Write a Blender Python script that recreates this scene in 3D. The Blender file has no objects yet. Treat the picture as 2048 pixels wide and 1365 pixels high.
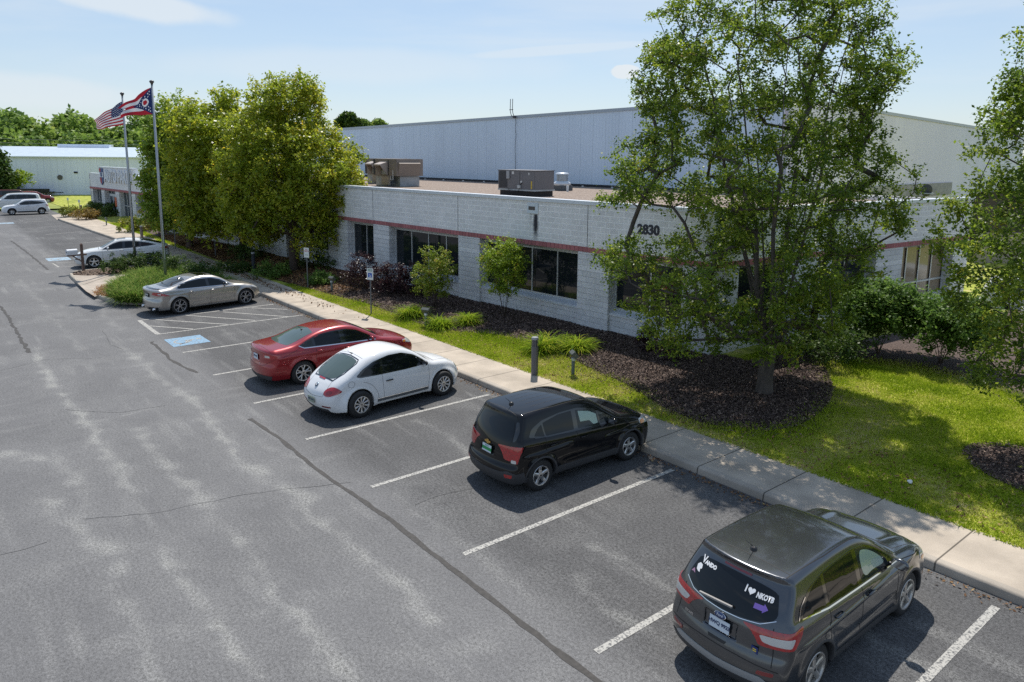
import bpy, bmesh, math, random, time
import numpy as np
from mathutils import Vector, Matrix, noise, geometry
from mathutils.bvhtree import BVHTree
random.seed(7); RNG = np.random.default_rng(7)
T0 = time.time()
scene = bpy.context.scene
COL = scene.collection
PI = math.pi

# ------------------------------------------------------------------ camera calibration
W0, H0P = 2048.0, 1365.0
FPX, CXP, CYP, CAMZ = 1463.435, 0.0, -115.0, 6.35
MROT = np.array([[0.6298893815370973, 0.7766394870439847, 0.008394890759828591],
                 [-0.13711991398919648, 0.10055855135569394, 0.9854370131757988],
                 [0.7644851183734112, -0.6218674174720047, 0.16983350338578934]])
def ray(p):
    return MROT.T @ np.array([(p[0]-W0/2-CXP)/FPX, -(p[1]-H0P/2-CYP)/FPX, -1.0])
def at(px, py, z=0.0):
    """place in the world (x, y) of a spot measured in the photograph at height z"""
    d = ray((px, py)); t = (z-CAMZ)/d[2]
    return float(d[0]*t), float(d[1]*t)
def depth_of(P):
    return float(-(MROT @ (np.array(P)-np.array([0, 0, CAMZ])))[2])
def at_depth(px, py, D):
    d = ray((px, py)); d = d/(-(MROT @ d)[2])
    return d*D + np.array([0, 0, CAMZ])
def at_wall(px, py, P0, ang):
    d = ray((px, py)); n = np.array([-math.sin(ang), math.cos(ang)])
    t = (n @ np.array(P0[:2]))/(n @ d[:2]); X = d*t
    return float((X[:2]-np.array(P0[:2])) @ np.array([math.cos(ang), math.sin(ang)])), float(X[2]+CAMZ)

# ------------------------------------------------------------------ helpers: objects
def empty(name, loc=(0, 0, 0), rz=0.0):
    o = bpy.data.objects.new(name, None); COL.objects.link(o)
    o.location = loc; o.rotation_euler = (0, 0, rz); o.empty_display_size = 0.2
    return o
def tag(o, label=None, cat=None, group=None, kind=None):
    if label: o['label'] = label
    if cat: o['category'] = cat
    if group: o['group'] = group
    if kind: o['kind'] = kind
    return o
def link(name, me, mats=None, parent=None, loc=None, smooth=False):
    o = bpy.data.objects.new(name, me); COL.objects.link(o)
    if mats is not None:
        for m in (mats if isinstance(mats, (list, tuple)) else [mats]): me.materials.append(m)
    if parent is not None: o.parent = parent
    if loc is not None: o.location = loc
    if smooth: me.polygons.foreach_set('use_smooth', np.ones(len(me.polygons), dtype=bool))
    return o
def np_mesh(name, V, F, mats=None, parent=None, smooth=False, attrs=None, midx=None, loc=None):
    """V (n,3), F (m,k) equal-size faces"""
    V = np.asarray(V, dtype=np.float32); F = np.asarray(F, dtype=np.int32)
    me = bpy.data.meshes.new(name)
    me.vertices.add(len(V)); me.vertices.foreach_set('co', V.ravel())
    k = F.shape[1]
    me.loops.add(F.size); me.loops.foreach_set('vertex_index', F.ravel())
    me.polygons.add(len(F)); me.polygons.foreach_set('loop_start', np.arange(0, F.size, k, dtype=np.int32))
    if midx is not None: me.polygons.foreach_set('material_index', np.asarray(midx, dtype=np.int32))
    if attrs:
        for an, (dom, arr) in attrs.items():
            a = me.attributes.new(an, 'FLOAT', dom); a.data.foreach_set('value', np.asarray(arr, dtype=np.float32))
    me.update(calc_edges=True)
    return link(name, me, mats, parent, loc, smooth)
class MB:
    """collects plain shapes and links them as one mesh object"""
    def __init__(s): s.v = []; s.f = []; s.m = []
    def add(s, vs, fs, mi=0):
        o = len(s.v); s.v += [tuple(v) for v in vs]; s.f += [tuple(i+o for i in f) for f in fs]; s.m += [mi]*len(fs); return s
    def box(s, x0, x1, y0, y1, z0, z1, mi=0):
        vs = [(x0,y0,z0),(x1,y0,z0),(x1,y1,z0),(x0,y1,z0),(x0,y0,z1),(x1,y0,z1),(x1,y1,z1),(x0,y1,z1)]
        return s.add(vs, [(0,3,2,1),(4,5,6,7),(0,1,5,4),(1,2,6,5),(2,3,7,6),(3,0,4,7)], mi)
    def prism(s, pts, z0, z1, mi=0):
        n = len(pts); a = sum(pts[i][0]*pts[(i+1)%n][1]-pts[(i+1)%n][0]*pts[i][1] for i in range(n))
        if a < 0: pts = pts[::-1]
        vs = [(p[0],p[1],z0) for p in pts]+[(p[0],p[1],z1) for p in pts]
        return s.add(vs, [tuple(range(n-1,-1,-1)), tuple(range(n,2*n))]+[(i,(i+1)%n,n+(i+1)%n,n+i) for i in range(n)], mi)
    def tube(s, pts, r, n=8, mi=0, cap=True):
        pts = [Vector(p) for p in pts]; rs = r if isinstance(r,(list,tuple,np.ndarray)) else [r]*len(pts)
        base = len(s.v); up = None
        for i,p in enumerate(pts):
            t = (pts[min(i+1,len(pts)-1)]-pts[max(i-1,0)]).normalized()
            if up is None: up = t.orthogonal().normalized()
            up = (up - t*up.dot(t)); up = up.normalized() if up.length>1e-6 else t.orthogonal().normalized()
            b = t.cross(up)
            for k in range(n):
                a = 2*PI*k/n; s.v.append(tuple(p+(up*math.cos(a)+b*math.sin(a))*rs[i]))
        for i in range(len(pts)-1):
            for k in range(n):
                a=base+i*n+k; b2=base+i*n+(k+1)%n
                s.f.append((a,b2,b2+n,a+n)); s.m.append(mi)
        if cap:
            s.f.append(tuple(base+k for k in range(n-1,-1,-1))); s.m.append(mi)
            e=base+(len(pts)-1)*n; s.f.append(tuple(e+k for k in range(n))); s.m.append(mi)
        return s
    def lathe(s, prof, n=16, origin=(0,0,0), mi=0, axis='z', mis=None):
        base=len(s.v); ox,oy,oz=origin
        for (r,h) in prof:
            for k in range(n):
                a=2*PI*k/n
                if axis=='z': s.v.append((ox+r*math.cos(a),oy+r*math.sin(a),oz+h))
                else: s.v.append((ox+r*math.cos(a),oy+h,oz+r*math.sin(a)))
        for i in range(len(prof)-1):
            for k in range(n):
                a=base+i*n+k; b=base+i*n+(k+1)%n
                s.f.append((a,b,b+n,a+n) if axis=='z' else (b,a,a+n,b+n)); s.m.append(mi if mis is None else mis[i])
        return s
    def build(s, name, mats, parent=None, smooth=False, bevel=0.0, loc=None, auto=None):
        me = bpy.data.meshes.new(name); me.from_pydata(s.v, [], s.f)
        me.polygons.foreach_set('material_index', np.array(s.m, dtype=np.int32))
        me.update()
        o = link(name, me, mats, parent, loc, smooth)
        if bevel > 0:
            bm = bmesh.new(); bm.from_mesh(me)
            bmesh.ops.bevel(bm, geom=[e for e in bm.edges if len(e.link_faces)==2 and e.calc_face_angle(0)>0.6], offset=bevel, segments=2, affect='EDGES', clamp_overlap=True)
            bm.to_mesh(me); bm.free(); me.update()
        if auto is not None:
            me.polygons.foreach_set('use_smooth', np.ones(len(me.polygons), dtype=bool))
            bm = bmesh.new(); bm.from_mesh(me)
            for e in bm.edges: e.smooth = not (len(e.link_faces)==2 and e.calc_face_angle(0)>auto)
            bm.to_mesh(me); bm.free()
        return o
def text_obj(name, body, size, mat, parent, loc, rot, extrude=0.002, bold=0.0, align='CENTER', sx=1.0):
    cu = bpy.data.curves.new(name, 'FONT'); cu.body = body; cu.size = size; cu.extrude = extrude; cu.offset = bold
    cu.align_x = align; cu.align_y = 'CENTER'; cu.resolution_u = 3
    tmp = bpy.data.objects.new('tmp', cu); COL.objects.link(tmp)
    dg = bpy.context.evaluated_depsgraph_get()
    me = bpy.data.meshes.new_from_object(tmp.evaluated_get(dg)); bpy.data.objects.remove(tmp)
    me.materials.clear()
    o = link(name, me, mat, parent); o.location = loc; o.rotation_euler = rot; o.scale = (sx,1,1)
    return o

def text_mesh(body, size, sx=1.0, bold=0.0):
    cu = bpy.data.curves.new('txt', 'FONT'); cu.body = body; cu.size = size; cu.offset = bold; cu.align_x = 'CENTER'; cu.align_y = 'CENTER'; cu.resolution_u = 2
    tmp = bpy.data.objects.new('tmp', cu); COL.objects.link(tmp)
    me = bpy.data.meshes.new_from_object(tmp.evaluated_get(bpy.context.evaluated_depsgraph_get())); bpy.data.objects.remove(tmp)
    me.materials.clear(); me.name = 'text'
    for v in me.vertices: v.co.x *= sx
    return me
def flat_mesh(pts):
    me = bpy.data.meshes.new('flat'); me.from_pydata([(p[0], p[1], 0) for p in pts], [], [tuple(range(len(pts)))]); return me
# ------------------------------------------------------------------ helpers: materials
def nodes_of(m):
    m.use_nodes = True; nt = m.node_tree; nt.nodes.clear(); return nt
def mat(name, color, rough=0.6, metal=0.0, coat=0.0, spec=0.5, var=0.0, vscale=8.0, bump=0.0, bscale=60.0, emit=None, trans=0.0, coatr=0.03, attr=None, ramp=None, detail=4.0, stretch=None):
    m = bpy.data.materials.new(name); nt = nodes_of(m); N = nt.nodes; L = nt.links
    out = N.new('ShaderNodeOutputMaterial'); p = N.new('ShaderNodeBsdfPrincipled')
    p.inputs['Base Color'].default_value = (*color, 1); p.inputs['Roughness'].default_value = rough
    p.inputs['Metallic'].default_value = metal; p.inputs['Coat Weight'].default_value = coat
    p.inputs['Coat Roughness'].default_value = coatr; p.inputs['Specular IOR Level'].default_value = spec
    tc = N.new('ShaderNodeTexCoord')
    src = tc.outputs['Object']
    if stretch:
        mp = N.new('ShaderNodeMapping'); mp.inputs['Scale'].default_value = stretch; L.new(src, mp.inputs[0]); src = mp.outputs[0]
    if ramp is not None:
        cr = N.new('ShaderNodeValToRGB'); els = cr.color_ramp.elements
        while len(els) < len(ramp): els.new(0.5)
        for e, (po, c) in zip(els, ramp): e.position = po; e.color = (*c, 1)
        if attr:
            at_ = N.new('ShaderNodeAttribute'); at_.attribute_name = attr; L.new(at_.outputs['Fac'], cr.inputs[0])
        else:
            nz = N.new('ShaderNodeTexNoise'); nz.inputs['Scale'].default_value = vscale; nz.inputs['Detail'].default_value = detail
            L.new(src, nz.inputs['Vector']); L.new(nz.outputs['Fac'], cr.inputs[0])
        L.new(cr.outputs[0], p.inputs['Base Color'])
    elif var > 0:
        nz = N.new('ShaderNodeTexNoise'); nz.inputs['Scale'].default_value = vscale; nz.inputs['Detail'].default_value = detail
        L.new(src, nz.inputs['Vector'])
        mr = N.new('ShaderNodeMapRange'); mr.inputs[1].default_value = 0.3; mr.inputs[2].default_value = 0.7
        mr.inputs[3].default_value = 1-var; mr.inputs[4].default_value = 1+var
        L.new(nz.outputs['Fac'], mr.inputs[0])
        mx = N.new('ShaderNodeVectorMath'); mx.operation = 'SCALE'; mx.inputs[0].default_value = color
        L.new(mr.outputs[0], mx.inputs['Scale']); L.new(mx.outputs[0], p.inputs['Base Color'])
    if bump > 0:
        nb = N.new('ShaderNodeTexNoise'); nb.inputs['Scale'].default_value = bscale; nb.inputs['Detail'].default_value = 3
        L.new(src, nb.inputs['Vector'])
        b = N.new('ShaderNodeBump'); b.inputs['Strength'].default_value = bump; b.inputs['Distance'].default_value = 0.02
        L.new(nb.outputs['Fac'], b.inputs['Height']); L.new(b.outputs[0], p.inputs['Normal'])
    if emit: p.inputs['Emission Color'].default_value = (*emit[0], 1); p.inputs['Emission Strength'].default_value = emit[1]
    if trans > 0:
        t = N.new('ShaderNodeBsdfTranslucent'); ms = N.new('ShaderNodeMixShader'); ms.inputs[0].default_value = trans
        if p.inputs['Base Color'].is_linked: L.new(p.inputs['Base Color'].links[0].from_socket, t.inputs[0])
        else: t.inputs[0].default_value = (*color, 1)
        L.new(p.outputs[0], ms.inputs[1]); L.new(t.outputs[0], ms.inputs[2]); L.new(ms.outputs[0], out.inputs[0])
    else: L.new(p.outputs[0], out.inputs[0])
    return m
def paint(name, color, metal=0.0, rough=0.35, dirt=0.03):
    """automotive paint: metallic flake base with a clear coat and a little dust"""
    m = bpy.data.materials.new(name); nt = nodes_of(m); N = nt.nodes; L = nt.links
    out = N.new('ShaderNodeOutputMaterial'); p = N.new('ShaderNodeBsdfPrincipled')
    p.inputs['Metallic'].default_value = metal; p.inputs['Roughness'].default_value = rough
    p.inputs['Coat Weight'].default_value = 1.0; p.inputs['Coat Roughness'].default_value = 0.04; p.inputs['Specular IOR Level'].default_value = 0.0 if metal == 0 else .5; p.inputs['Coat IOR'].default_value = 1.45
    tc = N.new('ShaderNodeTexCoord'); nz = N.new('ShaderNodeTexNoise'); nz.inputs['Scale'].default_value = 3.0; nz.inputs['Detail'].default_value = 5
    L.new(tc.outputs['Object'], nz.inputs['Vector'])
    mx = N.new('ShaderNodeMix'); mx.data_type = 'RGBA'
    mr = N.new('ShaderNodeMapRange'); mr.inputs[1].default_value = 0.45; mr.inputs[2].default_value = 0.75; mr.inputs[3].default_value = 0.0; mr.inputs[4].default_value = dirt
    L.new(nz.outputs['Fac'], mr.inputs[0]); L.new(mr.outputs[0], mx.inputs[0])
    mx.inputs[6].default_value = (*color, 1); mx.inputs[7].default_value = (0.45, 0.42, 0.38, 1)
    L.new(mx.outputs[2], p.inputs['Base Color']); L.new(p.outputs[0], out.inputs[0])
    mr2 = N.new('ShaderNodeMapRange'); mr2.inputs[3].default_value = 0.02; mr2.inputs[4].default_value = 0.10
    L.new(nz.outputs['Fac'], mr2.inputs[0]); L.new(mr2.outputs[0], p.inputs['Coat Roughness'])
    return m
def chaikin(pts, it=3, closed=False):
    P = np.array(pts, dtype=float)
    for _ in range(it):
        if closed:
            Q = np.roll(P, -1, axis=0); P = np.stack([.75*P+.25*Q, .25*P+.75*Q], 1).reshape(-1, P.shape[1])
        else:
            A, B = P[:-1], P[1:]
            P = np.concatenate([P[:1], np.stack([.75*A+.25*B, .25*A+.75*B], 1).reshape(-1, P.shape[1])[0:], P[-1:]])
    return P
def cdt_poly(poly, step):
    """fine triangulation of a closed 2-D outline"""
    poly = np.array(poly, dtype=float); out = []
    n = len(poly)
    for i in range(n):
        a, b = poly[i], poly[(i+1) % n]; k = max(1, int(np.hypot(*(b-a))/step))
        for j in range(k): out.append(a+(b-a)*j/k)
    m = len(out); mn, mx = poly.min(0), poly.max(0); B = np.array(out)
    gx = np.arange(mn[0]+step*.5, mx[0], step); gy = np.arange(mn[1]+step*.5, mx[1], step)
    if len(gx) and len(gy):
        G = np.array([(x, y) for x in gx for y in gy])
        ins = np.zeros(len(G), bool); j = n-1
        for i in range(n):
            xi, yi, xj, yj = *poly[i], *poly[j]
            c = ((yi > G[:,1]) != (yj > G[:,1])) & (G[:,0] < (xj-xi)*(G[:,1]-yi)/((yj-yi) if yj != yi else 1e-9)+xi)
            ins ^= c; j = i
        G = G[ins]
        if len(G):
            if len(G)*m < 4e6:
                d = np.min(np.hypot(G[:,None,0]-B[None,:,0], G[:,None,1]-B[None,:,1]), axis=1); G = G[d > step*.45]
            out = out+list(G)
    r = geometry.delaunay_2d_cdt([Vector(p) for p in out], [], [list(range(m))], 1, 1e-6)
    return np.array([tuple(v) for v in r[0]]), [tuple(f) for f in r[2]]

# ------------------------------------------------------------------ cars: smooth solid bodies
def smax(a, b, k):
    h = np.clip(0.5+0.5*(a-b)/k, 0, 1); return b*(1-h)+a*h+k*h*(1-h)
def smin(a, b, k): return -smax(-a, -b, k)
def surface_net(f, lo, hi, h):
    n = [int(math.ceil((hi[i]-lo[i])/h))+1 for i in range(3)]
    ax = [lo[i]+h*np.arange(n[i]) for i in range(3)]
    X, Y, Z = np.meshgrid(*ax, indexing='ij'); D = f(X, Y, Z)
    S = D < 0
    acc = np.zeros((n[0]-1, n[1]-1, n[2]-1, 3)); cnt = np.zeros((n[0]-1, n[1]-1, n[2]-1))
    def sl(o): return tuple(slice(o[i], n[i]-1+o[i]) for i in range(3))
    corners = [(a, b, c) for a in (0,1) for b in (0,1) for c in (0,1)]
    for c0 in corners:
        for axn in range(3):
            if c0[axn]: continue
            c1 = list(c0); c1[axn] = 1; c1 = tuple(c1)
            d0, d1 = D[sl(c0)], D[sl(c1)]; cr = (d0 < 0) != (d1 < 0)
            t = np.where(cr, d0/np.where(cr, d0-d1, 1), 0)
            for k in range(3): acc[..., k] += np.where(cr, c0[k]+(t if k == axn else 0), 0)
            cnt += cr
    act = cnt > 0; idx = -np.ones(act.shape, dtype=int); idx[act] = np.arange(act.sum())
    cells = np.argwhere(act); V = (cells+acc[act]/cnt[act][:, None])*h+np.array(lo)
    F = []
    for axn in range(3):
        o1, o2 = [i for i in range(3) if i != axn]
        a = [slice(None)]*3; b = [slice(None)]*3; a[axn] = slice(0, n[axn]-1); b[axn] = slice(1, n[axn])
        cr = S[tuple(a)] != S[tuple(b)]
        E_ = np.argwhere(cr); E_ = E_[(E_[:, o1] > 0) & (E_[:, o2] > 0) & (E_[:, o1] < n[o1]-1) & (E_[:, o2] < n[o2]-1)]
        def cell(da, db):
            q = E_.copy(); q[:, o1] -= da; q[:, o2] -= db; return idx[q[:, 0], q[:, 1], q[:, 2]]
        Q = np.stack([cell(1,1), cell(0,1), cell(0,0), cell(1,0)], 1)
        ins = S[tuple(a)][tuple(E_.T)]
        flip = ins if axn != 1 else ~ins
        Q[~flip] = Q[~flip][:, ::-1]; F.append(Q)
    return V, np.concatenate(F)
def grad(f, V, e=1e-3):
    g = np.zeros_like(V)
    for k in range(3):
        d = np.zeros(3); d[k] = e; A = V+d; B = V-d
        g[:, k] = (f(*A.T)-f(*B.T))/(2*e)
    return g

def car_field(s):
    L_ = s['L']
    top = chaikin(s['top'], 4); plan = chaikin(s['plan'], 3); belt = chaikin(s['belt'], 3); side = chaikin(s['side'], 3)
    rear = chaikin(s['rear'], 3); front = chaikin(s['front'], 3)
    xs = np.linspace(-.2, L_+.2, 400); tz = np.interp(xs, top[:,0], top[:,1]); sl = np.gradient(tz, xs)
    xm = s.get('xm', L_*.45); cw = s.get('cw', .12); crown = s.get('crown', .05)
    zb = s.get('zb', .2); wheels = s['axles']; R = s['R']; fl = s.get('flare', .015)
    zz = np.linspace(0, 2, 300); rx = np.interp(zz, rear[:,1], rear[:,0]); fx = np.interp(zz, front[:,1], front[:,0])
    rs = np.gradient(rx, zz); fs = np.gradient(fx, zz)
    kr, kf = s.get('kr', .22), s.get('kf', .3)
    def f(x, y, z):
        ay = np.abs(y)
        xe = x+np.tanh((x-xm)/.6)*cw*ay**2
        T = np.interp(xe, xs, tz)-crown*ay**2; n = np.sqrt(1+np.interp(xe, xs, sl)**2)
        b = np.interp(x, belt[:,0], belt[:,1]); u = z-b
        W = np.interp(x, plan[:,0], plan[:,1])-np.interp(u, side[:,0], side[:,1])
        for xw in wheels:
            r = np.hypot(x-xw, z-R)
            W = W+fl*np.exp(-((r-R-.07)/.06)**2)*(z < b)
        for (zc, amp, sig, x0, x1) in s.get('crease', []):
            W = W+amp*np.exp(-((z-zc-(x-x0)*.03)/sig)**2)*np.clip((x-x0)/.2, 0, 1)*np.clip((x1-x)/.2, 0, 1)
        if s.get('hoodcrease'):
            T = T+s['hoodcrease']*np.exp(-((ay-.5-.05*(x-L_*.8))/.07)**2)*np.clip((x-L_*.74)/.15, 0, 1)*np.clip((L_-.25-x)/.2, 0, 1)
        g = smax((z-T)/n, ay-W, s.get('k', .09))
        a3 = (np.interp(z, zz, rx)+kr*ay**2+s.get('kr4',.12)*ay**6-x)/np.sqrt(1+np.interp(z, zz, rs)**2)
        a4 = (x-np.interp(z, zz, fx)+kf*ay**2+.12*ay**6)/np.sqrt(1+np.interp(z, zz, fs)**2)
        g = smax(g, a3, s.get('ke', .1)); g = smax(g, a4, s.get('ke', .1)); g = smax(g, zb-z, .05)
        for (cx, cy, cz, ra, rb, rc, k) in s.get('blobs', []):
            q = np.sqrt(((x-cx)/ra)**2+((ay-cy)/rb)**2+((z-cz)/rc)**2)
            e = (q-1)*min(ra, rb, rc); e = smax(e, zb-z, .03); g = smin(g, e, k)
        for (x0, x1, z0, z1, d, zf) in s.get('recess', []):   # shallow pocket in the rear (plate well)
            dx = x-(np.interp(z, zz, rx)+kr*ay**2)-d
            q = np.maximum(np.maximum(ay-x1, np.abs(z-(z0+z1)/2)-(z1-z0)/2), dx); g = smax(g, -q, .02)
        for xw in wheels:
            r = np.hypot(x-xw, z-R); g = smax(g, -np.maximum(r-(R+.052), .50-ay), .014)
        return g
    return f

def round_poly(poly, r):
    P = np.array(poly, float); n = len(P); out = []
    for i in range(n):
        p, a, b = P[i], P[i-1], P[(i+1) % n]; la, lb = np.hypot(*(a-p)), np.hypot(*(b-p)); q = min(r, la*.4, lb*.4)
        s_, e_ = p+(a-p)/max(la, 1e-6)*q, p+(b-p)/max(lb, 1e-6)*q
        cs = abs(np.dot(a-p, b-p)/max(la*lb, 1e-6))
        for t in ((0, .33, .67, 1) if cs < .995 else (.5,)): out.append((1-t)**2*s_+2*t*(1-t)*p+t*t*e_)
    return np.array(out)
class Car:
    def __init__(c, name, spec, mats, loc, rz, label, cat, group=None, res=.03, pan=.07):
        c.s = spec; c.m = mats; c.pan = pan
        c.root = tag(empty(name, loc, rz), label, cat, group)
        c.f = f = car_field(spec)
        L_, H = spec['L'], max(p[1] for p in spec['top'])
        V, F = surface_net(f, (-.15, -1.1, .1), (L_+.15, 1.1, H+.12), res)
        for _ in range(3):
            g = grad(f, V); d = f(*V.T); V = V-np.clip(d/np.maximum((g*g).sum(1), .2), -res, res)[:, None]*g
        g = grad(f, V); nrm = g/np.linalg.norm(g, axis=1)[:, None]
        c.body = np_mesh('body', V, F, mats['paint'], c.root, True)
        # below the sill line and inside the wheel wells the shell is black underbody
        me = c.body.data; me.materials.append(M['underbody'])
        cen = V[F].mean(1); fn = nrm[F].mean(1); mi = np.zeros(len(F), int)
        for xw in spec['axles']:
            r = np.hypot(cen[:,0]-xw, cen[:,2]-spec['R']); mi[(r < spec['R']+.075) & (np.abs(fn[:,1]) < .6) & (np.abs(cen[:,1]) < .97) & (r < spec['R']+.058)] = 1
            mi[(r < spec['R']+.05)] = 1
        mi[fn[:,2] < -.7] = 1
        me.polygons.foreach_set('material_index', mi.astype(np.int32))
        try: me.normals_split_custom_set_from_vertices([tuple(x) for x in nrm])
        except Exception as ex: print('normals', ex)
        c.bvh = BVHTree.FromPolygons([tuple(v) for v in V], [tuple(q) for q in F])
    def hit(c, P, axis):
        """drop points of a flat outline onto the body along an axis"""
        if axis in ('R', 'Lf'):   # car's right (-y) / left (+y) side; P = (x, z)
            sgn = -1 if axis == 'R' else 1; o = [Vector((p[0], 2.0*sgn, p[1])) for p in P]; d = Vector((0, -sgn, 0)); k = 1
        elif axis == 'rear': o = [Vector((-2, p[0], p[1])) for p in P]; d = Vector((1, 0, 0)); k = 0
        elif axis == 'front': o = [Vector((c.s['L']+2, p[0], p[1])) for p in P]; d = Vector((-1, 0, 0)); k = 0
        else: o = [Vector((p[0], p[1], 4)) for p in P]; d = Vector((0, 0, -1)); k = 2
        out = np.zeros((len(P), 3)); ok = np.zeros(len(P), bool)
        for i, q in enumerate(o):
            h = c.bvh.ray_cast(q, d)
            if h[0] is not None: out[i] = h[0]; ok[i] = True
        for _ in range(4):
            fv = c.f(*out.T); g = grad(c.f, out); s = np.clip(-fv/np.where(np.abs(g[:,k]) < .15, .15*np.sign(g[:,k]+1e-9), g[:,k]), -.01, .01)
            out[:, k] += np.where(ok, s, 0)
        g = grad(c.f, out); n = g/np.maximum(np.linalg.norm(g, axis=1), 1e-6)[:, None]
        return out, n, ok
    def panel(c, name, poly, axis, m, off=.004, parent=None, round_=2, rad=None, step=None, label=None, thick=.012):
        poly = chaikin(poly, round_, True) if round_ == 2 else (round_poly(poly, rad or (.05 if step is None else .02)) if round_ else np.array(poly, float))
        if len(poly) > 160: poly = poly[::2]
        P, F = cdt_poly(poly, step or c.pan); nb = len(P)
        S, n, ok = c.hit(P, axis)
        F = [t for t in F if ok[list(t)].all()]
        if not F: print('empty panel', name); return None
        ed = {}
        for t in F:
            for a, b in ((t[0], t[1]), (t[1], t[2]), (t[2], t[0])): ed[(a, b)] = 1
        bd = [e for e in ed if (e[1], e[0]) not in ed]
        T = S+n*off; B = S+n*(off-thick)
        V = np.concatenate([T, B]); Fq = [tuple(t) for t in F]
        a, b, cc = F[0]; fnv = np.cross(T[b]-T[a], T[cc]-T[a])
        if fnv @ n[a] < 0: Fq = [t[::-1] for t in Fq]; bd = [(e[1], e[0]) for e in bd]
        sk = [(e[1], e[0], e[0]+nb, e[1]+nb) for e in bd]
        me = bpy.data.meshes.new(name); me.from_pydata([tuple(v) for v in V], [], Fq+sk); me.update()
        o = link(name, me, m, parent or c.root, None, True)
        try: me.normals_split_custom_set_from_vertices([tuple(x) for x in np.concatenate([n, n])])
        except Exception as ex: pass
        if label: o['label'] = label
        return o
    def both(c, name, poly, m, **k):
        c.panel(name, poly, 'R', m, **k); return c.panel(name, poly, 'Lf', m, **k)
    def mirror_y(c, name, poly, axis, m, **k):
        c.panel(name, poly, axis, m, **k)
        q = [(-p[0], p[1]) if axis in ('rear', 'front') else (p[0], -p[1]) for p in poly]
        c.panel(name, q, axis, m, **k)
    def ribbons(c, name, lines, m, w=.006, off=.0015, parent=None, step=.05):
        """thin strips laid along lines on the body: lines = [(axis, pts, closed)]"""
        if len(lines) > 1:
            nm = {'panel_gaps': 'panel_gap'}.get(name, name)
            for ln in lines: c.ribbons(nm, [ln], m, w, off, parent, step)
            return
        V, F, NN = [], [], []
        for ln in lines:
            axis, pts = ln[0], ln[1]; ww = ln[2] if len(ln) > 2 else w
            P = [];  pts = np.array(pts, float)
            for a, b in zip(pts[:-1], pts[1:]):
                k = max(1, int(np.hypot(*(b-a))/step)); P += [a+(b-a)*j/k for j in range(k)]
            P.append(pts[-1]); P = np.array(P)
            t = np.gradient(P, axis=0); t /= np.maximum(np.hypot(t[:,0], t[:,1]), 1e-6)[:, None]; nn = np.stack([-t[:,1], t[:,0]], 1)
            A, na, oa = c.hit(P+nn*ww/2, axis); B, nb_, ob = c.hit(P-nn*ww/2, axis)
            o = len(V); V += list(A+na*off); NN += list(na); V += list(B+nb_*off); NN += list(nb_); n = len(P)
            for i in range(n-1):
                if oa[i] and oa[i+1] and ob[i] and ob[i+1] and np.linalg.norm(A[i]-A[i+1]) < step*4:
                    q = (o+i, o+i+1, o+n+i+1, o+n+i); fn = np.cross(V[q[1]]-V[q[0]], V[q[2]]-V[q[0]])
                    F.append(q if fn @ na[i] > 0 else q[::-1])
        if not F: return None
        me = bpy.data.meshes.new(name); me.from_pydata([tuple(v) for v in V], [], F); me.update()
        o = link(name, me, m, parent or c.root, None, True)
        try: me.normals_split_custom_set_from_vertices([tuple(x) for x in NN])
        except Exception: pass
        return o
    def wheel(c, x, y, style):
        R = c.s['R']; w = .21; sg = -1 if y < 0 else 1; rr = R*style.get('ratio', .66)
        hub = MB().lathe([(.0, -.09), (rr*.97, -.09), (rr*.97, -.02), (.0, -.02)], 28, axis='y')
        hub.lathe([(rr*.55, -.02), (rr*.55, .0), (0, .0)], 20, axis='y')
        h = hub.build('wheel', M['brake'], c.root); h.location = (x, y-sg*.0, R); h.rotation_euler = (0, 0, 0)
        tp = [(rr*.98, -w/2+.005), (rr+.01, -w/2), (R-.045, -w/2), (R-.015, -w/2+.018), (R, -w/2+.045), (R, w/2-.045), (R-.015, w/2-.018), (R-.045, w/2), (rr+.035, w/2+.004), (rr+.01, w/2), (rr*.98, w/2-.006)]
        t = MB().lathe(tp, 40, axis='y').build('tyre', M['tyre'], h, True)
        rim = MB().lathe([(rr+.012, w/2-.004), (rr+.004, w/2+.006), (rr-.012, w/2+.002), (rr-.02, w/2-.02), (rr-.03, .0), (rr-.03, -.07)], 40, axis='y')
        n = style['n']; dbl = style.get('dbl', 0); w0, w1 = style.get('w0', .05), style.get('w1', .035)
        y0 = w/2-.035; 
        for i in range(n):
            for sgn in ((-1, 1) if dbl else (0,)):
                a = 2*PI*i/n+.3; a0 = a+sgn*dbl*.35; a1 = a+sgn*dbl
                def pt(r, ang, off, yy): return (r*math.cos(ang)-off*math.sin(ang), yy, r*math.sin(ang)+off*math.cos(ang))
                r0, r1 = .045, rr-.012
                vs = []
                for (r, ang, ww, yt) in ((r0, a0, w0/2, y0+.016), ((r0+r1)/2, (a0+a1)/2, (w0+w1)/4, y0+.012), (r1, a1, w1/2, w/2-.012)):
                    vs += [pt(r, ang, -ww, yt-.004), pt(r, ang, -ww*.5, yt+.006), pt(r, ang, ww*.5, yt+.006), pt(r, ang, ww, yt-.004), pt(r, ang, ww, yt-.035), pt(r, ang, -ww, yt-.035)]
                fs = []
                for k in range(2):
                    for j in range(6): fs.append((k*6+j, k*6+(j+1) % 6, k*6+6+(j+1) % 6, k*6+6+j))
                rim.add(vs, fs)
        rim.lathe([(.068, y0-.01), (.066, y0+.022), (.03, y0+.028), (.0, y0+.028)], 18, axis='y')
        r = rim.build('rim', style.get('mat', M['alloy']), h)
        rr_ = r.data; rr_.polygons.foreach_set('use_smooth', np.zeros(len(rr_.polygons), dtype=bool))
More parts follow.
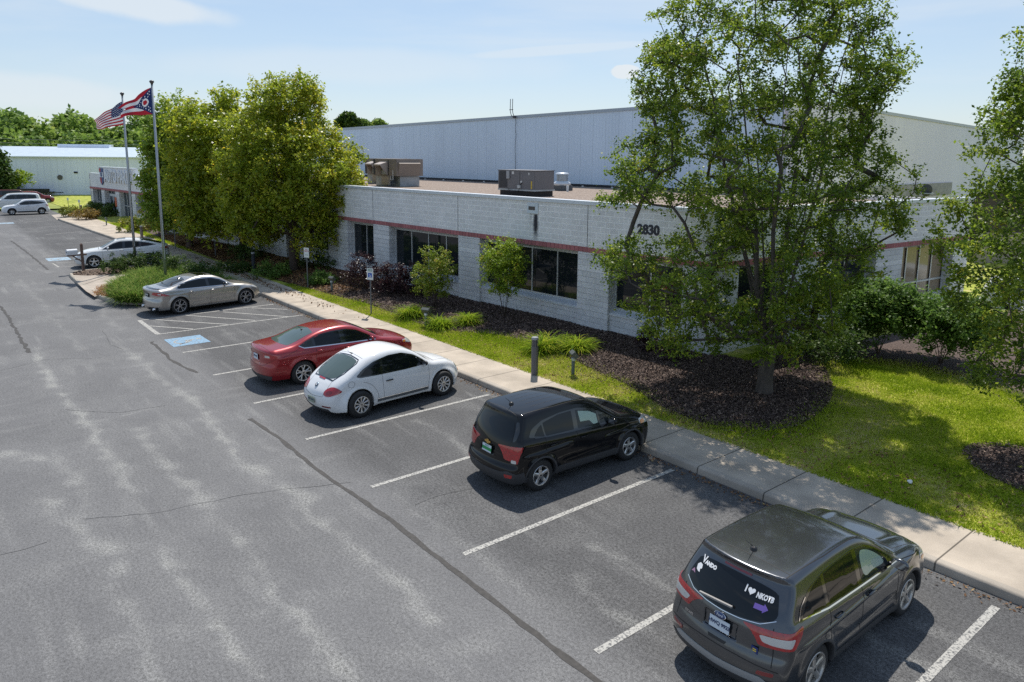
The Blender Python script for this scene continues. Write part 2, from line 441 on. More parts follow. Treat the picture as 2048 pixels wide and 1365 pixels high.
        cap = MB().lathe([(.022, y0+.029), (.02, y0+.032), (0, y0+.032)], 12, axis='y').build('hub_cap', M['black_plastic'], h)
        if sg < 0: h.rotation_euler = (0, 0, PI)
        return h
    def lips(c, m=None, x0=-.12):
        R = c.s['R']; m = m or c.m['paint']
        for sg, axn in ((-1, 'R'), (1, 'Lf')):
            for xw in c.s['axles']:
                A = np.linspace(x0, PI-x0, 34); P = np.array([(xw+(R+.088)*math.cos(a), R+(R+.088)*math.sin(a)) for a in A])
                S, n, ok = c.hit(P, axn); V = []
                for (p, a) in zip(S, A):
                    y = p[1]; z0 = R+(R+.088)*math.sin(a)
                    if abs(y) < .6: y = sg*(c.s['hw']-.03)
                    for (r, dy) in ((R+.088, -.003), (R+.080, .004), (R+.056, .007), (R+.046, .003), (R+.044, -.03), (R+.05, -.11)):
                        V.append((xw+r*math.cos(a), y+sg*dy, R+r*math.sin(a)))
                F = [(i*6+k, i*6+k+1, i*6+k+7, i*6+k+6) for i in range(len(A)-1) for k in range(5)]
                if sg < 0: F = [f[::-1] for f in F]
                me = bpy.data.meshes.new('arch_lip'); me.from_pydata(V, [], F); me.update(); link('arch_lip', me, m, c.root, None, True)
    def sticker(c, name, me, y, z, m, off=.010, parent=None):
        """a flat vinyl shape (mesh in x, y) laid onto the rear of the body"""
        n = len(me.vertices); co = np.zeros(n*3); me.vertices.foreach_get('co', co); co = co.reshape(-1, 3)
        S, nn, ok = c.hit(np.stack([y-co[:,0], z+co[:,1]], 1), 'rear'); me.vertices.foreach_set('co', (S+nn*off).ravel()); me.update()
        return link(name, me, m, parent or c.root)
    def wheels(c, style, track=None, lip=None):
        c.lips(lip)
        y = track or (c.s['hw']-.14)
        for x in c.s['axles']:
            for s in (-1, 1): c.wheel(x, s*y, style)
    def mirrors(c, x, z, m1=None, size=1.0):
        for s in (-1, 1):
            S, n, ok = c.hit(np.array([(x, z)]), 'R' if s < 0 else 'Lf'); y0 = S[0][1]
            V, F = [], []
            bm = bmesh.new(); bmesh.ops.create_uvsphere(bm, u_segments=16, v_segments=10, radius=1)
            for v in bm.verts:
                q = v.co; v.co = Vector((x+q.x*.085*size*(1.0 if q.x > 0 else .45), y0+s*.14*size+q.y*.115*size, z+.035+q.z*.075*size))
            me = bpy.data.meshes.new('wing_mirror'); bm.to_mesh(me); bm.free()
            o = link('wing_mirror', me, m1 or c.m['paint'], c.root, None, True)
            MB().tube([(x+.02, y0-s*.02, z-.02), (x+.01, y0+s*.08, z)], [.03, .025], 8).build('mirror_arm', M['black_plastic'], o)
            g = MB().add([(x-.04*size, y0+s*.05*size, z-.015), (x-.04*size, y0+s*.23*size, z-.01), (x-.04*size, y0+s*.225*size, z+.085*size), (x-.04*size, y0+s*.06*size, z+.09*size)], [(0,1,2,3)]).build('mirror_glass', M['chrome'], o)
    def handles(c, pts, m=None):
        for s in ('R', 'Lf'):
            for (x, z) in pts:
                S, n, ok = c.hit(np.array([(x-.1, z), (x, z+.004), (x+.1, z)]), s)
                q = S+n*.028; a, b = S+n*.0, q
                MB().tube([a[0], q[0]+(q[1]-q[0])*.15, q[1], q[2]+(q[1]-q[2])*.15, a[2]], [.012, .015, .016, .015, .012], 8).build('door_handle', m or c.m['paint'], c.root, True)
    def on_rear(c, y, z):
        S, n, ok = c.hit(np.array([(y, z)]), 'rear'); return S[0], n[0]
    def plate(c, y, z, textb, bg, fg, size=.072, tilt=None):
        S, n = c.on_rear(y, z)
        e = empty('tmp'); bpy.data.objects.remove(e)
        a = math.atan2(n[2], -n[0]) if tilt is None else tilt
        o = MB().box(-.152, .152, -.004, .004, -.076, .076).build('licence_plate', bg, c.root, bevel=.003)
        # local -y faces backwards (car -x)
        o.rotation_euler = (a if False else 0, 0, 0)
        o.matrix_local = Matrix.Translation(Vector(S)+Vector((-.03, 0, 0))) @ Matrix.Rotation(a, 4, 'Y') @ Matrix.Rotation(-PI/2, 4, 'Z')
        if textb: text_obj('plate_number', textb, size, fg, o, (0, -.0055, .004), (PI/2, 0, 0), .001, .003)
        return o

# ------------------------------------------------------------------ shared materials
M = {}
M['underbody'] = mat('underbody', (.012, .012, .013), .8)
M['brake'] = mat('brake_dark', (.02, .02, .022), .5, .6)
M['tyre'] = mat('tyre_rubber', (.022, .022, .023), .75, bump=.2, bscale=90)
M['alloy'] = mat('alloy_silver', (.62, .62, .62), .3, .85)
M['alloy_dark'] = mat('alloy_grey', (.42, .42, .44), .3, .85)
M['alloy_worn'] = mat('alloy_warm', (.55, .52, .48), .38, .7)
M['chrome'] = mat('chrome', (.8, .8, .82), .08, 1.0)
M['black_plastic'] = mat('black_plastic', (.018, .018, .019), .45)
M['cladding'] = mat('grey_cladding', (.045, .046, .05), .6)
M['seam'] = mat('panel_gap', (.008, .008, .008), .7)
def glassm(name, c, rough=.02):
    m = mat(name, c, rough, 0, 0.0, .42); return m
M['glass_dark'] = glassm('tinted_glass', (.006, .008, .010))
M['glass_mid'] = glassm('car_glass', (.022, .028, .03))
M['glass_green'] = glassm('car_glass_greenish', (.07, .10, .095))
M['glass_black'] = mat('gloss_black', (.006, .006, .006), .12, 0, 1)
M['lamp_red'] = mat('tail_lamp_red', (.38, .008, .012), .15, 0, 1, .6, var=.3, vscale=25)
M['lamp_red_dark'] = mat('reflector_red', (.20, .006, .010), .2, 0, 1)
M['lamp_clear'] = mat('lamp_clear', (.62, .62, .60), .12, .3, 1)
M['lamp_amber'] = mat('lamp_amber', (.75, .26, .03), .15, 0, 1)
M['plate_white'] = mat('plate_white', (.62, .68, .74), .4)
M['plate_blue'] = mat('plate_blue_text', (.03, .05, .12), .5)
M['white_vinyl'] = mat('white_vinyl', (.8, .8, .8), .5)
M['sunshade'] = mat('silver_green_sunshade', (.30, .42, .37), .35, .3, 1, coatr=.0)

SUV = dict(kr=.2, kf=.28)
ESCAPE = dict(L=4.52, hw=.92, R=.35, axles=(.95, 3.62), flare=.022, zb=.24, k=.075, ke=.07, crown=.05, cw=.13, xm=1.9,
    top=[(-.2,1.60),(.18,1.615),(.45,1.665),(1.1,1.70),(1.8,1.705),(2.3,1.67),(2.62,1.56),(3.0,1.32),(3.32,1.13),(3.5,1.105),(3.95,1.05),(4.25,.96),(4.42,.84),(4.6,.7)],
    plan=[(-.2,.84),(.1,.88),(.6,.915),(1.4,.92),(3.2,.92),(3.9,.905),(4.3,.86),(4.7,.80)],
    belt=[(-.2,1.14),(.6,1.13),(1.5,1.09),(2.6,1.04),(3.3,1.0),(4.0,.92),(4.6,.82)],
    side=[(-.95,.10),(-.8,.045),(-.62,.01),(-.4,.0),(-.2,.006),(-.06,.02),(.0,.05),(.06,.085),(.3,.155),(.6,.27)],
    rear=[(.16,.1),(.06,.3),(.0,.45),(-.0,.62),(.03,.72),(.07,.80),(.08,.92),(.11,1.06),(.24,1.30),(.42,1.52),(.46,1.60),(.36,1.66),(.4,1.8)],
    front=[(4.35,.1),(4.45,.3),(4.52,.5),(4.52,.7),(4.46,.85),(4.3,1.1),(4.2,1.8)],
    crease=[(.86,.020,.03,.4,4.0),(.50,-.024,.06,1.3,3.3)], hoodcrease=.018, recess=[(0,.24,.80,.99,.03,0)])
TRAX = dict(L=4.25, hw=.888, R=.335, axles=(.80, 3.355), flare=.034, zb=.24, k=.085, ke=.09, crown=.05, cw=.14, xm=1.7,
    top=[(-.2,1.58),(.2,1.585),(.5,1.62),(1.2,1.655),(1.8,1.655),(2.2,1.61),(2.5,1.50),(2.85,1.27),(3.12,1.11),(3.3,1.085),(3.75,1.02),(4.02,.92),(4.15,.8),(4.4,.6)],
    plan=[(-.2,.78),(.1,.83),(.5,.87),(1.3,.875),(3.0,.875),(3.6,.865),(4.0,.82),(4.4,.76)],
    belt=[(-.2,1.12),(.6,1.10),(1.4,1.04),(2.4,1.0),(3.1,.97),(3.8,.88),(4.4,.8)],
    side=[(-.9,.09),(-.75,.04),(-.58,.01),(-.36,.0),(-.18,.012),(-.06,.028),(.0,.05),(.06,.085),(.3,.15),(.6,.26)],
    rear=[(.12,.1),(.03,.3),(-.02,.42),(-.02,.58),(.05,.66),(.07,.85),(.10,1.0),(.17,1.2),(.32,1.45),(.36,1.56),(.3,1.62),(.3,1.8)],
    front=[(4.1,.1),(4.2,.3),(4.25,.5),(4.25,.7),(4.18,.85),(4.0,1.05),(3.9,1.8)],
    crease=[(.80,.026,.035,.3,1.7),(.74,.018,.035,2.5,3.9),(.50,-.02,.06,1.3,2.9)], recess=[(0,.22,.76,.92,.025,0)])
BEETLE = dict(L=4.28, hw=.904, R=.335, axles=(.87, 3.41), flare=.0, zb=.2, k=.12, ke=.14, crown=.07, cw=.16, xm=2.0, kr=.24, kf=.35,
    top=[(-.2,.74),(.05,.82),(.32,1.02),(.62,1.20),(1.0,1.37),(1.4,1.47),(1.9,1.505),(2.35,1.47),(2.7,1.33),(3.0,1.12),(3.22,1.0),(3.5,.975),(3.85,.90),(4.08,.78),(4.2,.62),(4.4,.45)],
    plan=[(-.2,.64),(.2,.72),(.7,.80),(1.4,.835),(2.8,.835),(3.4,.80),(3.9,.70),(4.4,.62)],
    belt=[(-.2,.94),(.8,.96),(1.5,.945),(2.5,.93),(3.2,.92),(3.8,.86),(4.4,.75)],
    side=[(-.8,.06),(-.65,.01),(-.45,.0),(-.25,.006),(-.1,.02),(.0,.035),(.08,.065),(.3,.14),(.56,.26)],
    rear=[(.16,.1),(.05,.3),(.0,.42),(.0,.56),(.05,.68),(.12,.78),(.25,.93),(.45,1.08),(.8,1.28),(1.1,1.5),(1.2,1.8)],
    front=[(4.12,.1),(4.22,.3),(4.28,.45),(4.27,.6),(4.16,.78),(4.0,.9),(3.8,1.2),(3.7,1.8)],
    blobs=[(.86,.60,.36,.60,.31,.475,.05),(3.42,.60,.36,.60,.31,.475,.05)])
FUSION = dict(L=4.87, hw=.926, R=.34, axles=(1.06, 3.91), flare=.022, zb=.2, k=.10, ke=.11, crown=.05, cw=.13, xm=2.3,
    top=[(-.2,1.03),(.15,1.085),(.55,1.12),(.85,1.16),(1.3,1.33),(1.75,1.44),(2.3,1.475),(2.75,1.435),(3.1,1.29),(3.5,1.07),(3.75,.985),(4.2,.93),(4.55,.84),(4.75,.72),(5.0,.5)],
    plan=[(-.2,.80),(.2,.86),(.8,.91),(1.6,.92),(3.4,.92),(4.2,.89),(4.6,.83),(5.0,.76)],
    belt=[(-.2,.98),(.8,1.02),(1.7,.98),(2.7,.95),(3.5,.90),(4.2,.84),(5,.75)],
    side=[(-.85,.10),(-.7,.045),(-.5,.01),(-.3,.0),(-.14,.012),(-.04,.028),(.0,.05),(.06,.10),(.25,.19),(.5,.33)],
    rear=[(.12,.1),(.04,.28),(.0,.42),(.0,.58),(.05,.70),(.06,.85),(.04,.98),(.05,1.08),(.3,1.2),(.6,1.6)],
    front=[(4.7,.1),(4.8,.3),(4.87,.45),(4.85,.62),(4.7,.8),(4.4,1.0),(4.2,1.5)],
    crease=[(.84,.016,.04,.3,4.2),(.45,-.014,.07,1.4,3.5)], recess=[(0,.22,.74,.88,.02,0)])
LEXUS = dict(L=4.665, hw=.905, R=.338, axles=(.99, 3.79), flare=.024, zb=.19, k=.10, ke=.10, crown=.05, cw=.13, xm=2.2,
    top=[(-.2,1.02),(.1,1.06),(.45,1.09),(.78,1.13),(1.2,1.29),(1.65,1.41),(2.1,1.435),(2.55,1.40),(2.9,1.27),(3.25,1.06),(3.5,.975),(3.95,.92),(4.3,.83),(4.5,.70),(4.8,.5)],
    plan=[(-.2,.80),(.2,.86),(.8,.90),(1.6,.895),(3.2,.895),(4.0,.88),(4.4,.81),(4.8,.72)],
    belt=[(-.2,.98),(.8,1.0),(1.6,.955),(2.6,.93),(3.3,.90),(4.0,.82),(4.8,.72)],
    side=[(-.85,.10),(-.7,.045),(-.5,.01),(-.3,.0),(-.14,.012),(-.04,.028),(.0,.05),(.06,.10),(.25,.18),(.5,.32)],
    rear=[(.14,.1),(.05,.26),(.0,.40),(.0,.58),(.06,.68),(.07,.85),(.03,.98),(.03,1.06),(.3,1.2),(.6,1.6)],
    front=[(4.5,.1),(4.6,.3),(4.665,.45),(4.64,.62),(4.5,.78),(4.2,1.0),(4.0,1.5)],
    crease=[(.80,.016,.05,.3,4.0),(.42,-.018,.07,1.3,3.3)], recess=[(0,.22,.72,.87,.02,0)])
CROSS = dict(FUSION, L=5.0, hw=.95, axles=(1.13, 3.93), flare=.02, R=.35, zb=.22,
    top=[(-.2,1.12),(.15,1.16),(.45,1.25),(.9,1.38),(1.4,1.49),(1.9,1.55),(2.4,1.56),(2.8,1.52),(3.15,1.36),(3.5,1.15),(3.75,1.05),(4.2,1.0),(4.6,.9),(4.85,.76),(5.1,.5)],
    belt=[(-.2,1.08),(.8,1.10),(1.7,1.05),(2.7,1.0),(3.5,.96),(4.3,.88),(5,.78)],
    rear=[(.12,.1),(.04,.28),(.0,.42),(.0,.62),(.05,.78),(.07,.95),(.10,1.14),(.3,1.3),(.6,1.6)],
    front=[(4.83,.1),(4.93,.3),(5.0,.45),(4.98,.66),(4.85,.85),(4.5,1.05),(4.3,1.5)], recess=[])
KICKS = dict(TRAX, L=4.3, hw=.88, axles=(.82, 3.44), R=.335, recess=[],
    top=[(-.2,1.50),(.2,1.52),(.5,1.565),(1.2,1.60),(1.9,1.60),(2.3,1.57),(2.6,1.44),(2.95,1.22),(3.2,1.07),(3.4,1.04),(3.85,.99),(4.1,.88),(4.2,.75),(4.4,.6)],
    front=[(4.15,.1),(4.25,.3),(4.3,.5),(4.3,.7),(4.22,.85),(4.0,1.05),(3.9,1.8)])
PICK = dict(ESCAPE, L=5.6, hw=1.0, axles=(1.15, 4.65), R=.40, zb=.35, recess=[], hoodcrease=0, xm=2.8,
    top=[(-.2,1.3),(.3,1.84),(.8,1.90),(1.6,1.93),(2.6,1.93),(3.2,1.88),(3.6,1.6),(3.95,1.33),(4.2,1.28),(5.0,1.22),(5.4,1.12),(5.7,.8)],
    plan=[(-.2,.94),(.3,.97),(1,1.0),(4.5,1.0),(5.1,.98),(5.7,.92)],
    belt=[(-.2,1.25),(2,1.25),(4,1.2),(5.6,1.08)],
    side=[(-.95,.06),(-.8,.03),(-.5,.0),(-.2,.0),(-.05,.015),(.0,.04),(.06,.07),(.3,.12),(.6,.2)],
    rear=[(.05,.1),(.0,.5),(.0,.9),(.02,1.2),(.15,1.6),(.25,1.9),(.25,2.1)],
    front=[(5.5,.1),(5.58,.5),(5.6,.8),(5.55,1.1),(5.4,1.4),(5.3,2.0)], crease=[])

def side_windows(c, polys, gmats, frame=None, frame_m=None):
    if frame is not None: c.both('window_surround', frame, frame_m or M['glass_black'], off=.0025, round_=1)
    for p, g in zip(polys, gmats): c.both('side_window', p, g, off=.005, round_=1, step=.08)

STY = {'escape': dict(n=5, w0=.075, w1=.085, ratio=.66, mat=M['alloy_worn']), 'trax': dict(n=5, w0=.08, w1=.075, ratio=.60, mat=M['alloy']),
       'beetle': dict(n=10, w0=.028, w1=.05, ratio=.61, mat=M['alloy']), 'fusion': dict(n=5, dbl=.26, w0=.04, w1=.035, ratio=.66, mat=M['alloy']),
       'lexus': dict(n=5, dbl=.22, w0=.03, w1=.028, ratio=.72, mat=M['alloy_dark']), 'cross': dict(n=5, w0=.08, w1=.06, ratio=.66, mat=M['alloy'])}

def place(px, py, x_off, axle, ang, hw, rev=False):
    """root location from the ground contact of a visible wheel in the photograph"""
    X, Y = at(px, py)
    return X, Y

# ---- the dark grey SUV nearest the camera
def grey_suv():
    c = Car('suv', ESCAPE, {'paint': paint('graphite_paint', (.088, .093, .102), .8, .22)}, (-4.60, 6.93, 0), PI/2,
            'dark grey SUV with window stickers and silver roof sheen parked nearest the camera', 'SUV', 'vehicles parked along the front of the office', res=.025, pan=.05)
    g = M['glass_dark']
    frame = [(.50,1.19),(.60,1.30),(.86,1.47),(1.3,1.545),(2.0,1.565),(2.42,1.51),(2.75,1.36),(3.02,1.16),(3.12,1.06),(2.9,1.055),(2.1,1.085),(1.2,1.12)]
    side_windows(c, [[(.62,1.20),(.78,1.36),(.98,1.47),(1.17,1.505),(1.17,1.145)], [(1.25,1.14),(1.25,1.515),(1.6,1.54),(2.03,1.54),(2.03,1.105)], [(2.14,1.10),(2.14,1.535),(2.40,1.49),(2.68,1.345),(2.90,1.18),(2.96,1.085)]], [g, g, M['glass_mid']], frame)
    c.both('sunshade', [(2.20,1.13),(2.20,1.49),(2.40,1.46),(2.62,1.35),(2.80,1.22),(2.84,1.13),(2.5,1.17)], M['sunshade'], off=.0065, step=.08)
    c.panel('windscreen', [(2.60,-.54),(2.60,.54),(3.28,.70),(3.34,.3),(3.36,0),(3.34,-.3),(3.28,-.70)], 'top', M['glass_mid'], off=.004, round_=1)
    c.panel('rear_window', [(-.68,1.20),(-.62,1.38),(-.57,1.49),(0,1.525),(.57,1.49),(.62,1.38),(.68,1.20),(.45,1.12),(0,1.085),(-.45,1.12)], 'rear', g, off=.006, round_=2)
    c.panel('brake_light', [(-.2,1.56),(.2,1.56),(.2,1.535),(-.2,1.535)], 'rear', M['lamp_red_dark'], off=.012, round_=0, step=.04)
    lamp = [(.43,.99),(.60,1.03),(.86,1.075),(.87,.90),(.66,.905),(.52,.95)]
    c.mirror_y('tail_lamp', lamp, 'rear', M['lamp_red'], off=.008, round_=1, step=.025)
    c.mirror_y('tail_lamp_lens', [(.56,.955),(.62,.99),(.84,1.01),(.85,.93),(.66,.925)], 'rear', M['lamp_clear'], off=.013, round_=1, step=.025)
    c.both('tail_lamp_side', [(.14,.88),(.14,1.08),(.58,1.13),(.50,1.03),(.36,.90)], M['lamp_red'], off=.008, round_=1, step=.025)
    c.both('tail_lamp_side_lens', [(.16,.93),(.16,1.01),(.38,1.04),(.32,.93)], M['lamp_clear'], off=.013, round_=1, step=.025)
    c.both('head_lamp', [(3.98,.80),(4.0,.90),(4.18,.92),(4.36,.86),(4.40,.76),(4.2,.74)], M['lamp_clear'], off=.008, round_=1, step=.05)
    c.both('turn_signal', [(4.02,.78),(4.02,.84),(4.12,.84),(4.12,.78)], M['lamp_amber'], off=.013, round_=1, step=.05)
    c.panel('rear_bumper_trim', [(-.70,.44),(-.62,.50),(0,.48),(.62,.50),(.70,.44),(.60,.40),(0,.37),(-.60,.40)], 'rear', mat('bumper_silver', (.35,.36,.37), .4, .3), off=.012, round_=1)
    c.panel('rear_valance', [(-.78,.26),(-.80,.40),(0,.36),(.80,.40),(.78,.26)], 'rear', M['cladding'], off=.008, round_=0)
    c.mirror_y('rear_reflector', [(.56,.53),(.57,.585),(.76,.60),(.75,.55)], 'rear', M['lamp_red_dark'], off=.012, round_=1, step=.04)
    c.panel('tailgate_handle', [(-.14,.735),(.14,.735),(.12,.70),(-.12,.70)], 'rear', M['black_plastic'], off=.006, round_=0, step=.04)
    c.both('sill_cladding', [(1.33,.25),(1.30,.38),(3.28,.38),(3.25,.25)], M['cladding'], off=.006, round_=0)
    c.ribbons('chrome_trim', [('R', [(.60,1.185),(1.2,1.115),(2.1,1.08),(3.0,1.05)], .018), ('Lf', [(.60,1.185),(1.2,1.115),(2.1,1.08),(3.0,1.05)], .018),
              ('R', [(.53,1.19),(.62,1.32),(.75,1.40)], .014), ('Lf', [(.53,1.19),(.62,1.32),(.75,1.40)], .014)], M['chrome'], off=.008)
    c.ribbons('window_edge_trim', [('rear', [(-.665,1.20),(-.5,1.12),(-.25,1.09),(0,1.082),(.25,1.09),(.5,1.12),(.665,1.20)], .008)], M['chrome'], off=.012)
    sm = []
    for s in ('R', 'Lf'):
        sm += [(s, [(1.21,.42),(1.21,1.12),(1.22,1.5)]), (s, [(2.085,.40),(2.085,1.08),(2.08,1.55)]), (s, [(3.16,.42),(3.18,.8),(3.12,1.06)]), (s, [(1.36,.40),(3.14,.40)]), (s, [(1.21,.95),(1.05,.80),(1.27,.44)]), (s, [(3.1,1.05),(3.6,.98),(4.0,.93)])]
    sm += [('rear', [(-.80,.62),(-.3,.655),(0,.66),(.3,.655),(.80,.62)]), ('rear', [(-.72,.66),(-.70,.88),(-.66,1.12)]), ('rear', [(.72,.66),(.70,.88),(.66,1.12)]),
           ('top', [(.66,-.60),(.67,0),(.66,.60)], .012), ('top', [(.57,.60),(1.4,.635),(2.3,.62),(2.55,.60)], .012), ('top', [(.57,-.60),(1.4,-.635),(2.3,-.62),(2.55,-.60)], .012),
           ('top', [(3.42,-.68),(3.42,0),(3.42,.68)], .02), ('top', [(3.42,.68),(3.9,.72),(4.3,.66)]), ('top', [(3.42,-.68),(3.9,-.72),(4.3,-.66)])]
    c.ribbons('panel_gaps', sm, M['seam'], .010)
    c.wheels(STY['escape'], lip=M['cladding']); c.mirrors(2.98, 1.09, size=1.1); c.handles([(1.42,.95), (2.28,.93)])
    S, n = c.on_rear(0, 1.15)
    w = MB().box(-.33, .17, -.02, .01, -.012, .012).build('rear_wiper', mat('wiper_grey', (.25,.24,.23), .5), c.root)
    w.matrix_local = Matrix.Translation(Vector(S)+Vector((-.028, .03, .03))) @ Matrix.Rotation(-PI/2, 4, 'Z') @ Matrix.Rotation(-.06, 4, 'Y')
    S, n, ok = c.hit(np.array([(.80, .02)]), 'top'); S = S[0]
    a = MB().lathe([(.05,-.01),(.045,.025),(.02,.04),(0,.042)], 14, tuple(S)); a.tube([(S[0], S[1], S[2]+.03), (S[0]-.20, S[1], S[2]+.20)], [.006,.003], 6)
    a.build('antenna', M['black_plastic'], c.root, True)
    c.plate(0, .895, 'HWQ 9923', M['plate_white'], M['plate_blue'], .066)
    S, n = c.on_rear(0, 1.02)
    b = MB().lathe([(.0,0),(.085,0),(.085,.01),(.07,.014),(0,.014)], 28, axis='y'); e = b.build('badge', mat('badge_blue', (.015,.04,.14), .15, .2, 1), c.root, True)
    for v in e.data.vertices: v.co.z *= .42
    e.matrix_local = Matrix.Translation(Vector(S)+Vector((-.012, 0, 0))) @ Matrix.Rotation(math.atan2(n[2],-n[0]), 4, 'Y') @ Matrix.Rotation(PI/2, 4, 'Z')
    r = MB().lathe([(.082,.002),(.09,.006),(.09,.014),(.082,.016)], 28, axis='y').build('badge_rim', M['chrome'], e, True)
    for v in r.data.vertices: v.co.z *= .46
    text_obj('badge_script', 'Ford', .048, M['white_vinyl'], e, (0, .016, 0), (PI/2, 0, PI), .001)
    # stickers on the rear window (flat vinyl)
    wv = M['white_vinyl']
    c.sticker('sticker_text', text_mesh('V', .11, 1, .004), .50, 1.452, wv); c.sticker('sticker_text', text_mesh('ANDO', .058, 1.1, .004), .375, 1.435, wv)
    c.sticker('sticker_text', text_mesh('I', .10, 1, .004), -.20, 1.405, wv); c.sticker('sticker_text', text_mesh('NKOTB', .075, .82, .004), -.455, 1.385, wv)
    c.sticker('sticker', flat_mesh([(.04*math.sin(t)**3*1.2, .038*(13*math.cos(t)-5*math.cos(2*t)-2*math.cos(3*t)-math.cos(4*t))/15) for t in np.linspace(0, 2*PI, 28)[:-1]]), -.275, 1.40, wv)
    c.sticker('sticker', flat_mesh([(-.035,-.03),(-.045,.02),(-.01,.05),(.035,.04),(.045,0),(.02,-.01),(.03,-.045),(.0,-.045)]), .53, 1.35, wv)
    c.sticker('sticker', flat_mesh([(-.04,-.015),(0,.035),(.04,-.015),(.0,-.005)]), .60, 1.28, mat('pink_vinyl', (.35,.2,.3), .5))
    c.sticker('sticker', flat_mesh([(-.085,-.028),(-.085,.028),(.03,.028),(.03,.05),(.09,0),(.03,-.05),(.03,-.028)]), -.45, 1.28, mat('purple_vinyl', (.20,.12,.45), .5))
    c.sticker('model_lettering', text_mesh('ESCAPE', .045), .50, .80, M['chrome'], .006)
    S, n = c.on_rear(-.50, .80)
    q = MB().box(-.045,.045,-.004,.004,-.045,.045).build('sticker', mat('sticker_blue',(.01,.03,.16),.4), c.root)
    q.matrix_local = Matrix.Translation(Vector(S)+Vector((-.006,0,0))) @ Matrix.Rotation(-PI/2, 4, 'Z')
    e2 = MB().box(-.025,.025,-.006,-.004,.006,.018).box(-.025,.025,-.006,-.004,-.018,-.006).build('equals_mark', mat('sticker_yellow',(.8,.6,.05),.5), q)
    c.root.scale = (.93,)*3
    return c

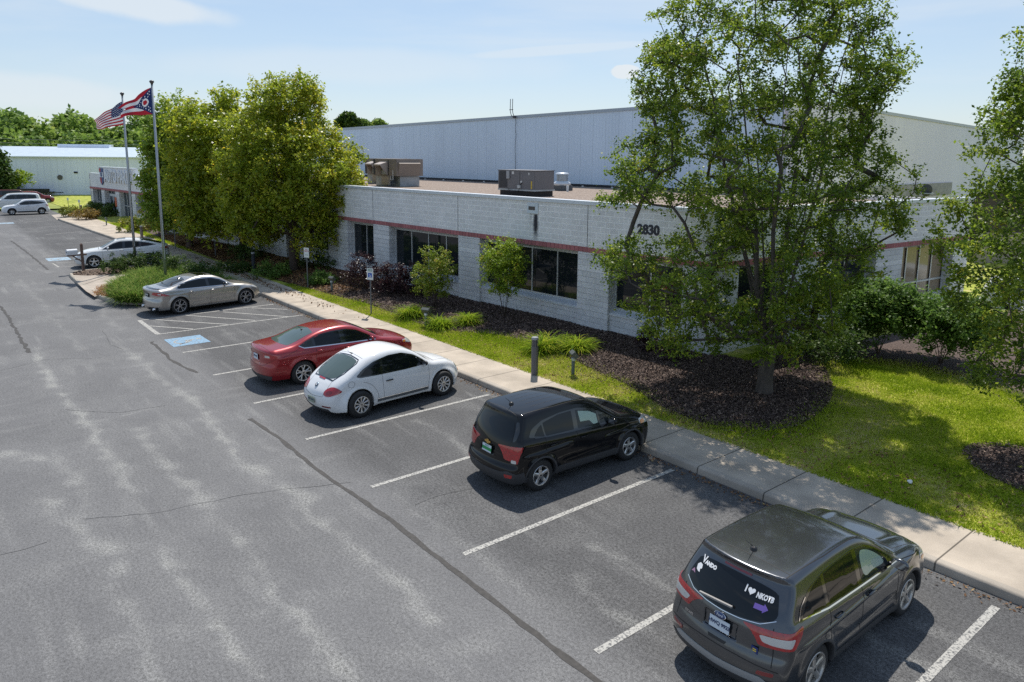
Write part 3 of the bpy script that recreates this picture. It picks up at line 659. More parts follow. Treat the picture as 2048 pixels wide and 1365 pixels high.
GRP = 'vehicles parked along the front of the office'
def arches(c, m, r0=.40, r1=.47):
    R = c.s['R']
    return
def black_suv():
    c = Car('suv', TRAX, {'paint': paint('black_paint', (.006,.006,.007), 0, .2, .01)}, (-10.74, 8.08, 0), PI/2-math.radians(1.5),
            'glossy black compact SUV with a roof antenna and green temporary plate', 'SUV', GRP, res=.03, pan=.055)
    g = M['glass_dark']
    frame = [(.52,1.17),(.62,1.32),(.9,1.43),(1.4,1.485),(1.9,1.485),(2.3,1.40),(2.62,1.24),(2.92,1.06),(2.6,1.03),(1.6,1.06),(1.0,1.09)]
    side_windows(c, [[(.66,1.17),(.78,1.30),(.88,1.36),(.92,1.12)], [(.96,1.12),(.92,1.38),(1.35,1.455),(1.72,1.46),(1.72,1.085)], [(1.84,1.08),(1.84,1.45),(2.2,1.385),(2.42,1.29),(2.44,1.05)], [(2.48,1.05),(2.47,1.27),(2.72,1.12),(2.78,1.05)]], [g, g, M['glass_mid'], M['glass_mid']], frame)
    c.both('sunshade', [(1.92,1.20),(1.90,1.42),(2.2,1.36),(2.39,1.27),(2.41,1.08),(2.28,1.08),(2.18,1.18)], M['sunshade'], off=.0065, step=.08, round_=1)
    c.panel('windscreen', [(2.45,-.52),(2.45,.52),(3.05,.68),(3.12,.3),(3.14,0),(3.12,-.3),(3.05,-.68)], 'top', M['glass_mid'], off=.004, round_=1)
    c.panel('rear_window', [(-.62,1.08),(-.60,1.25),(-.52,1.45),(0,1.49),(.52,1.45),(.60,1.25),(.62,1.08),(.3,1.01),(0,1.0),(-.3,1.01)], 'rear', g, off=.006, round_=1)
    c.mirror_y('rear_pillar_trim', [(.64,1.10),(.62,1.28),(.56,1.46),(.62,1.47),(.70,1.3),(.70,1.14)], 'rear', M['glass_black'], off=.008, round_=1)
    c.mirror_y('tail_lamp', [(.69,.70),(.67,.80),(.69,.90),(.73,.98),(.80,1.02),(.82,.86),(.80,.70)], 'rear', M['lamp_red'], off=.01, round_=1, step=.04)
    c.both('tail_lamp_side', [(.12,.74),(.12,1.0),(.26,1.03),(.36,1.03),(.30,.9),(.20,.73)], M['lamp_red'], off=.01, round_=1, step=.04)
    c.mirror_y('reversing_lamp', [(.68,.70),(.675,.765),(.77,.765),(.78,.70)], 'rear', M['lamp_clear'], off=.014, round_=1, step=.04)
    c.panel('rear_bumper', [(-.84,.26),(-.84,.50),(-.66,.545),(-.5,.50),(0,.48),(.5,.50),(.66,.545),(.84,.50),(.84,.26)], 'rear', M['cladding'], off=.008, round_=0)
    c.mirror_y('rear_reflector', [(.60,.40),(.58,.47),(.76,.48),(.74,.41)], 'rear', M['lamp_red'], off=.014, round_=1, step=.04)
    c.both('sill_cladding', [(1.22,.25),(1.20,.42),(2.95,.42),(2.93,.25)], M['cladding'], off=.006, round_=0)
    c.both('rear_bumper_side', [(.06,.27),(.08,.48),(.36,.52),(.40,.30)], M['cladding'], off=.006, round_=0)
    arches(c, M['cladding'], .392, .455)
    c.both('head_lamp', [(3.68,.80),(3.66,.90),(3.85,.93),(4.05,.85),(4.06,.76)], M['lamp_clear'], off=.008, round_=1, step=.05)
    c.both('turn_signal', [(3.70,.79),(3.69,.87),(3.82,.88),(3.84,.80)], M['lamp_amber'], off=.014, round_=1, step=.05)
    sm = []
    for s in ('R', 'Lf'):
        sm += [(s, [(.98,.62),(.92,.85),(.93,1.1)]), (s, [(1.78,.42),(1.78,1.46)]), (s, [(2.90,.42),(2.93,.8),(2.86,1.04)]), (s, [(1.22,.44),(2.9,.44)])]
    sm += [('rear', [(-.78,.66),(-.5,.62),(0,.60),(.5,.62),(.78,.66)]), ('top', [(.42,-.58),(.46,0),(.42,.58)], .01), ('top', [(.44,.56),(1.3,.60),(2.2,.57)], .01), ('top', [(.44,-.56),(1.3,-.60),(2.2,-.57)], .01),
           ('top', [(3.2,-.66),(3.22,0),(3.2,.66)], .02), ('top', [(3.2,.66),(3.7,.68),(4.0,.6)]), ('top', [(3.2,-.66),(3.7,-.68),(4.0,-.6)])]
    for y in (-.36,-.18,0,.18,.36): sm.append(('top', [(.9,y),(2.1,y)], .006))
    c.ribbons('panel_gaps', sm, M['seam'], .007)
    c.ribbons('window_edge_trim', [('R', [(.66,1.13),(1.6,1.06),(2.7,1.02)], .012), ('Lf', [(.66,1.13),(1.6,1.06),(2.7,1.02)], .012)], M['glass_black'], off=.01)
    c.wheels(STY['trax'], lip=M['cladding']); c.mirrors(2.72, 1.05); c.handles([(1.12,.92), (1.96,.90)])
    S, n, ok = c.hit(np.array([(.68, .0)]), 'top'); S = S[0]
    a = MB().lathe([(.055,-.01),(.045,.03),(.02,.045),(0,.047)], 14, tuple(S)); a.tube([(S[0], S[1], S[2]+.03), (S[0]-.16, S[1], S[2]+.17)], [.006,.003], 6)
    for v in range(len(a.v)): pass
    a.build('antenna', M['black_plastic'], c.root, True)
    p = c.plate(0, .83, None, mat('temp_plate_green', (.02,.28,.08), .5), M['white_vinyl'])
    MB().box(-.15,.15,-.0055,-.004,.02,.074).box(-.15,.15,-.0055,-.004,-.075,-.045).build('plate_band', M['plate_white'], p)
    text_obj('plate_text', 'AUTO', .045, mat('plate_teal', (.02,.2,.2), .5), p, (0,-.0065,.045), (PI/2,0,0), .0006, .001)
    S, n = c.on_rear(0, .965)
    b = MB().add([(-.10,0,-.02),(-.035,0,-.02),(-.035,0,-.045),(.035,0,-.045),(.035,0,-.02),(.09,0,-.02),(.10,0,.02),(.035,0,.02),(.035,0,.045),(-.035,0,.045),(-.035,0,.02),(-.09,0,.02)], [tuple(range(12))]).build('badge', mat('badge_gold', (.75,.5,.15), .25, .9), c.root)
    b.matrix_local = Matrix.Translation(Vector(S)+Vector((-.014,0,0))) @ Matrix.Rotation(-PI/2, 4, 'Z')
    c.root.scale = (.955,)*3
    return c
def beetle():
    c = Car('car', BEETLE, {'paint': paint('white_paint', (.74,.745,.75), 0, .3, .06)}, (-16.45, 7.08, 0), PI/2+math.radians(4.2),
            'white rounded two door car with domed roof and bulging wheel arches', 'car', GRP, res=.03, pan=.055)
    g = M['glass_mid']
    frame = [(.80,1.02),(1.0,1.16),(1.35,1.30),(1.8,1.375),(2.2,1.37),(2.55,1.27),(2.8,1.12),(2.98,.97),(2.2,.955),(1.4,.965),(.9,.98)]
    side_windows(c, [[(.90,1.01),(1.08,1.15),(1.32,1.25),(1.52,1.305),(1.50,.99)], [(1.57,.99),(1.60,1.32),(1.9,1.35),(2.2,1.34),(2.5,1.23),(2.75,1.08),(2.84,.985)]], [M['glass_dark'], M['glass_dark']], frame)
    c.panel('windscreen', [(2.52,-.50),(2.52,.50),(3.02,.64),(3.14,.3),(3.17,0),(3.14,-.3),(3.02,-.64)], 'top', M['glass_mid'], off=.004, round_=1)
    c.panel('rear_window', [(.37,-.40),(.34,0),(.37,.40),(.60,.50),(.95,.50),(1.03,.44),(1.06,0),(1.03,-.44),(.95,-.50),(.60,-.50)], 'top', M['glass_green'], off=.006, round_=2)
    c.ribbons('window_edge_trim', [('top', [(.35,-.42),(.325,0),(.35,.42),(.60,.525),(.96,.525),(1.06,.45),(1.085,0),(1.06,-.45),(.96,-.525),(.60,-.525),(.35,-.42)], .028)], M['glass_black'], off=.0065)
    lamp = [(.40,.67),(.42,.77),(.55,.84),(.70,.82),(.76,.72),(.66,.64),(.5,.62)]
    c.mirror_y('tail_lamp', lamp, 'rear', M['lamp_red'], off=.012, round_=2, step=.04)
    c.mirror_y('tail_lamp_lens', [(.47,.68),(.50,.75),(.60,.77),(.65,.70),(.56,.67)], 'rear', M['lamp_red_dark'], off=.016, round_=2, step=.04)
    c.panel('brake_light', [(-.13,.955),(.13,.955),(.14,.93),(-.14,.93)], 'rear', M['lamp_red'], off=.012, round_=1, step=.04)
    c.mirror_y('rear_reflector', [(.38,.345),(.38,.375),(.64,.385),(.64,.355)], 'rear', M['lamp_red_dark'], off=.012, round_=1, step=.04)
    c.panel('rear_valance', [(-.6,.22),(-.55,.30),(0,.28),(.55,.30),(.6,.22)], 'rear', M['cladding'], off=.008, round_=0)
    c.both('head_lamp', [(3.95,.72),(3.98,.82),(4.07,.84),(4.16,.76),(4.14,.66),(4.03,.64)], M['lamp_clear'], off=.01, round_=2, step=.04)
    c.both('turn_signal', [(4.10,.52),(4.10,.58),(4.19,.57),(4.19,.52)], M['lamp_amber'], off=.01, round_=1, step=.04)
    c.both('side_trim', [(1.36,.29),(1.36,.365),(2.93,.365),(2.93,.29)], mat('trim_grey', (.10,.11,.12), .5), off=.012, round_=0)
    c.ribbons('sill_trim', [('R', [(1.36,.37),(2.93,.37)], .01), ('Lf', [(1.36,.37),(2.93,.37)], .01)], M['chrome'], off=.014)
    sm = []
    for s in ('R', 'Lf'):
        sm += [(s, [(1.56,.30),(1.54,.60),(1.52,.96),(1.57,1.33)]), (s, [(2.92,.30),(2.97,.6),(2.96,.96)]),
               (s, [(.66+.085*math.cos(t), .86+.075*math.sin(t)) for t in np.linspace(0, 2*PI, 20)], .006)]
        sm += [(s, [(.87+.53*math.cos(a), .335+.545*math.sin(a)) for a in np.linspace(-.1, 1.35, 12)], .007)]
    sm += [('top', [(1.14,-.50),(1.16,0),(1.14,.50)], .008), ('rear', [(-.40,.60),(-.44,.75),(-.42,.9),(-.40,1.02)], .007), ('rear', [(.40,.60),(.44,.75),(.42,.9),(.40,1.02)], .007), ('rear', [(-.40,.60),(0,.57),(.40,.60)], .007),
           ('top', [(3.24,-.62),(3.28,0),(3.24,.62)], .022), ('top', [(3.25,.6),(3.7,.48),(4.05,.25),(4.1,0),(4.05,-.25),(3.7,-.48),(3.25,-.6)], .007)]
    c.ribbons('panel_gaps', sm, M['seam'], .007)
    c.wheels(STY['beetle'], .775); c.mirrors(2.78, 1.0, M['black_plastic'], .85); c.handles([(1.72,.78)], M['black_plastic'])
    S, n, ok = c.hit(np.array([(1.12, .0)]), 'top'); S = S[0]
    MB().tube([(S[0]+.06, S[1], S[2]), (S[0]-.02, S[1], S[2]+.05)], [.02,.008], 8).tube([(S[0], S[1], S[2]+.02), (S[0]-.10, S[1], S[2]+.12)], [.006,.003], 6).build('antenna', M['black_plastic'], c.root, True)
    c.plate(0, .47, 'GKV 2819', mat('plate_dull', (.25,.30,.24), .5), M['plate_blue'], .062)
    S, n = c.on_rear(0, .80)
    b = MB().lathe([(0,0),(.055,0),(.055,.01),(0,.012)], 20, axis='y').build('badge', mat('badge_steel_blue', (.08,.14,.22), .2, .5, 1), c.root, True)
    b.matrix_local = Matrix.Translation(Vector(S)+Vector(n)*.008) @ Matrix.Rotation(math.atan2(n[2],-n[0]), 4, 'Y') @ Matrix.Rotation(PI/2, 4, 'Z')
    text_obj('badge_letters', 'W', .06, M['white_vinyl'], b, (0,.013,-.01), (PI/2,0,PI), .001, .001); text_obj('badge_letters', 'V', .045, M['white_vinyl'], b, (0,.013,.024), (PI/2,0,PI), .001, .001)
    return c
def sedan(name, spec, pm, loc, rz, label, gm, sty, frame, wins, ws, rw, extra, glist=None, res=.032, group=GRP, mir=(3.12,1.0), hand=((1.62,.86),(2.48,.84)), trim=None, cat='car'):
    c = Car(name, spec, {'paint': pm}, loc, rz, label, cat, group, res=res, pan=.06)
    side_windows(c, wins, glist or [gm]*len(wins), frame)
    c.panel('windscreen', ws, 'top', M['glass_mid'], off=.004, round_=1); c.panel('rear_window', rw, 'top', gm, off=.004, round_=1)
    extra(c); c.wheels(STY[sty]); c.mirrors(*mir); c.handles(list(hand), trim)
    return c
def red_sedan():
    def ex(c):
        c.mirror_y('tail_lamp', [(.44,.83),(.46,.93),(.66,.96),(.82,.955),(.84,.86),(.7,.83)], 'rear', M['lamp_red'], off=.008, round_=1, step=.04)
        c.mirror_y('tail_lamp_lens', [(.52,.855),(.53,.92),(.70,.925),(.72,.87)], 'rear', M['lamp_clear'], off=.012, round_=1, step=.04)
        c.both('tail_lamp_side', [(.12,.85),(.12,.96),(.34,.965),(.46,.90),(.3,.85)], M['lamp_red'], off=.008, round_=1, step=.04)
        c.both('head_lamp', [(4.28,.74),(4.26,.80),(4.5,.80),(4.68,.70),(4.6,.66)], M['lamp_clear'], off=.008, round_=1, step=.04)
        c.both('turn_signal', [(4.28,.73),(4.28,.79),(4.38,.78),(4.38,.72)], M['lamp_amber'], off=.012, round_=1, step=.04)
        c.panel('rear_valance', [(-.72,.22),(-.78,.36),(0,.33),(.78,.36),(.72,.22)], 'rear', M['cladding'], off=.008, round_=0)
        c.ribbons('chrome_trim', [(s, [(.98,1.10),(1.12,1.03),(1.9,1.0),(3.35,.955)], .02) for s in ('R','Lf')], M['chrome'], off=.010)
        sm = []
        for s in ('R','Lf'): sm += [(s, [(1.42,.62),(1.46,.9),(1.45,1.03),(1.56,1.3)]), (s, [(2.36,.34),(2.36,1.0),(2.30,1.36)]), (s, [(3.42,.34),(3.46,.8),(3.40,.96)]), (s, [(1.5,.34),(3.42,.34)]), (s, [(.48,.86),(1.0,1.05)])]
        sm += [('rear', [(-.80,.80),(-.46,.62),(0,.60),(.46,.62),(.80,.80)]), ('top', [(.20,-.75),(.18,0),(.20,.75)]), ('top', [(.55,.74),(.2,.76)]), ('top', [(3.66,-.70),(3.70,0),(3.66,.70)], .02), ('top', [(3.66,.7),(4.2,.72),(4.6,.6)]), ('top', [(3.66,-.7),(4.2,-.72),(4.6,-.6)])]
        c.ribbons('panel_gaps', sm, M['seam'], .007)
        c.plate(0, .81, 'FMJ 4407', M['plate_white'], M['plate_blue'], .065)
        S, n, ok = c.hit(np.array([(1.42, .0)]), 'top'); S = S[0]
        MB().lathe([(.04,-.01),(.03,.025),(0,.03)], 12, tuple(S)).tube([(S[0], S[1], S[2]+.02), (S[0]-.2, S[1], S[2]+.2)], [.005,.003], 6).build('antenna', M['black_plastic'], c.root, True)
        S, n = c.on_rear(-.28, .68); MB().add([(S[0]-.01,-.30,.66),(S[0]-.01,-.24,.66),(S[0]-.01,-.24,.68),(S[0]-.01,-.30,.68)], [(0,1,2,3)]).build('model_badge', M['chrome'], c.root)
    return sedan('car', FUSION, paint('ruby_paint', (.30,.012,.018), .35, .3, .02), (-19.94, 6.93, 0), PI/2, 'shiny ruby red four door sedan with chrome window line', M['glass_green'], 'fusion',
        [(.98,1.10),(1.2,1.20),(1.55,1.315),(2.0,1.36),(2.45,1.365),(2.8,1.29),(3.1,1.14),(3.42,.97),(3.0,.96),(2.0,.995),(1.12,1.03)],
        [[(1.03,1.09),(1.20,1.17),(1.38,1.235),(1.40,1.045)], [(1.47,1.045),(1.46,1.255),(1.75,1.33),(2.24,1.335),(2.25,1.02)], [(2.40,1.015),(2.38,1.33),(2.70,1.28),(2.95,1.18),(3.2,1.03),(3.24,.985)]],
        [(2.80,-.52),(2.80,.52),(3.48,.68),(3.60,.3),(3.62,0),(3.60,-.3),(3.48,-.68)], [(.72,-.58),(.64,-.3),(.62,0),(.64,.3),(.72,.58),(1.52,.52),(1.60,0),(1.52,-.52)], ex, [M['glass_mid'], M['glass_dark'], M['glass_dark']], mir=(3.16,1.0), hand=((1.58,.90),(2.46,.88)))
def silver_sedan():
    def ex(c):
        c.mirror_y('tail_lamp', [(.42,.84),(.50,.90),(.66,.945),(.82,.95),(.84,.82),(.7,.81)], 'rear', M['lamp_red'], off=.008, round_=1, step=.04)
        c.both('tail_lamp_side', [(.10,.84),(.10,.95),(.26,.94),(.52,.84),(.62,.79),(.4,.80)], M['lamp_red'], off=.008, round_=1, step=.04)
        c.both('tail_lamp_lens', [(.20,.86),(.20,.91),(.29,.90),(.29,.85)], M['lamp_clear'], off=.012, round_=0, step=.04)
        c.both('head_lamp', [(4.1,.74),(4.1,.80),(4.34,.79),(4.5,.68),(4.36,.66)], M['lamp_clear'], off=.008, round_=1, step=.04)
        c.panel('rear_valance', [(-.72,.20),(-.76,.36),(0,.33),(.76,.36),(.72,.20)], 'rear', M['glass_black'], off=.008, round_=0)
        c.panel('sunroof', [(1.95,-.40),(1.95,.40),(2.42,.40),(2.42,-.40)], 'top', M['glass_black'], off=.003, round_=1)
        c.ribbons('chrome_trim', [(s, [(.92,1.06),(1.06,1.30-.12),(1.45,1.275),(1.9,1.32),(2.4,1.31),(2.75,1.21),(3.1,1.02)], .014) for s in ('R','Lf')]+[(s, [(.90,1.05),(1.0,1.0),(2.0,.975),(3.15,.95)], .016) for s in ('R','Lf')], M['chrome'], off=.010)
        c.ribbons('sill_trim', [(s, [(1.45,.26),(1.8,.25),(3.3,.235)], .03) for s in ('R','Lf')], mat('sill_light', (.5,.48,.45), .3, .6, 1), off=.012)
        sm = []
        for s in ('R','Lf'): sm += [(s, [(1.38,.60),(1.40,.85),(1.38,1.0)]), (s, [(2.26,.28),(2.26,.98),(2.20,1.32)]), (s, [(3.28,.28),(3.30,.8),(3.22,.95)]), (s, [(1.5,.30),(3.28,.30)])]
        sm += [('rear', [(-.80,.80),(-.46,.64),(0,.62),(.46,.64),(.80,.80)]), ('top', [(3.42,-.68),(3.46,0),(3.42,.68)], .02), ('top', [(3.42,.68),(4.0,.68),(4.35,.55)]), ('top', [(3.42,-.68),(4.0,-.68),(4.35,-.55)])]
        c.ribbons('panel_gaps', sm, M['seam'], .007)
        c.panel('boot_spoiler', [(.25,-.60),(.15,-.3),(.13,0),(.15,.3),(.25,.60),(.34,.60),(.23,.3),(.21,0),(.23,-.3),(.34,-.60)], 'top', M['glass_black'], off=.022, round_=0, thick=.035)
        for y in (-.56,.56): MB().lathe([(.05,-.06),(.05,.02),(.04,.02),(.04,-.05)], 14, (0,0,0), axis='y').build('exhaust_tip', M['chrome'], c.root, True).matrix_local = Matrix.Translation((.06,y,.27)) @ Matrix.Rotation(PI/2, 4, 'Z')
        S, n, ok = c.hit(np.array([(1.38, .0)]), 'top'); S = S[0]
        MB().add([(S[0]-.10,0,S[2]-.01),(S[0]-.10,0,S[2]+.05),(S[0]+.12,0,S[2]-.01),(S[0]-.02,.035,S[2]-.01),(S[0]-.02,-.035,S[2]-.01)], [(0,1,3),(1,2,3),(0,4,1),(1,4,2)]).build('antenna', c.m['paint'], c.root)
        c.plate(0, .80, 'JEB 2150', mat('plate_dark', (.05,.07,.06), .4), M['white_vinyl'], .06)
    return sedan('car', LEXUS, paint('silver_paint', (.42,.40,.375), .7, .32, .03), (-31.62, 6.78, 0), PI/2+math.radians(7.5), 'warm silver sports sedan with boot spoiler and sunroof beside the planted island', M['glass_mid'], 'lexus',
        [(.90,1.06),(1.06,1.18),(1.45,1.275),(1.9,1.32),(2.4,1.31),(2.75,1.21),(3.0,1.07),(3.15,.96),(2.5,.955),(1.6,.98),(1.0,1.0)],
        [[(.96,1.05),(1.12,1.16),(1.5,1.25),(1.9,1.29),(2.14,1.29),(2.15,.995),(1.5,1.005)], [(2.27,.99),(2.25,1.285),(2.45,1.265),(2.7,1.17),(2.9,1.04),(2.95,.975)]],
        [(2.60,-.50),(2.60,.50),(3.22,.66),(3.34,.3),(3.36,0),(3.34,-.3),(3.22,-.66)], [(.66,-.55),(.58,-.3),(.56,0),(.58,.3),(.66,.55),(1.38,.50),(1.45,0),(1.38,-.50)], ex, [M['glass_dark'], M['glass_dark']], mir=(2.90,.99), hand=((1.46,.86),(2.36,.84)))
def white_hatch():
    def ex(c):
        c.both('tail_lamp_side', [(.10,.94),(.10,1.06),(.34,1.06),(.52,1.0),(.3,.93)], M['lamp_red'], off=.008, round_=1, step=.05)
        c.both('head_lamp', [(4.30,.76),(4.24,.86),(4.5,.88),(4.78,.76),(4.7,.70)], M['lamp_clear'], off=.008, round_=1, step=.05)
        c.both('fog_lamp_trim', [(4.62,.50),(4.60,.56),(4.86,.56),(4.88,.51)], M['glass_black'], off=.008, round_=1, step=.05)
        c.panel('grille', [(-.42,.60),(-.46,.78),(.46,.78),(.42,.60)], 'front', M['glass_black'], off=.008, round_=1)
        c.ribbons('grille_bar', [('front', [(-.44,.74),(.44,.74)], .02), ('front', [(-.43,.68),(.43,.68)], .02), ('front', [(-.42,.63),(.42,.63)], .02)], M['chrome'], off=.014)
        c.panel('lower_grille', [(-.5,.36),(-.55,.46),(.55,.46),(.5,.36)], 'front', M['glass_black'], off=.008, round_=1)
        c.panel('sunroof', [(2.3,-.42),(2.3,.42),(2.75,.42),(2.75,-.42)], 'top', M['glass_mid'], off=.003, round_=1)
        sm = []
        for s in ('R','Lf'): sm += [(s, [(1.50,.65),(1.54,.95),(1.54,1.10),(1.7,1.4)]), (s, [(2.42,.36),(2.42,1.08),(2.40,1.45)]), (s, [(3.46,.36),(3.50,.9),(3.46,1.0)]), (s, [(1.6,.36),(3.46,.36)])]
        sm += [('top', [(3.66,-.72),(3.72,0),(3.66,.72)], .02), ('top', [(3.66,.72),(4.3,.72),(4.7,.55)]), ('top', [(3.66,-.72),(4.3,-.72),(4.7,-.55)])]
        c.ribbons('panel_gaps', sm, M['seam'], .007)
    x, y = at(197, 535)
    return sedan('car', CROSS, paint('pearl_paint', (.70,.71,.71), 0, .3, .04), (-46.5, 11.5, 0), -PI/2-math.radians(12), 'white fastback hatchback facing the driveway behind the mailbox', M['glass_dark'], 'cross',
        [(.70,1.20),(1.1,1.31),(1.6,1.40),(2.1,1.44),(2.6,1.43),(2.95,1.33),(3.25,1.17),(3.5,1.03),(3.0,1.02),(2.0,1.06),(1.1,1.14)],
        [[(.86,1.20),(1.2,1.30),(1.50,1.355),(1.52,1.12),(1.2,1.14)], [(1.60,1.12),(1.62,1.375),(2.1,1.415),(2.34,1.41),(2.34,1.085)], [(2.48,1.08),(2.46,1.405),(2.65,1.385),(2.9,1.30),(3.1,1.19),(3.3,1.06)]],
        [(2.86,-.54),(2.86,.54),(3.48,.70),(3.60,.3),(3.62,0),(3.60,-.3),(3.48,-.70)], [(.50,-.60),(.42,0),(.50,.60),(1.5,.58),(1.56,0),(1.5,-.58)], ex, None, res=.04, mir=(3.18,1.08), hand=((1.66,.97),(2.54,.95)))
def far_cars():
    """vehicles at the far end of the lot: same build, coarser"""
    g = 'vehicles parked at the far end of the lot'
    def simple(name, spec, col, px, py, z, rz, label, cat, axle_i, frame, wins, ws, rw, clad=False, metal=0, roofdark=False):
        x, y = at(px, py); o = spec['axles'][axle_i]
        d = Vector((math.cos(rz), math.sin(rz))); right = Vector((math.cos(rz+PI/2), math.sin(rz+PI/2)))
        sidev = right if right.x > 0 else -right   # the flank that faces the camera
        loc = (x-d.x*o-sidev.x*(spec['hw']-.03), y-d.y*o-sidev.y*(spec['hw']-.03), 0)
        c = Car(name, spec, {'paint': paint(cat+'_far_paint', col, metal, .3, .05)}, loc, rz, label, cat, g, res=.06, pan=.14)
        side_windows(c, wins, [M['glass_mid']]*len(wins), frame); c.panel('windscreen', ws, 'top', M['glass_green'], off=.006, round_=1)
        if rw: c.panel('rear_window', rw, 'rear', M['glass_dark'], off=.006, round_=1)
        c.both('tail_lamp', [(.12,.86),(.12,1.0),(.45,1.0),(.3,.86)], M['lamp_red'], off=.01, round_=1, step=.08)
        c.both('head_lamp', [(spec['L']-.55,.80),(spec['L']-.5,.90),(spec['L']-.2,.84),(spec['L']-.2,.76)], M['lamp_clear'], off=.01, round_=1, step=.08)
        if clad: arches(c, M['cladding'], .395, .48); c.both('sill_cladding', [(1.25,.25),(1.2,.40),(3.0,.40),(2.95,.25)], M['cladding'], off=.008, round_=0)
        c.wheels(STY['trax'], lip=M['cladding'] if clad else None); c.mirrors(spec['axles'][1]-.66, spec['belt'][3][1]+.05); c.handles([(1.15,.95),(2.0,.93)])
        return c
    kw = dict(frame=[(.40,1.22),(.9,1.36),(1.6,1.42),(2.2,1.41),(2.6,1.27),(2.92,1.08),(2.5,1.03),(1.5,1.06),(.8,1.12)],
        wins=[[(.62,1.22),(.95,1.34),(1.0,1.1)], [(1.05,1.09),(1.05,1.36),(1.75,1.40),(1.78,1.06)], [(1.9,1.05),(1.9,1.40),(2.3,1.34),(2.65,1.14),(2.7,1.05)]],
        ws=[(2.5,-.52),(2.5,.52),(3.12,.68),(3.22,0),(3.12,-.68)], rw=[(-.6,1.1),(-.5,1.38),(0,1.42),(.5,1.38),(.6,1.1),(0,1.05)])
    simple('car', KICKS, (.72,.73,.75), 25, 431, 0, -PI/2, 'white crossover with black wheel arches at the far end of the lot', 'crossover', 1, clad=True, **kw)
    pk = dict(frame=[(.5,1.32),(.6,1.70),(1.5,1.76),(2.9,1.76),(3.4,1.62),(3.85,1.30),(3,1.26),(1,1.28)],
        wins=[[(.65,1.35),(.72,1.66),(1.35,1.70),(1.4,1.32)], [(1.5,1.32),(1.5,1.71),(2.4,1.73),(2.45,1.31)], [(2.6,1.31),(2.6,1.72),(3.1,1.66),(3.5,1.46),(3.65,1.32)]],
        ws=[(3.3,-.66),(3.3,.66),(3.95,.80),(4.08,0),(3.95,-.80)], rw=[(-.7,1.35),(-.62,1.7),(.62,1.7),(.7,1.35)])
    simple('car', PICK, (.70,.71,.72), -12, 423, 0, -PI/2, 'large white SUV half hidden behind the white crossover', 'SUV', 1, **pk)
    simple('car', PICK, (.10,.035,.035), -38, 413, 0, -PI/2, 'dark maroon van roof showing beyond the white vehicles', 'van', 1, **pk)
    simple('car', KICKS, (.20,.03,.035), 48, 409, 0, PI/2, 'small dark red car peeking over the white SUV', 'car', 0, **kw)
    # cars glimpsed through the trees at the right
    def glimpse(px, py, rz, col, label):
        x, y = at(px, py); c = Car('car', KICKS, {'paint': paint('pale_far_paint', col, 0, .3, .05)}, (x, y, 0), rz, label, 'car', 'cars glimpsed through the right hand tree', res=.06, pan=.14)
        side_windows(c, kw['wins'], [M['glass_mid']]*3, kw['frame']); c.panel('windscreen', kw['ws'], 'top', M['glass_green'], off=.006, round_=1); c.wheels(STY['trax'])
    glimpse(1955, 622, .2, (.74,.75,.76), 'white car roof seen through branches beside the wing windows'); glimpse(2040, 640, .2, (.66,.68,.70), 'pale car at the right edge seen through the tree')

# ------------------------------------------------------------------ camera, sun, sky
cam = bpy.data.cameras.new('camera'); camo = bpy.data.objects.new('camera', cam); COL.objects.link(camo)
camo.matrix_world = Matrix.Translation((0, 0, CAMZ)) @ Matrix(MROT.T.tolist()).to_4x4()
cam.sensor_width = 36; cam.sensor_fit = 'HORIZONTAL'; cam.lens = FPX/W0*36; cam.shift_x = -CXP/W0; cam.shift_y = CYP/W0
cam.clip_start = .1; cam.clip_end = 3000; scene.camera = camo
SUN_EL, SUN_AZ = math.radians(59), math.atan2(.669, -.743)      # towards the sun, measured from +x
sd = Vector((math.cos(SUN_AZ)*math.cos(SUN_EL), math.sin(SUN_AZ)*math.cos(SUN_EL), math.sin(SUN_EL)))
sl = bpy.data.lights.new('sun', 'SUN'); sl.energy = 5.0; sl.angle = math.radians(.55); sl.color = (1, .955, .88)
so = bpy.data.objects.new('sun', sl); COL.objects.link(so); so.rotation_euler = (-sd).to_track_quat('-Z', 'Y').to_euler(); so.location = (-40, 40, 60)
wd = bpy.data.worlds.new('World'); scene.world = wd; wd.use_nodes = True; nt = wd.node_tree; N, L = nt.nodes, nt.links
bg = N['Background']; bg.inputs[1].default_value = .125
sk = N.new('ShaderNodeTexSky'); sk.sky_type = 'NISHITA'; sk.sun_disc = False; sk.sun_elevation = SUN_EL; sk.sun_rotation = PI/2-SUN_AZ
sk.air_density = 1.15; sk.dust_density = .25; sk.ozone_density = 3.0; sk.altitude = 200
tc = N.new('ShaderNodeTexCoord')
# thin cirrus: stretched noise over the sky directions
def sky_noise(scale, stretch, lo, hi, detail=6, rot=0.0, seed=0.0):
    mp = N.new('ShaderNodeMapping'); mp.inputs['Scale'].default_value = stretch; mp.inputs['Rotation'].default_value = (0, rot, .9); mp.inputs['Location'].default_value = (seed, seed*.7, seed*1.3)
    L.new(tc.outputs['Generated'], mp.inputs[0]); nz = N.new('ShaderNodeTexNoise'); nz.inputs['Scale'].default_value = scale; nz.inputs['Detail'].default_value = detail; nz.inputs['Roughness'].default_value = .55
    nz.inputs['Distortion'].default_value = .6
    L.new(mp.outputs[0], nz.inputs['Vector']); r = N.new('ShaderNodeMapRange'); r.inputs[1].default_value = lo; r.inputs[2].default_value = hi; r.interpolation_type = 'SMOOTHSTEP'; L.new(nz.outputs['Fac'], r.inputs[0]); return r.outputs[0]
c1 = sky_noise(1.6, (1, 1, 7), .46, .78, rot=.06, seed=3.1)
mul = N.new('ShaderNodeMath'); mul.operation = 'MULTIPLY'; mul.inputs[1].default_value = .55; L.new(c1, mul.inputs[0])
acc = mul.outputs[0]
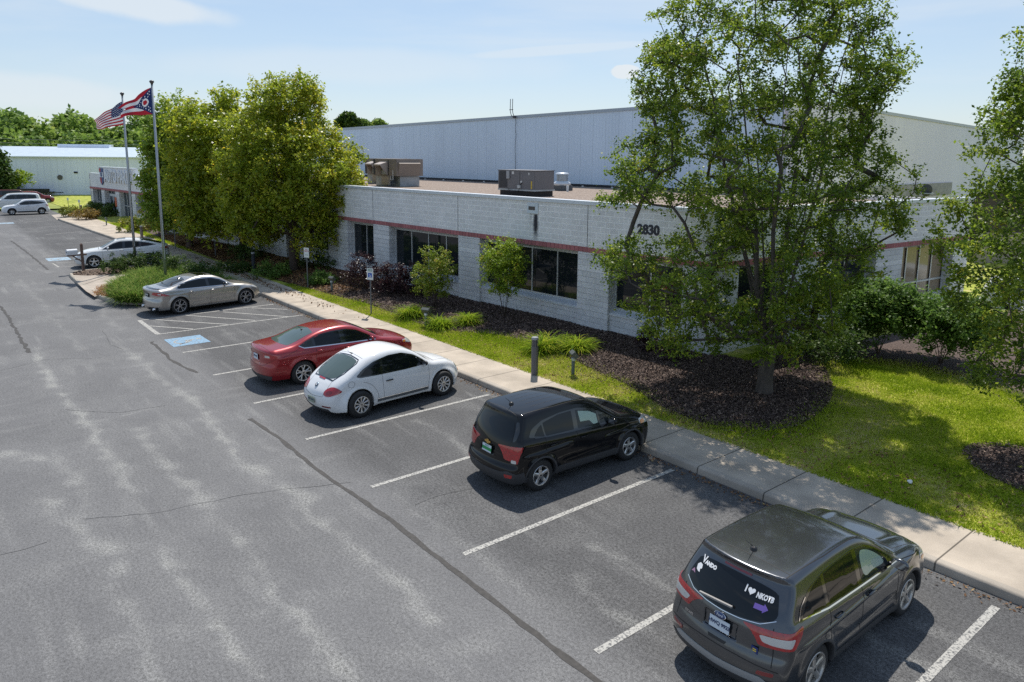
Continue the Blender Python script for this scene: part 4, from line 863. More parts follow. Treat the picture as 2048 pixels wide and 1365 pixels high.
def puff(px, py, rx, ry, amt, nsc=14, thr=.15, tilt=0.0):
    """a cloud of its own shape round one direction of the sky"""
    global acc
    d = Vector(ray((px, py))).normalized(); r_ = d.cross(Vector((0, 0, 1))).normalized(); u_ = r_.cross(d).normalized()
    if tilt: r_, u_ = (r_*math.cos(tilt)+u_*math.sin(tilt)), (u_*math.cos(tilt)-r_*math.sin(tilt))
    def dot(v, s):
        n1 = N.new('ShaderNodeVectorMath'); n1.operation = 'DOT_PRODUCT'; L.new(tc.outputs['Generated'], n1.inputs[0]); n1.inputs[1].default_value = v
        n2 = N.new('ShaderNodeMath'); n2.operation = 'MULTIPLY'; n2.inputs[1].default_value = 1/s; L.new(n1.outputs['Value'], n2.inputs[0]); return n2.outputs[0]
    a, b = dot(r_, rx), dot(u_, ry); cb = N.new('ShaderNodeCombineXYZ'); L.new(a, cb.inputs[0]); L.new(b, cb.inputs[1])
    f_ = dot(d, 1.0); back = N.new('ShaderNodeMath'); back.operation = 'LESS_THAN'; back.inputs[1].default_value = 0; L.new(f_, back.inputs[0]); L.new(back.outputs[0], cb.inputs[2])
    ln = N.new('ShaderNodeVectorMath'); ln.operation = 'LENGTH'; L.new(cb.outputs[0], ln.inputs[0])
    nz = N.new('ShaderNodeTexNoise'); nz.inputs['Scale'].default_value = nsc; nz.inputs['Detail'].default_value = 5; L.new(tc.outputs['Generated'], nz.inputs['Vector'])
    ad = N.new('ShaderNodeMath'); ad.operation = 'MULTIPLY_ADD'; L.new(nz.outputs['Fac'], ad.inputs[0]); ad.inputs[1].default_value = -1.3; L.new(ln.outputs['Value'], ad.inputs[2])
    r = N.new('ShaderNodeMapRange'); r.interpolation_type = 'SMOOTHSTEP'; r.inputs[1].default_value = .32; r.inputs[2].default_value = .32-thr-.3; r.inputs[3].default_value = 0; r.inputs[4].default_value = amt; L.new(ad.outputs[0], r.inputs[0])
    mx = N.new('ShaderNodeMath'); mx.operation = 'MAXIMUM'; L.new(acc, mx.inputs[0]); L.new(r.outputs[0], mx.inputs[1]); acc = mx.outputs[0]
puff(1250, 145, .022, .010, 1.0, 30, -.1); puff(280, 10, .13, .02, .75, 9, .2, -.08); puff(60, 180, .22, .028, .6, 6, .3, -.05); puff(1120, 100, .17, .009, .5, 7, .2, .07); puff(700, 130, .3, .03, .35, 5, .3, .03)
gmn = N.new('ShaderNodeGamma'); gmn.inputs[1].default_value = .55; L.new(sk.outputs[0], gmn.inputs[0])
gml = N.new('ShaderNodeVectorMath'); gml.operation = 'MULTIPLY'; gml.inputs[1].default_value = (1.93, 2.08, 2.3); L.new(gmn.outputs[0], gml.inputs[0])
mxc = N.new('ShaderNodeMix'); mxc.data_type = 'RGBA'; L.new(acc, mxc.inputs[0]); L.new(gml.outputs[0], mxc.inputs[6]); mxc.inputs[7].default_value = (6.2, 6.7, 7.1, 1)
L.new(mxc.outputs[2], bg.inputs[0])
scene.view_settings.view_transform = 'Standard'; scene.view_settings.look = 'None'; scene.view_settings.exposure = 0.0; scene.view_settings.gamma = 1
scene.cycles.max_bounces = 6; scene.cycles.transparent_max_bounces = 4; scene.cycles.diffuse_bounces = 3; scene.cycles.glossy_bounces = 3; scene.cycles.sample_clamp_indirect = 6
try: scene.cycles.use_denoising = False
except Exception: pass

# ------------------------------------------------------------------ ground
def gz(x, y):
    t = np.clip((np.asarray(y, float)-13.45)/4.0, 0, 1); return .155+.20*t*t*(3-2*t)
def vnoise(x, y, s, seed=0.0):
    """smooth value noise, vectorised"""
    X = np.asarray(x)/s+seed*17.3; Y = np.asarray(y)/s+seed*7.7
    xi, yi = np.floor(X).astype(int), np.floor(Y).astype(int); fx, fy = X-xi, Y-yi; fx = fx*fx*(3-2*fx); fy = fy*fy*(3-2*fy)
    def h(a, b): return np.modf(np.abs(np.sin(a*127.1+b*311.7+seed*13.7)*43758.5453))[0]
    return (h(xi, yi)*(1-fx)+h(xi+1, yi)*fx)*(1-fy)+(h(xi, yi+1)*(1-fx)+h(xi+1, yi+1)*fx)*fy
# asphalt, with its worn and pale tracks as a stain mask
def seg_dist(X, Y, pts):
    D = np.full(X.shape, 1e9); T = np.zeros(X.shape)
    for (a, b) in zip(pts[:-1], pts[1:]):
        a, b = np.array(a[:2]), np.array(b[:2]); d = b-a; t = np.clip(((X-a[0])*d[0]+(Y-a[1])*d[1])/(d@d+1e-9), 0, 1)
        q = np.hypot(X-a[0]-t*d[0], Y-a[1]-t*d[1]); D = np.minimum(D, q)
    return D
xs = np.concatenate([np.arange(-120, -46, .5), np.arange(-46, -24, .14), np.arange(-24, 9, .07), np.arange(9, 26, .5), np.arange(26, 90, 4)]); ys = np.concatenate([np.arange(-90, -30, 4), np.arange(-30, 0, .5), np.arange(0, 11.9, .07)]); ys[-1] = 11.86
X, Y = np.meshgrid(xs, ys, indexing='ij'); X_, Y_ = X.ravel(), Y.ravel()
WX = X_+.2*(vnoise(X_, Y_, .9, 1)-.5)+.12*(vnoise(X_, Y_, .25, 2)-.5); WY = Y_+.2*(vnoise(X_, Y_, .9, 3)-.5)+.12*(vnoise(X_, Y_, .25, 4)-.5)
stain = np.zeros(len(X_))
tracks = [([(69,698),(122,783),(175,847),(212,911),(266,980)], .16, 1.0), ([(239,693),(319,751),(382,805),(441,868),(489,927),(568,969),(611,1012),(700,1086),(770,1150),(860,1240)], .20, .9),
 ([(271,863),(319,921),(372,969),(425,1033),(478,1091),(531,1144),(563,1208),(637,1277),(720,1365)], .16, .8), ([(320,1095),(345,1120),(404,1198),(451,1277),(510,1365)], .17, 1.0),
 ([(223,1171),(266,1240),(319,1365)], .14, .7), ([(85,1001),(160,1049),(223,1100),(250,1140)], .2, .8), ([(106,900),(120,927),(165,959),(170,1010),(160,1045)], .15, .7), ([(10,905),(60,912),(90,920)], .28, .8),
 ([(831,845),(880,868),(930,895),(1000,950)], .13, .7), ([(1149,1084),(1200,1108),(1270,1125),(1354,1178)], .12, .8), ([(1158,1158),(1217,1217),(1266,1242),(1330,1280)], .15, .7), ([(790,990),(860,1040),(960,1110),(1050,1190)], .14, .5),
 ([(560,660),(600,690),(640,720)], .14, .8), ([(450,660),(490,690),(560,740)], .12, .6), ([(170,840),(200,843),(300,820)], .12, .6), ([(510,880),(600,920),(690,985),(760,1040)], .12, .4), ([(0,660),(60,645),(180,640),(260,636)], .2, .4), ([(40,560),(110,640),(160,700)], .16, .5),
 ([(80,500),(140,560),(240,660)], .18, .4), ([(1720,1240),(1760,1290),(1840,1330)], .2, .9), ([(1860,1330),(1960,1365)], .16, .7), ([(1560,1190),(1700,1300),(1800,1380)], .2, .4), ([(150,690),(230,665),(400,650)], .10, .3), ([(200,1290),(400,1250),(700,1180)], .3, .35), ([(640,1330),(900,1300),(1000,1290)], .35, .35), ([(0,760),(150,720),(330,700)], .2, .25), ([(0,1180),(120,1130),(200,1110)], .3, .4)]
for px, w_, a_ in tracks:
    pts = [at(*p) for p in px]; D = seg_dist(WX, WY, pts); rag = .5+1.3*vnoise(X_, Y_, .5, 9)*vnoise(X_, Y_, .22, 12)*2
    stain = np.maximum(stain, a_*np.clip(1.15-D/(w_*.95*rag), 0, 1)*(.25+1.0*vnoise(X_, Y_, .35, 14))); stain = np.maximum(stain, .20*a_*np.clip(1.2-D/(w_*3.4*rag), 0, 1))
blot = vnoise(X_*.5, Y_, 1.6, 5)*.6+vnoise(X_, Y_, .6, 6)*.4; stain = np.maximum(stain, np.clip((blot-.58)*1.1, 0, .30)*(.4+.9*vnoise(X_, Y_, .3, 31)))
fine = vnoise(X_, Y_*14, 2.4, 41)*vnoise(X_, Y_, 1.2, 42)+.25*vnoise(X_, Y_*10, .8, 43); stain = np.maximum(stain, np.clip((fine-.50)*1.7, 0, .38)*(.3+1.1*vnoise(X_, Y_, 1.1, 61)))
cross = vnoise(X_*10, Y_, 3.0, 51)*vnoise(X_, Y_, 1.6, 52); stain = np.maximum(stain, np.clip((cross-.55)*1.4, 0, .25))
seal = 1-np.clip((Y_-6.2)/.8, 0, 1)   # stalls were resealed darker
mark = np.clip(.5+.5*(vnoise(X_, Y_, 3.5, 8)-.5), 0, 1)
i = np.arange(len(xs)-1)[:, None]*len(ys)+np.arange(len(ys)-1)[None, :]; F = np.stack([i, i+len(ys), i+len(ys)+1, i+1], -1).reshape(-1, 4)
am = bpy.data.materials.new('asphalt'); nt2 = nodes_of(am); N2, L2 = nt2.nodes, nt2.links
o_ = N2.new('ShaderNodeOutputMaterial'); p_ = N2.new('ShaderNodeBsdfPrincipled'); p_.inputs['Roughness'].default_value = .85; p_.inputs['Specular IOR Level'].default_value = .35; L2.new(p_.outputs[0], o_.inputs[0])
tcx = N2.new('ShaderNodeTexCoord')
def nz2(scale, detail=2, rough=.5, typ='ShaderNodeTexNoise'):
    n = N2.new(typ); n.inputs['Scale'].default_value = scale
    if typ == 'ShaderNodeTexNoise': n.inputs['Detail'].default_value = detail; n.inputs['Roughness'].default_value = rough
    L2.new(tcx.outputs['Object'], n.inputs['Vector']); return n
def mth(op, a, b=None, c=None, clamp=False):
    n = N2.new('ShaderNodeMath'); n.operation = op; n.use_clamp = clamp
    for k, v in enumerate((a, b, c)):
        if v is None: continue
        if isinstance(v, (int, float)): n.inputs[k].default_value = v
        else: L2.new(v, n.inputs[k])
    return n.outputs[0]
def atr(nm): n = N2.new('ShaderNodeAttribute'); n.attribute_name = nm; return n.outputs['Fac']
grain = nz2(62, 3, 1.0).outputs['Fac']; med = nz2(21, 2.5, .8).outputs['Fac']; mot = nz2(5, 3).outputs['Fac']; big = nz2(.35, 3).outputs['Fac']; vor = nz2(42, typ='ShaderNodeTexVoronoi')
g1 = mth('MULTIPLY_ADD', grain, .42, -.21); g2 = mth('ADD', mth('MULTIPLY_ADD', med, .20, -.10), mth('MULTIPLY_ADD', mot, .03, -.015)); g3 = mth('MULTIPLY_ADD', big, .05, -.025)
base = mth('MULTIPLY_ADD', atr('seal'), .052, .082)
speck = mth('MULTIPLY_ADD', mth('ADD', mth('MULTIPLY', grain, .6), mth('MULTIPLY', med, .40)), 6.0, -2.6, True)      # the aggregate shows where the binder is worn
st = mth('MULTIPLY', atr('stain'), speck); st = mth('MULTIPLY', st, .20)
v_ = mth('ADD', mth('ADD', base, g1), mth('ADD', g2, g3)); v_ = mth('ADD', v_, st); v_ = mth('ADD', v_, mth('MULTIPLY', atr('stain'), .02)); v_ = mth('MAXIMUM', v_, .02)
cc = N2.new('ShaderNodeCombineColor'); L2.new(mth('MULTIPLY', v_, 1.0), cc.inputs[0]); L2.new(mth('MULTIPLY', v_, .985), cc.inputs[1]); L2.new(mth('MULTIPLY', v_, mth('MULTIPLY_ADD', atr('stain'), -.06, .99)), cc.inputs[2]); L2.new(cc.outputs[0], p_.inputs['Base Color'])
bp = N2.new('ShaderNodeBump'); bp.inputs['Strength'].default_value = .3; bp.inputs['Distance'].default_value = .008; L2.new(mth('ADD', grain, mth('MULTIPLY', vor.outputs['Distance'], .5)), bp.inputs['Height']); L2.new(bp.outputs[0], p_.inputs['Normal'])
Zw = .012*(vnoise(X_, Y_, 4, 11)-.5)*0
asph = np_mesh('asphalt', np.stack([X_, Y_, Zw], 1), F, am, None, False, {'stain': ('POINT', stain), 'seal': ('POINT', seal)}); tag(asph, kind='structure')
# the wide land under everything, to the horizon
land = MB().add([(-900,-500,-.06),(500,-500,-.06),(500,900,-.06),(-900,900,-.06)], [(0,1,2,3)]).build('ground', mat('far_grass', (.10,.14,.04), .9, var=.3, vscale=.2)); tag(land, kind='structure')
# crack sealant lines
def strip(name, pts, w, m, z=.004, jit=.0, seed=0, parent=None, kind='structure', z1=None):
    P = []; r = random.Random(seed)
    for a, b in zip(pts[:-1], pts[1:]):
        n = max(1, int(math.dist(a[:2], b[:2])/.25)); P += [(a[0]+(b[0]-a[0])*k/n, a[1]+(b[1]-a[1])*k/n) for k in range(n)]
    P.append(tuple(pts[-1][:2])); V = []; 
    for k, p in enumerate(P):
        q = P[min(k+1, len(P)-1)]; o = P[max(k-1, 0)]; t = Vector((q[0]-o[0], q[1]-o[1])).normalized(); nn = (-t.y, t.x); j = r.uniform(-jit, jit); ww = w/2*(1+r.uniform(-1, 1)*(.35 if jit else 0))
        V += [(p[0]+nn[0]*(ww+j), p[1]+nn[1]*(ww+j), z), (p[0]-nn[0]*(ww-j), p[1]-nn[1]*(ww-j), z)]
    F = [(2*k, 2*k+1, 2*k+3, 2*k+2) for k in range(len(P)-1)]
    ob = MB().add(V, F).build(name, m, parent)
    if kind: ob['kind'] = kind
    return ob
sealm = mat('crack_sealant', (.040,.036,.033), .75, var=.4, vscale=12, bump=.3)
strip('crack_seal', [at(*p) for p in [(500,838),(560,878),(620,928),(660,958),(700,985),(780,1040),(840,1088),(920,1150),(1020,1228),(1100,1292),(1200,1368)]], .095, sealm, jit=.012, seed=1)
strip('crack_seal', [at(*p) for p in [(302,684),(320,700),(345,722),(372,736),(394,746)]], .10, sealm, jit=.04, seed=2)
strip('crack_seal', [at(*p) for p in [(22,482),(60,510),(96,540)]], .12, sealm, jit=.03, seed=3)
strip('crack_seal', [at(*p) for p in [(-10,600),(14,632),(36,668),(58,706)]], .10, sealm, jit=.04, seed=4)
ck = mat('fine_crack', (.055,.055,.055), .9)
for k, pl_ in enumerate([[(0,1112),(50,1100),(94,1084)], [(170,1038),(300,1028),(430,1002),(520,985),(700,965)], [(205,660),(220,690),(245,700)], [(505,640),(520,690),(540,716)], [(130,820),(240,826),(330,812)], [(830,1010),(900,985),(960,975)], [(0,742),(90,720),(200,716)]]):
    strip('crack', [at(*p) for p in pl_], .009, ck, z=.0035, jit=.03, seed=20+k)
# parking lines
lm = bpy.data.materials.new('worn_line_paint'); nt3 = nodes_of(lm); n3, l3 = nt3.nodes, nt3.links
oo = n3.new('ShaderNodeOutputMaterial'); pp = n3.new('ShaderNodeBsdfPrincipled'); pp.inputs['Roughness'].default_value = .8; l3.new(pp.outputs[0], oo.inputs[0])
t3 = n3.new('ShaderNodeTexCoord'); z3 = n3.new('ShaderNodeTexNoise'); z3.inputs['Scale'].default_value = 26; z3.inputs['Detail'].default_value = 4; l3.new(t3.outputs['Object'], z3.inputs['Vector'])
r3 = n3.new('ShaderNodeValToRGB'); r3.color_ramp.elements[0].position = .38; r3.color_ramp.elements[0].color = (.12,.12,.12,1); r3.color_ramp.elements[1].position = .52; r3.color_ramp.elements[1].color = (.42,.405,.37,1); l3.new(z3.outputs['Fac'], r3.inputs[0]); l3.new(r3.outputs[0], pp.inputs['Base Color'])
YK = 11.86     # kerb face
def lline(a, b, w=.10, z=.0045, m=None): return strip('parking_line', [a, b], w, m or lm, z)
for px, py, y1 in [(425.8,752,11.7),(365.2,706.6,11.7),(507.5,808.7,11.7),(611.8,881.2,11.55),(743,977,11.6),(928,1113,11.65),(1195.7,1310.1,11.7)]:
    x, y = at(px, py); lline((x-.05, y+.02), (x-.05, y1), .105)
x, y = at(1840, 1365); lline((x+.02, 5.9), (x+.02, 11.55), .11)
hx0, hy0 = at(279, 641); hx1, hy1 = at(318, 669)
lline((hx0+.05, 6.22), (hx0+.05, 11.6)); lline((hx1, 6.22), (hx1, 11.7)); lline((hx0+.10, 6.27), (hx1-.05, 6.27), .16)
for a, b in [((292,652),(386,658.6)), ((311,639.8),(455,649.4)), ((370,631),(511.7,641.6)), ((446,624.5),(580,634.4)), ((503,616.3),(575,619.5))]: lline(at(*a), at(*b), .09, .0046)
x, y = at(105, 527); lline((x, y), (x, y+.2))
for a, b in [((105,527),(118,535)), ((85,513),(165,508)), ((118,535),(170,532)), ((105,527),(160,524))]: lline(at(*a), at(*b), .10)
for py0, py1 in [((60,432),(130,428)), ((48,445),(110,441)), ((90,470),(170,463)), ((160,487),(225,481))]: lline(at(*py0), at(*py1), .10, .005)
# painted accessible symbols
def access(cx, cy, sx, sy, rz, col=(.20,.33,.45)):
    r = empty('accessible_symbol', (cx, cy, 0), rz); r['kind'] = 'structure'
    bm_ = mat('marking_blue', col, .8, ramp=[(.36,(.15,.16,.17)),(.46,col)], vscale=14)
    MB().add([(-sx/2,-sy/2,.005),(sx/2,-sy/2,.005),(sx/2,sy/2,.005),(-sx/2,sy/2,.005)], [(0,1,2,3)]).build('blue_square', bm_, r)
    m = MB(); z = .009
    def st(pts, w):
        P = [Vector(p) for p in pts]; V = []
        for k, p in enumerate(P):
            t = (P[min(k+1,len(P)-1)]-P[max(k-1,0)]).normalized(); V += [(p.x-t.y*w/2, p.y+t.x*w/2, z), (p.x+t.y*w/2, p.y-t.x*w/2, z)]
        m.add(V, [(2*k,2*k+1,2*k+3,2*k+2) for k in range(len(P)-1)])
    st([(.28*math.cos(a)+.02, .28*math.sin(a)-.22) for a in np.linspace(-2.9, 1.5, 20)], .075)
    st([(-.06,.30),(-.04,-.05)], .09); st([(-.04,-.05),(.22,-.06),(.34,-.40)], .08); st([(-.05,.12),(.17,.11)], .07); st([(.34,-.40),(.42,-.37)], .07)
    st([(-.07+.07*math.cos(a), .48+.07*math.sin(a)) for a in np.linspace(0, 6.3, 14)], .07)
    o = m.build('wheelchair_symbol', lm, r); o.scale = (sx/1.25, sy/1.45, 1)
access(-26.17, 6.82, 1.25, 1.2, 0)
x, y = at(113, 519); access(x, y+.1, 1.45, 1.2, 0, (.30,.42,.52))
x, y = at(12, 447); access(x, y, 1.3, 1.2, 0, (.30,.42,.52))

# ------------------------------------------------------------------ kerb, walk, island
conc = bpy.data.materials.new('concrete_walk'); nt4 = nodes_of(conc); n4, l4 = nt4.nodes, nt4.links
def conc_mat(m, col, joint=True, angle=0.0):
    nt = nodes_of(m); N, L = nt.nodes, nt.links
    o = N.new('ShaderNodeOutputMaterial'); p = N.new('ShaderNodeBsdfPrincipled'); p.inputs['Roughness'].default_value = .85; L.new(p.outputs[0], o.inputs[0]); p.inputs['Specular IOR Level'].default_value = .3
    t = N.new('ShaderNodeTexCoord'); a = N.new('ShaderNodeTexNoise'); a.inputs['Scale'].default_value = 1.3; a.inputs['Detail'].default_value = 6; L.new(t.outputs['Object'], a.inputs['Vector'])
    b = N.new('ShaderNodeTexNoise'); b.inputs['Scale'].default_value = 60; b.inputs['Detail'].default_value = 2; L.new(t.outputs['Object'], b.inputs['Vector'])
    r = N.new('ShaderNodeMapRange'); r.inputs[1].default_value = .3; r.inputs[2].default_value = .7; r.inputs[3].default_value = .74; r.inputs[4].default_value = 1.14; L.new(a.outputs['Fac'], r.inputs[0])
    r2 = N.new('ShaderNodeMapRange'); r2.inputs[3].default_value = .80; r2.inputs[4].default_value = 1.2; L.new(b.outputs['Fac'], r2.inputs[0])
    mu = N.new('ShaderNodeMath'); mu.operation = 'MULTIPLY'; L.new(r.outputs[0], mu.inputs[0]); L.new(r2.outputs[0], mu.inputs[1])
    fac = mu.outputs[0]
    if joint:
        sp = N.new('ShaderNodeSeparateXYZ'); L.new(t.outputs['Object'], sp.inputs[0])
        md = N.new('ShaderNodeMath'); md.operation = 'PINGPONG'; md.inputs[1].default_value = .755; ad = N.new('ShaderNodeMath'); ad.inputs[1].default_value = 8.53; L.new(sp.outputs[0], ad.inputs[0]); L.new(ad.outputs[0], md.inputs[0])
        lt = N.new('ShaderNodeMapRange'); lt.inputs[1].default_value = .008; lt.inputs[2].default_value = .018; lt.inputs[3].default_value = .25; lt.inputs[4].default_value = 1; L.new(md.outputs[0], lt.inputs[0])
        m2 = N.new('ShaderNodeMath'); m2.operation = 'MULTIPLY'; L.new(fac, m2.inputs[0]); L.new(lt.outputs[0], m2.inputs[1]); fac = m2.outputs[0]
    sc = N.new('ShaderNodeVectorMath'); sc.operation = 'SCALE'; sc.inputs[0].default_value = col; L.new(fac, sc.inputs['Scale']); L.new(sc.outputs[0], p.inputs['Base Color'])
    bu = N.new('ShaderNodeBump'); bu.inputs['Strength'].default_value = .3; bu.inputs['Distance'].default_value = .004; L.new(b.outputs['Fac'], bu.inputs['Height']); L.new(bu.outputs[0], p.inputs['Normal'])
conc_mat(conc, (.47,.40,.32))
kerbm = bpy.data.materials.new('concrete_kerb'); conc_mat(kerbm, (.40,.35,.29))
conc2 = bpy.data.materials.new('concrete_pad'); conc_mat(conc2, (.42,.36,.30), False)
def walk_edges(x):     # kerb face y, outer edge y
    if x > -46: return YK, 13.47
    t = (-46-x)/35.0; t = max(0, min(1, t)); return YK-(YK-10.55)*t, 13.47-.1*t
wx = list(np.arange(60, 24, -4))+list(np.arange(24, -83.5, -1.0))
V, F = [], []
for x in wx:
    k, o = walk_edges(x); V += [(x, k+.16, .152), (x, o, .156)]
F = [(2*i, 2*i+1, 2*i+3, 2*i+2) for i in range(len(wx)-1)]
tag(MB().add(V, [f[::-1] for f in F]).build('sidewalk', conc), kind='structure')
V = []; prof = [(0,0), (.012,.11), (.03,.14), (.06,.151), (.16,.153)]
for x in wx:
    k, o = walk_edges(x); V += [(x, k+a, b) for a, b in prof]
n = len(prof); F = [(i*n+j, i*n+j+1, (i+1)*n+j+1, (i+1)*n+j) for i in range(len(wx)-1) for j in range(n-1)]
tag(MB().add(V, [f[::-1] for f in F]).build('kerb', kerbm, smooth=True), kind='structure')
# ramp slab at the far end and the side path to the shop
tag(MB().add([(-83,10.5,.01),(-83,13.4,.15),(-90,13.6,.15),(-90,10.9,.01)], [(0,1,2,3)]).build('kerb_ramp', conc2), kind='structure')
for a in ([(150,427),(176,424),(240,430),(262,441)],):
    pass
tag(MB().add([(-85,13.3,.165),(-82.6,13.3,.165),(-84.8,17,.30),(-86.6,17,.30)], [(0,1,2,3)]).build('shop_path', conc2), kind='structure')
tag(MB().add([(-60.5,13.4,.166),(-58.4,13.4,.166),(-56.8,18.2,.34),(-58.6,18.2,.34)], [(0,1,2,3)]).build('side_path', conc2), kind='structure')
# island outline (world), kerb round it
isl_px = [(137,549),(140,557),(152,567),(165,577),(180,588),(195,597),(215,604),(240,608.5),(262,610),(286,610)]
isl = [at(px, py, .0) for px, py in isl_px]
isl = chaikin([(-45.0, YK+.3), (-45.25, 9.0), (-45.3, 7.2)]+isl[0:]+[(-32.95, 8.2), (-32.9, 10.0), (-32.9, YK+.3)], 2)
def offset_poly(P, d):
    P = np.array(P); T = np.gradient(P, axis=0); T /= np.hypot(T[:,0], T[:,1])[:, None]; return P+np.stack([-T[:,1], T[:,0]], 1)*d
inn = offset_poly(isl, .16)
V = []; pr2 = [(0,0), (.015,.10), (.035,.135), (.07,.15), (.12,.152), (.16,.145), (.17,.10)]
offs = [offset_poly(isl, a) for a, b in pr2]
for i in range(len(isl)): V += [(offs[j][i][0], offs[j][i][1], pr2[j][1]) for j in range(len(pr2))]
n = len(pr2); F = [(i*n+j, (i+1)*n+j, (i+1)*n+j+1, i*n+j+1) for i in range(len(isl)-1) for j in range(n-1)]
conc_k2 = bpy.data.materials.new('concrete_island_kerb'); conc_mat(conc_k2, (.40,.36,.30), False)
tag(MB().add(V, F).build('island_kerb', conc_k2, smooth=True), kind='structure')
mulch_m = mat('mulch', (.05,.04,.035), .95, ramp=[(.3,(.03,.021,.018)),(.5,(.085,.058,.048)),(.68,(.19,.13,.105))], vscale=28, detail=5, bump=1.0, bscale=45)
mulch_l = mat('dry_mulch', (.12,.09,.07), .95, ramp=[(.3,(.035,.025,.02)),(.5,(.11,.075,.055)),(.7,(.24,.165,.115))], vscale=24, detail=5, bump=1.0, bscale=40)
P, F = cdt_poly(inn[:, :2], .6)
tag(MB().add([(p[0], p[1], .135) for p in P], F).build('island_bed', mulch_l), kind='structure')
pad = [at(px, py, .14) for px, py in [(145,551),(175,552),(262,548),(262,565),(215,580),(190,594),(172,583),(155,567)]]
tag(MB().add([(x, y, .147) for x, y in pad], [tuple(range(len(pad)))[::-1]]).build('island_pad', conc2), kind='structure')
strip('pad_joint', [at(166,570,.15), at(225,550,.15)], .03, M['seam'], z=.151)

# ------------------------------------------------------------------ lawn and planting bed
lawn_m = mat('lawn_soil', (.10,.13,.03), .95, ramp=[(.30,(.14,.17,.02)),(.48,(.30,.34,.03)),(.60,(.42,.42,.07)),(.74,(.48,.38,.22))], vscale=2.2, detail=8, bump=.8, bscale=60)
gx = np.arange(-135, 26, .8); gy = np.concatenate([np.arange(13.40, 19, .4), np.arange(19, 60, 2)])
X, Y = np.meshgrid(gx, gy, indexing='ij'); i = np.arange(len(gx)-1)[:, None]*len(gy)+np.arange(len(gy)-1)[None, :]; F = np.stack([i, i+len(gy), i+len(gy)+1, i+1], -1).reshape(-1, 4)
tag(np_mesh('lawn', np.stack([X.ravel(), Y.ravel(), gz(X, Y).ravel()], 1), F, lawn_m, None, True), kind='structure')
# far lawn beside the lot
fl = [(-88,-25,.05),(-88,13.42,.15),(-135,13.42,.15),(-135,-25,.05)]
lawn2 = mat('far_lawn', (.15,.19,.04), .95, ramp=[(.3,(.16,.20,.035)),(.55,(.24,.27,.05)),(.8,(.32,.31,.10))], vscale=.35, detail=6, bump=.5)
x0_, y0_ = at(92, 425, .15)
tag(MB().add([(-98.5,13.3,.12),(-98.5,-40,.12),(-170,-40,.12),(-170,60,.12),(-98.5,60,.2),(-92,13.5,.165),(-92,60,.2)], [(0,3,2,1)[::1],(0,4,3),(5,6,4,0)]).build('far_lawn', lawn2), kind='structure')
ML = [(1300,795),(1360,828),(1430,848),(1500,857),(1560,862),(1610,852),(1650,828),(1668,795),(1660,765),(1640,728),(1700,728),(1780,732),(1860,745),(1930,762),(1990,785),(2060,815),(2130,850)]
bed = [at(px, py, .2) for px, py in [(556,560),(600,572),(650,586),(700,600),(740,610),(790,628),(830,646),(880,659),(940,668),(985,672),(1040,684),(1085,700),(1130,716),(1180,740),(1215,756),(1255,773)]]
bed = [(-70,14.4),(-58,13.9),(-50,13.75),(-44,13.6)]+bed+[at(px, py, .25) for px, py in ML]
bed = chaikin(bed, 2)
bed_poly = [tuple(p) for p in bed]+[(10,19.5),(10,40),(-9,40),(-12,18.9),(-18,18.9),(-70,16.2)]
P, F = cdt_poly(bed_poly, .7)
bedo = MB().add([(p[0], p[1], float(gz(p[0], p[1]))+.03) for p in P], F).build('mulch_bed', mulch_m); tag(bedo, kind='structure')
rx, ry = at(2110, 958, .25)
MB().add([(rx+1.55*math.cos(a)*(1+.1*math.sin(5*a)), ry+1.15*math.sin(a)*(1+.1*math.cos(4*a)), float(gz(0, ry+1.15*math.sin(a)))+.025) for a in np.linspace(0, 2*PI, 30)[:-1]], [tuple(range(29))]).build('tree_ring_mulch', mulch_m)['kind'] = 'structure'
def inside(px, py, poly):
    c = np.zeros(len(px), bool); j = len(poly)-1
    for i in range(len(poly)):
        xi, yi = poly[i]; xj, yj = poly[j]
        c ^= ((yi > py) != (yj > py)) & (px < (xj-xi)*(py-yi)/((yj-yi) or 1e-9)+xi); j = i
    return c

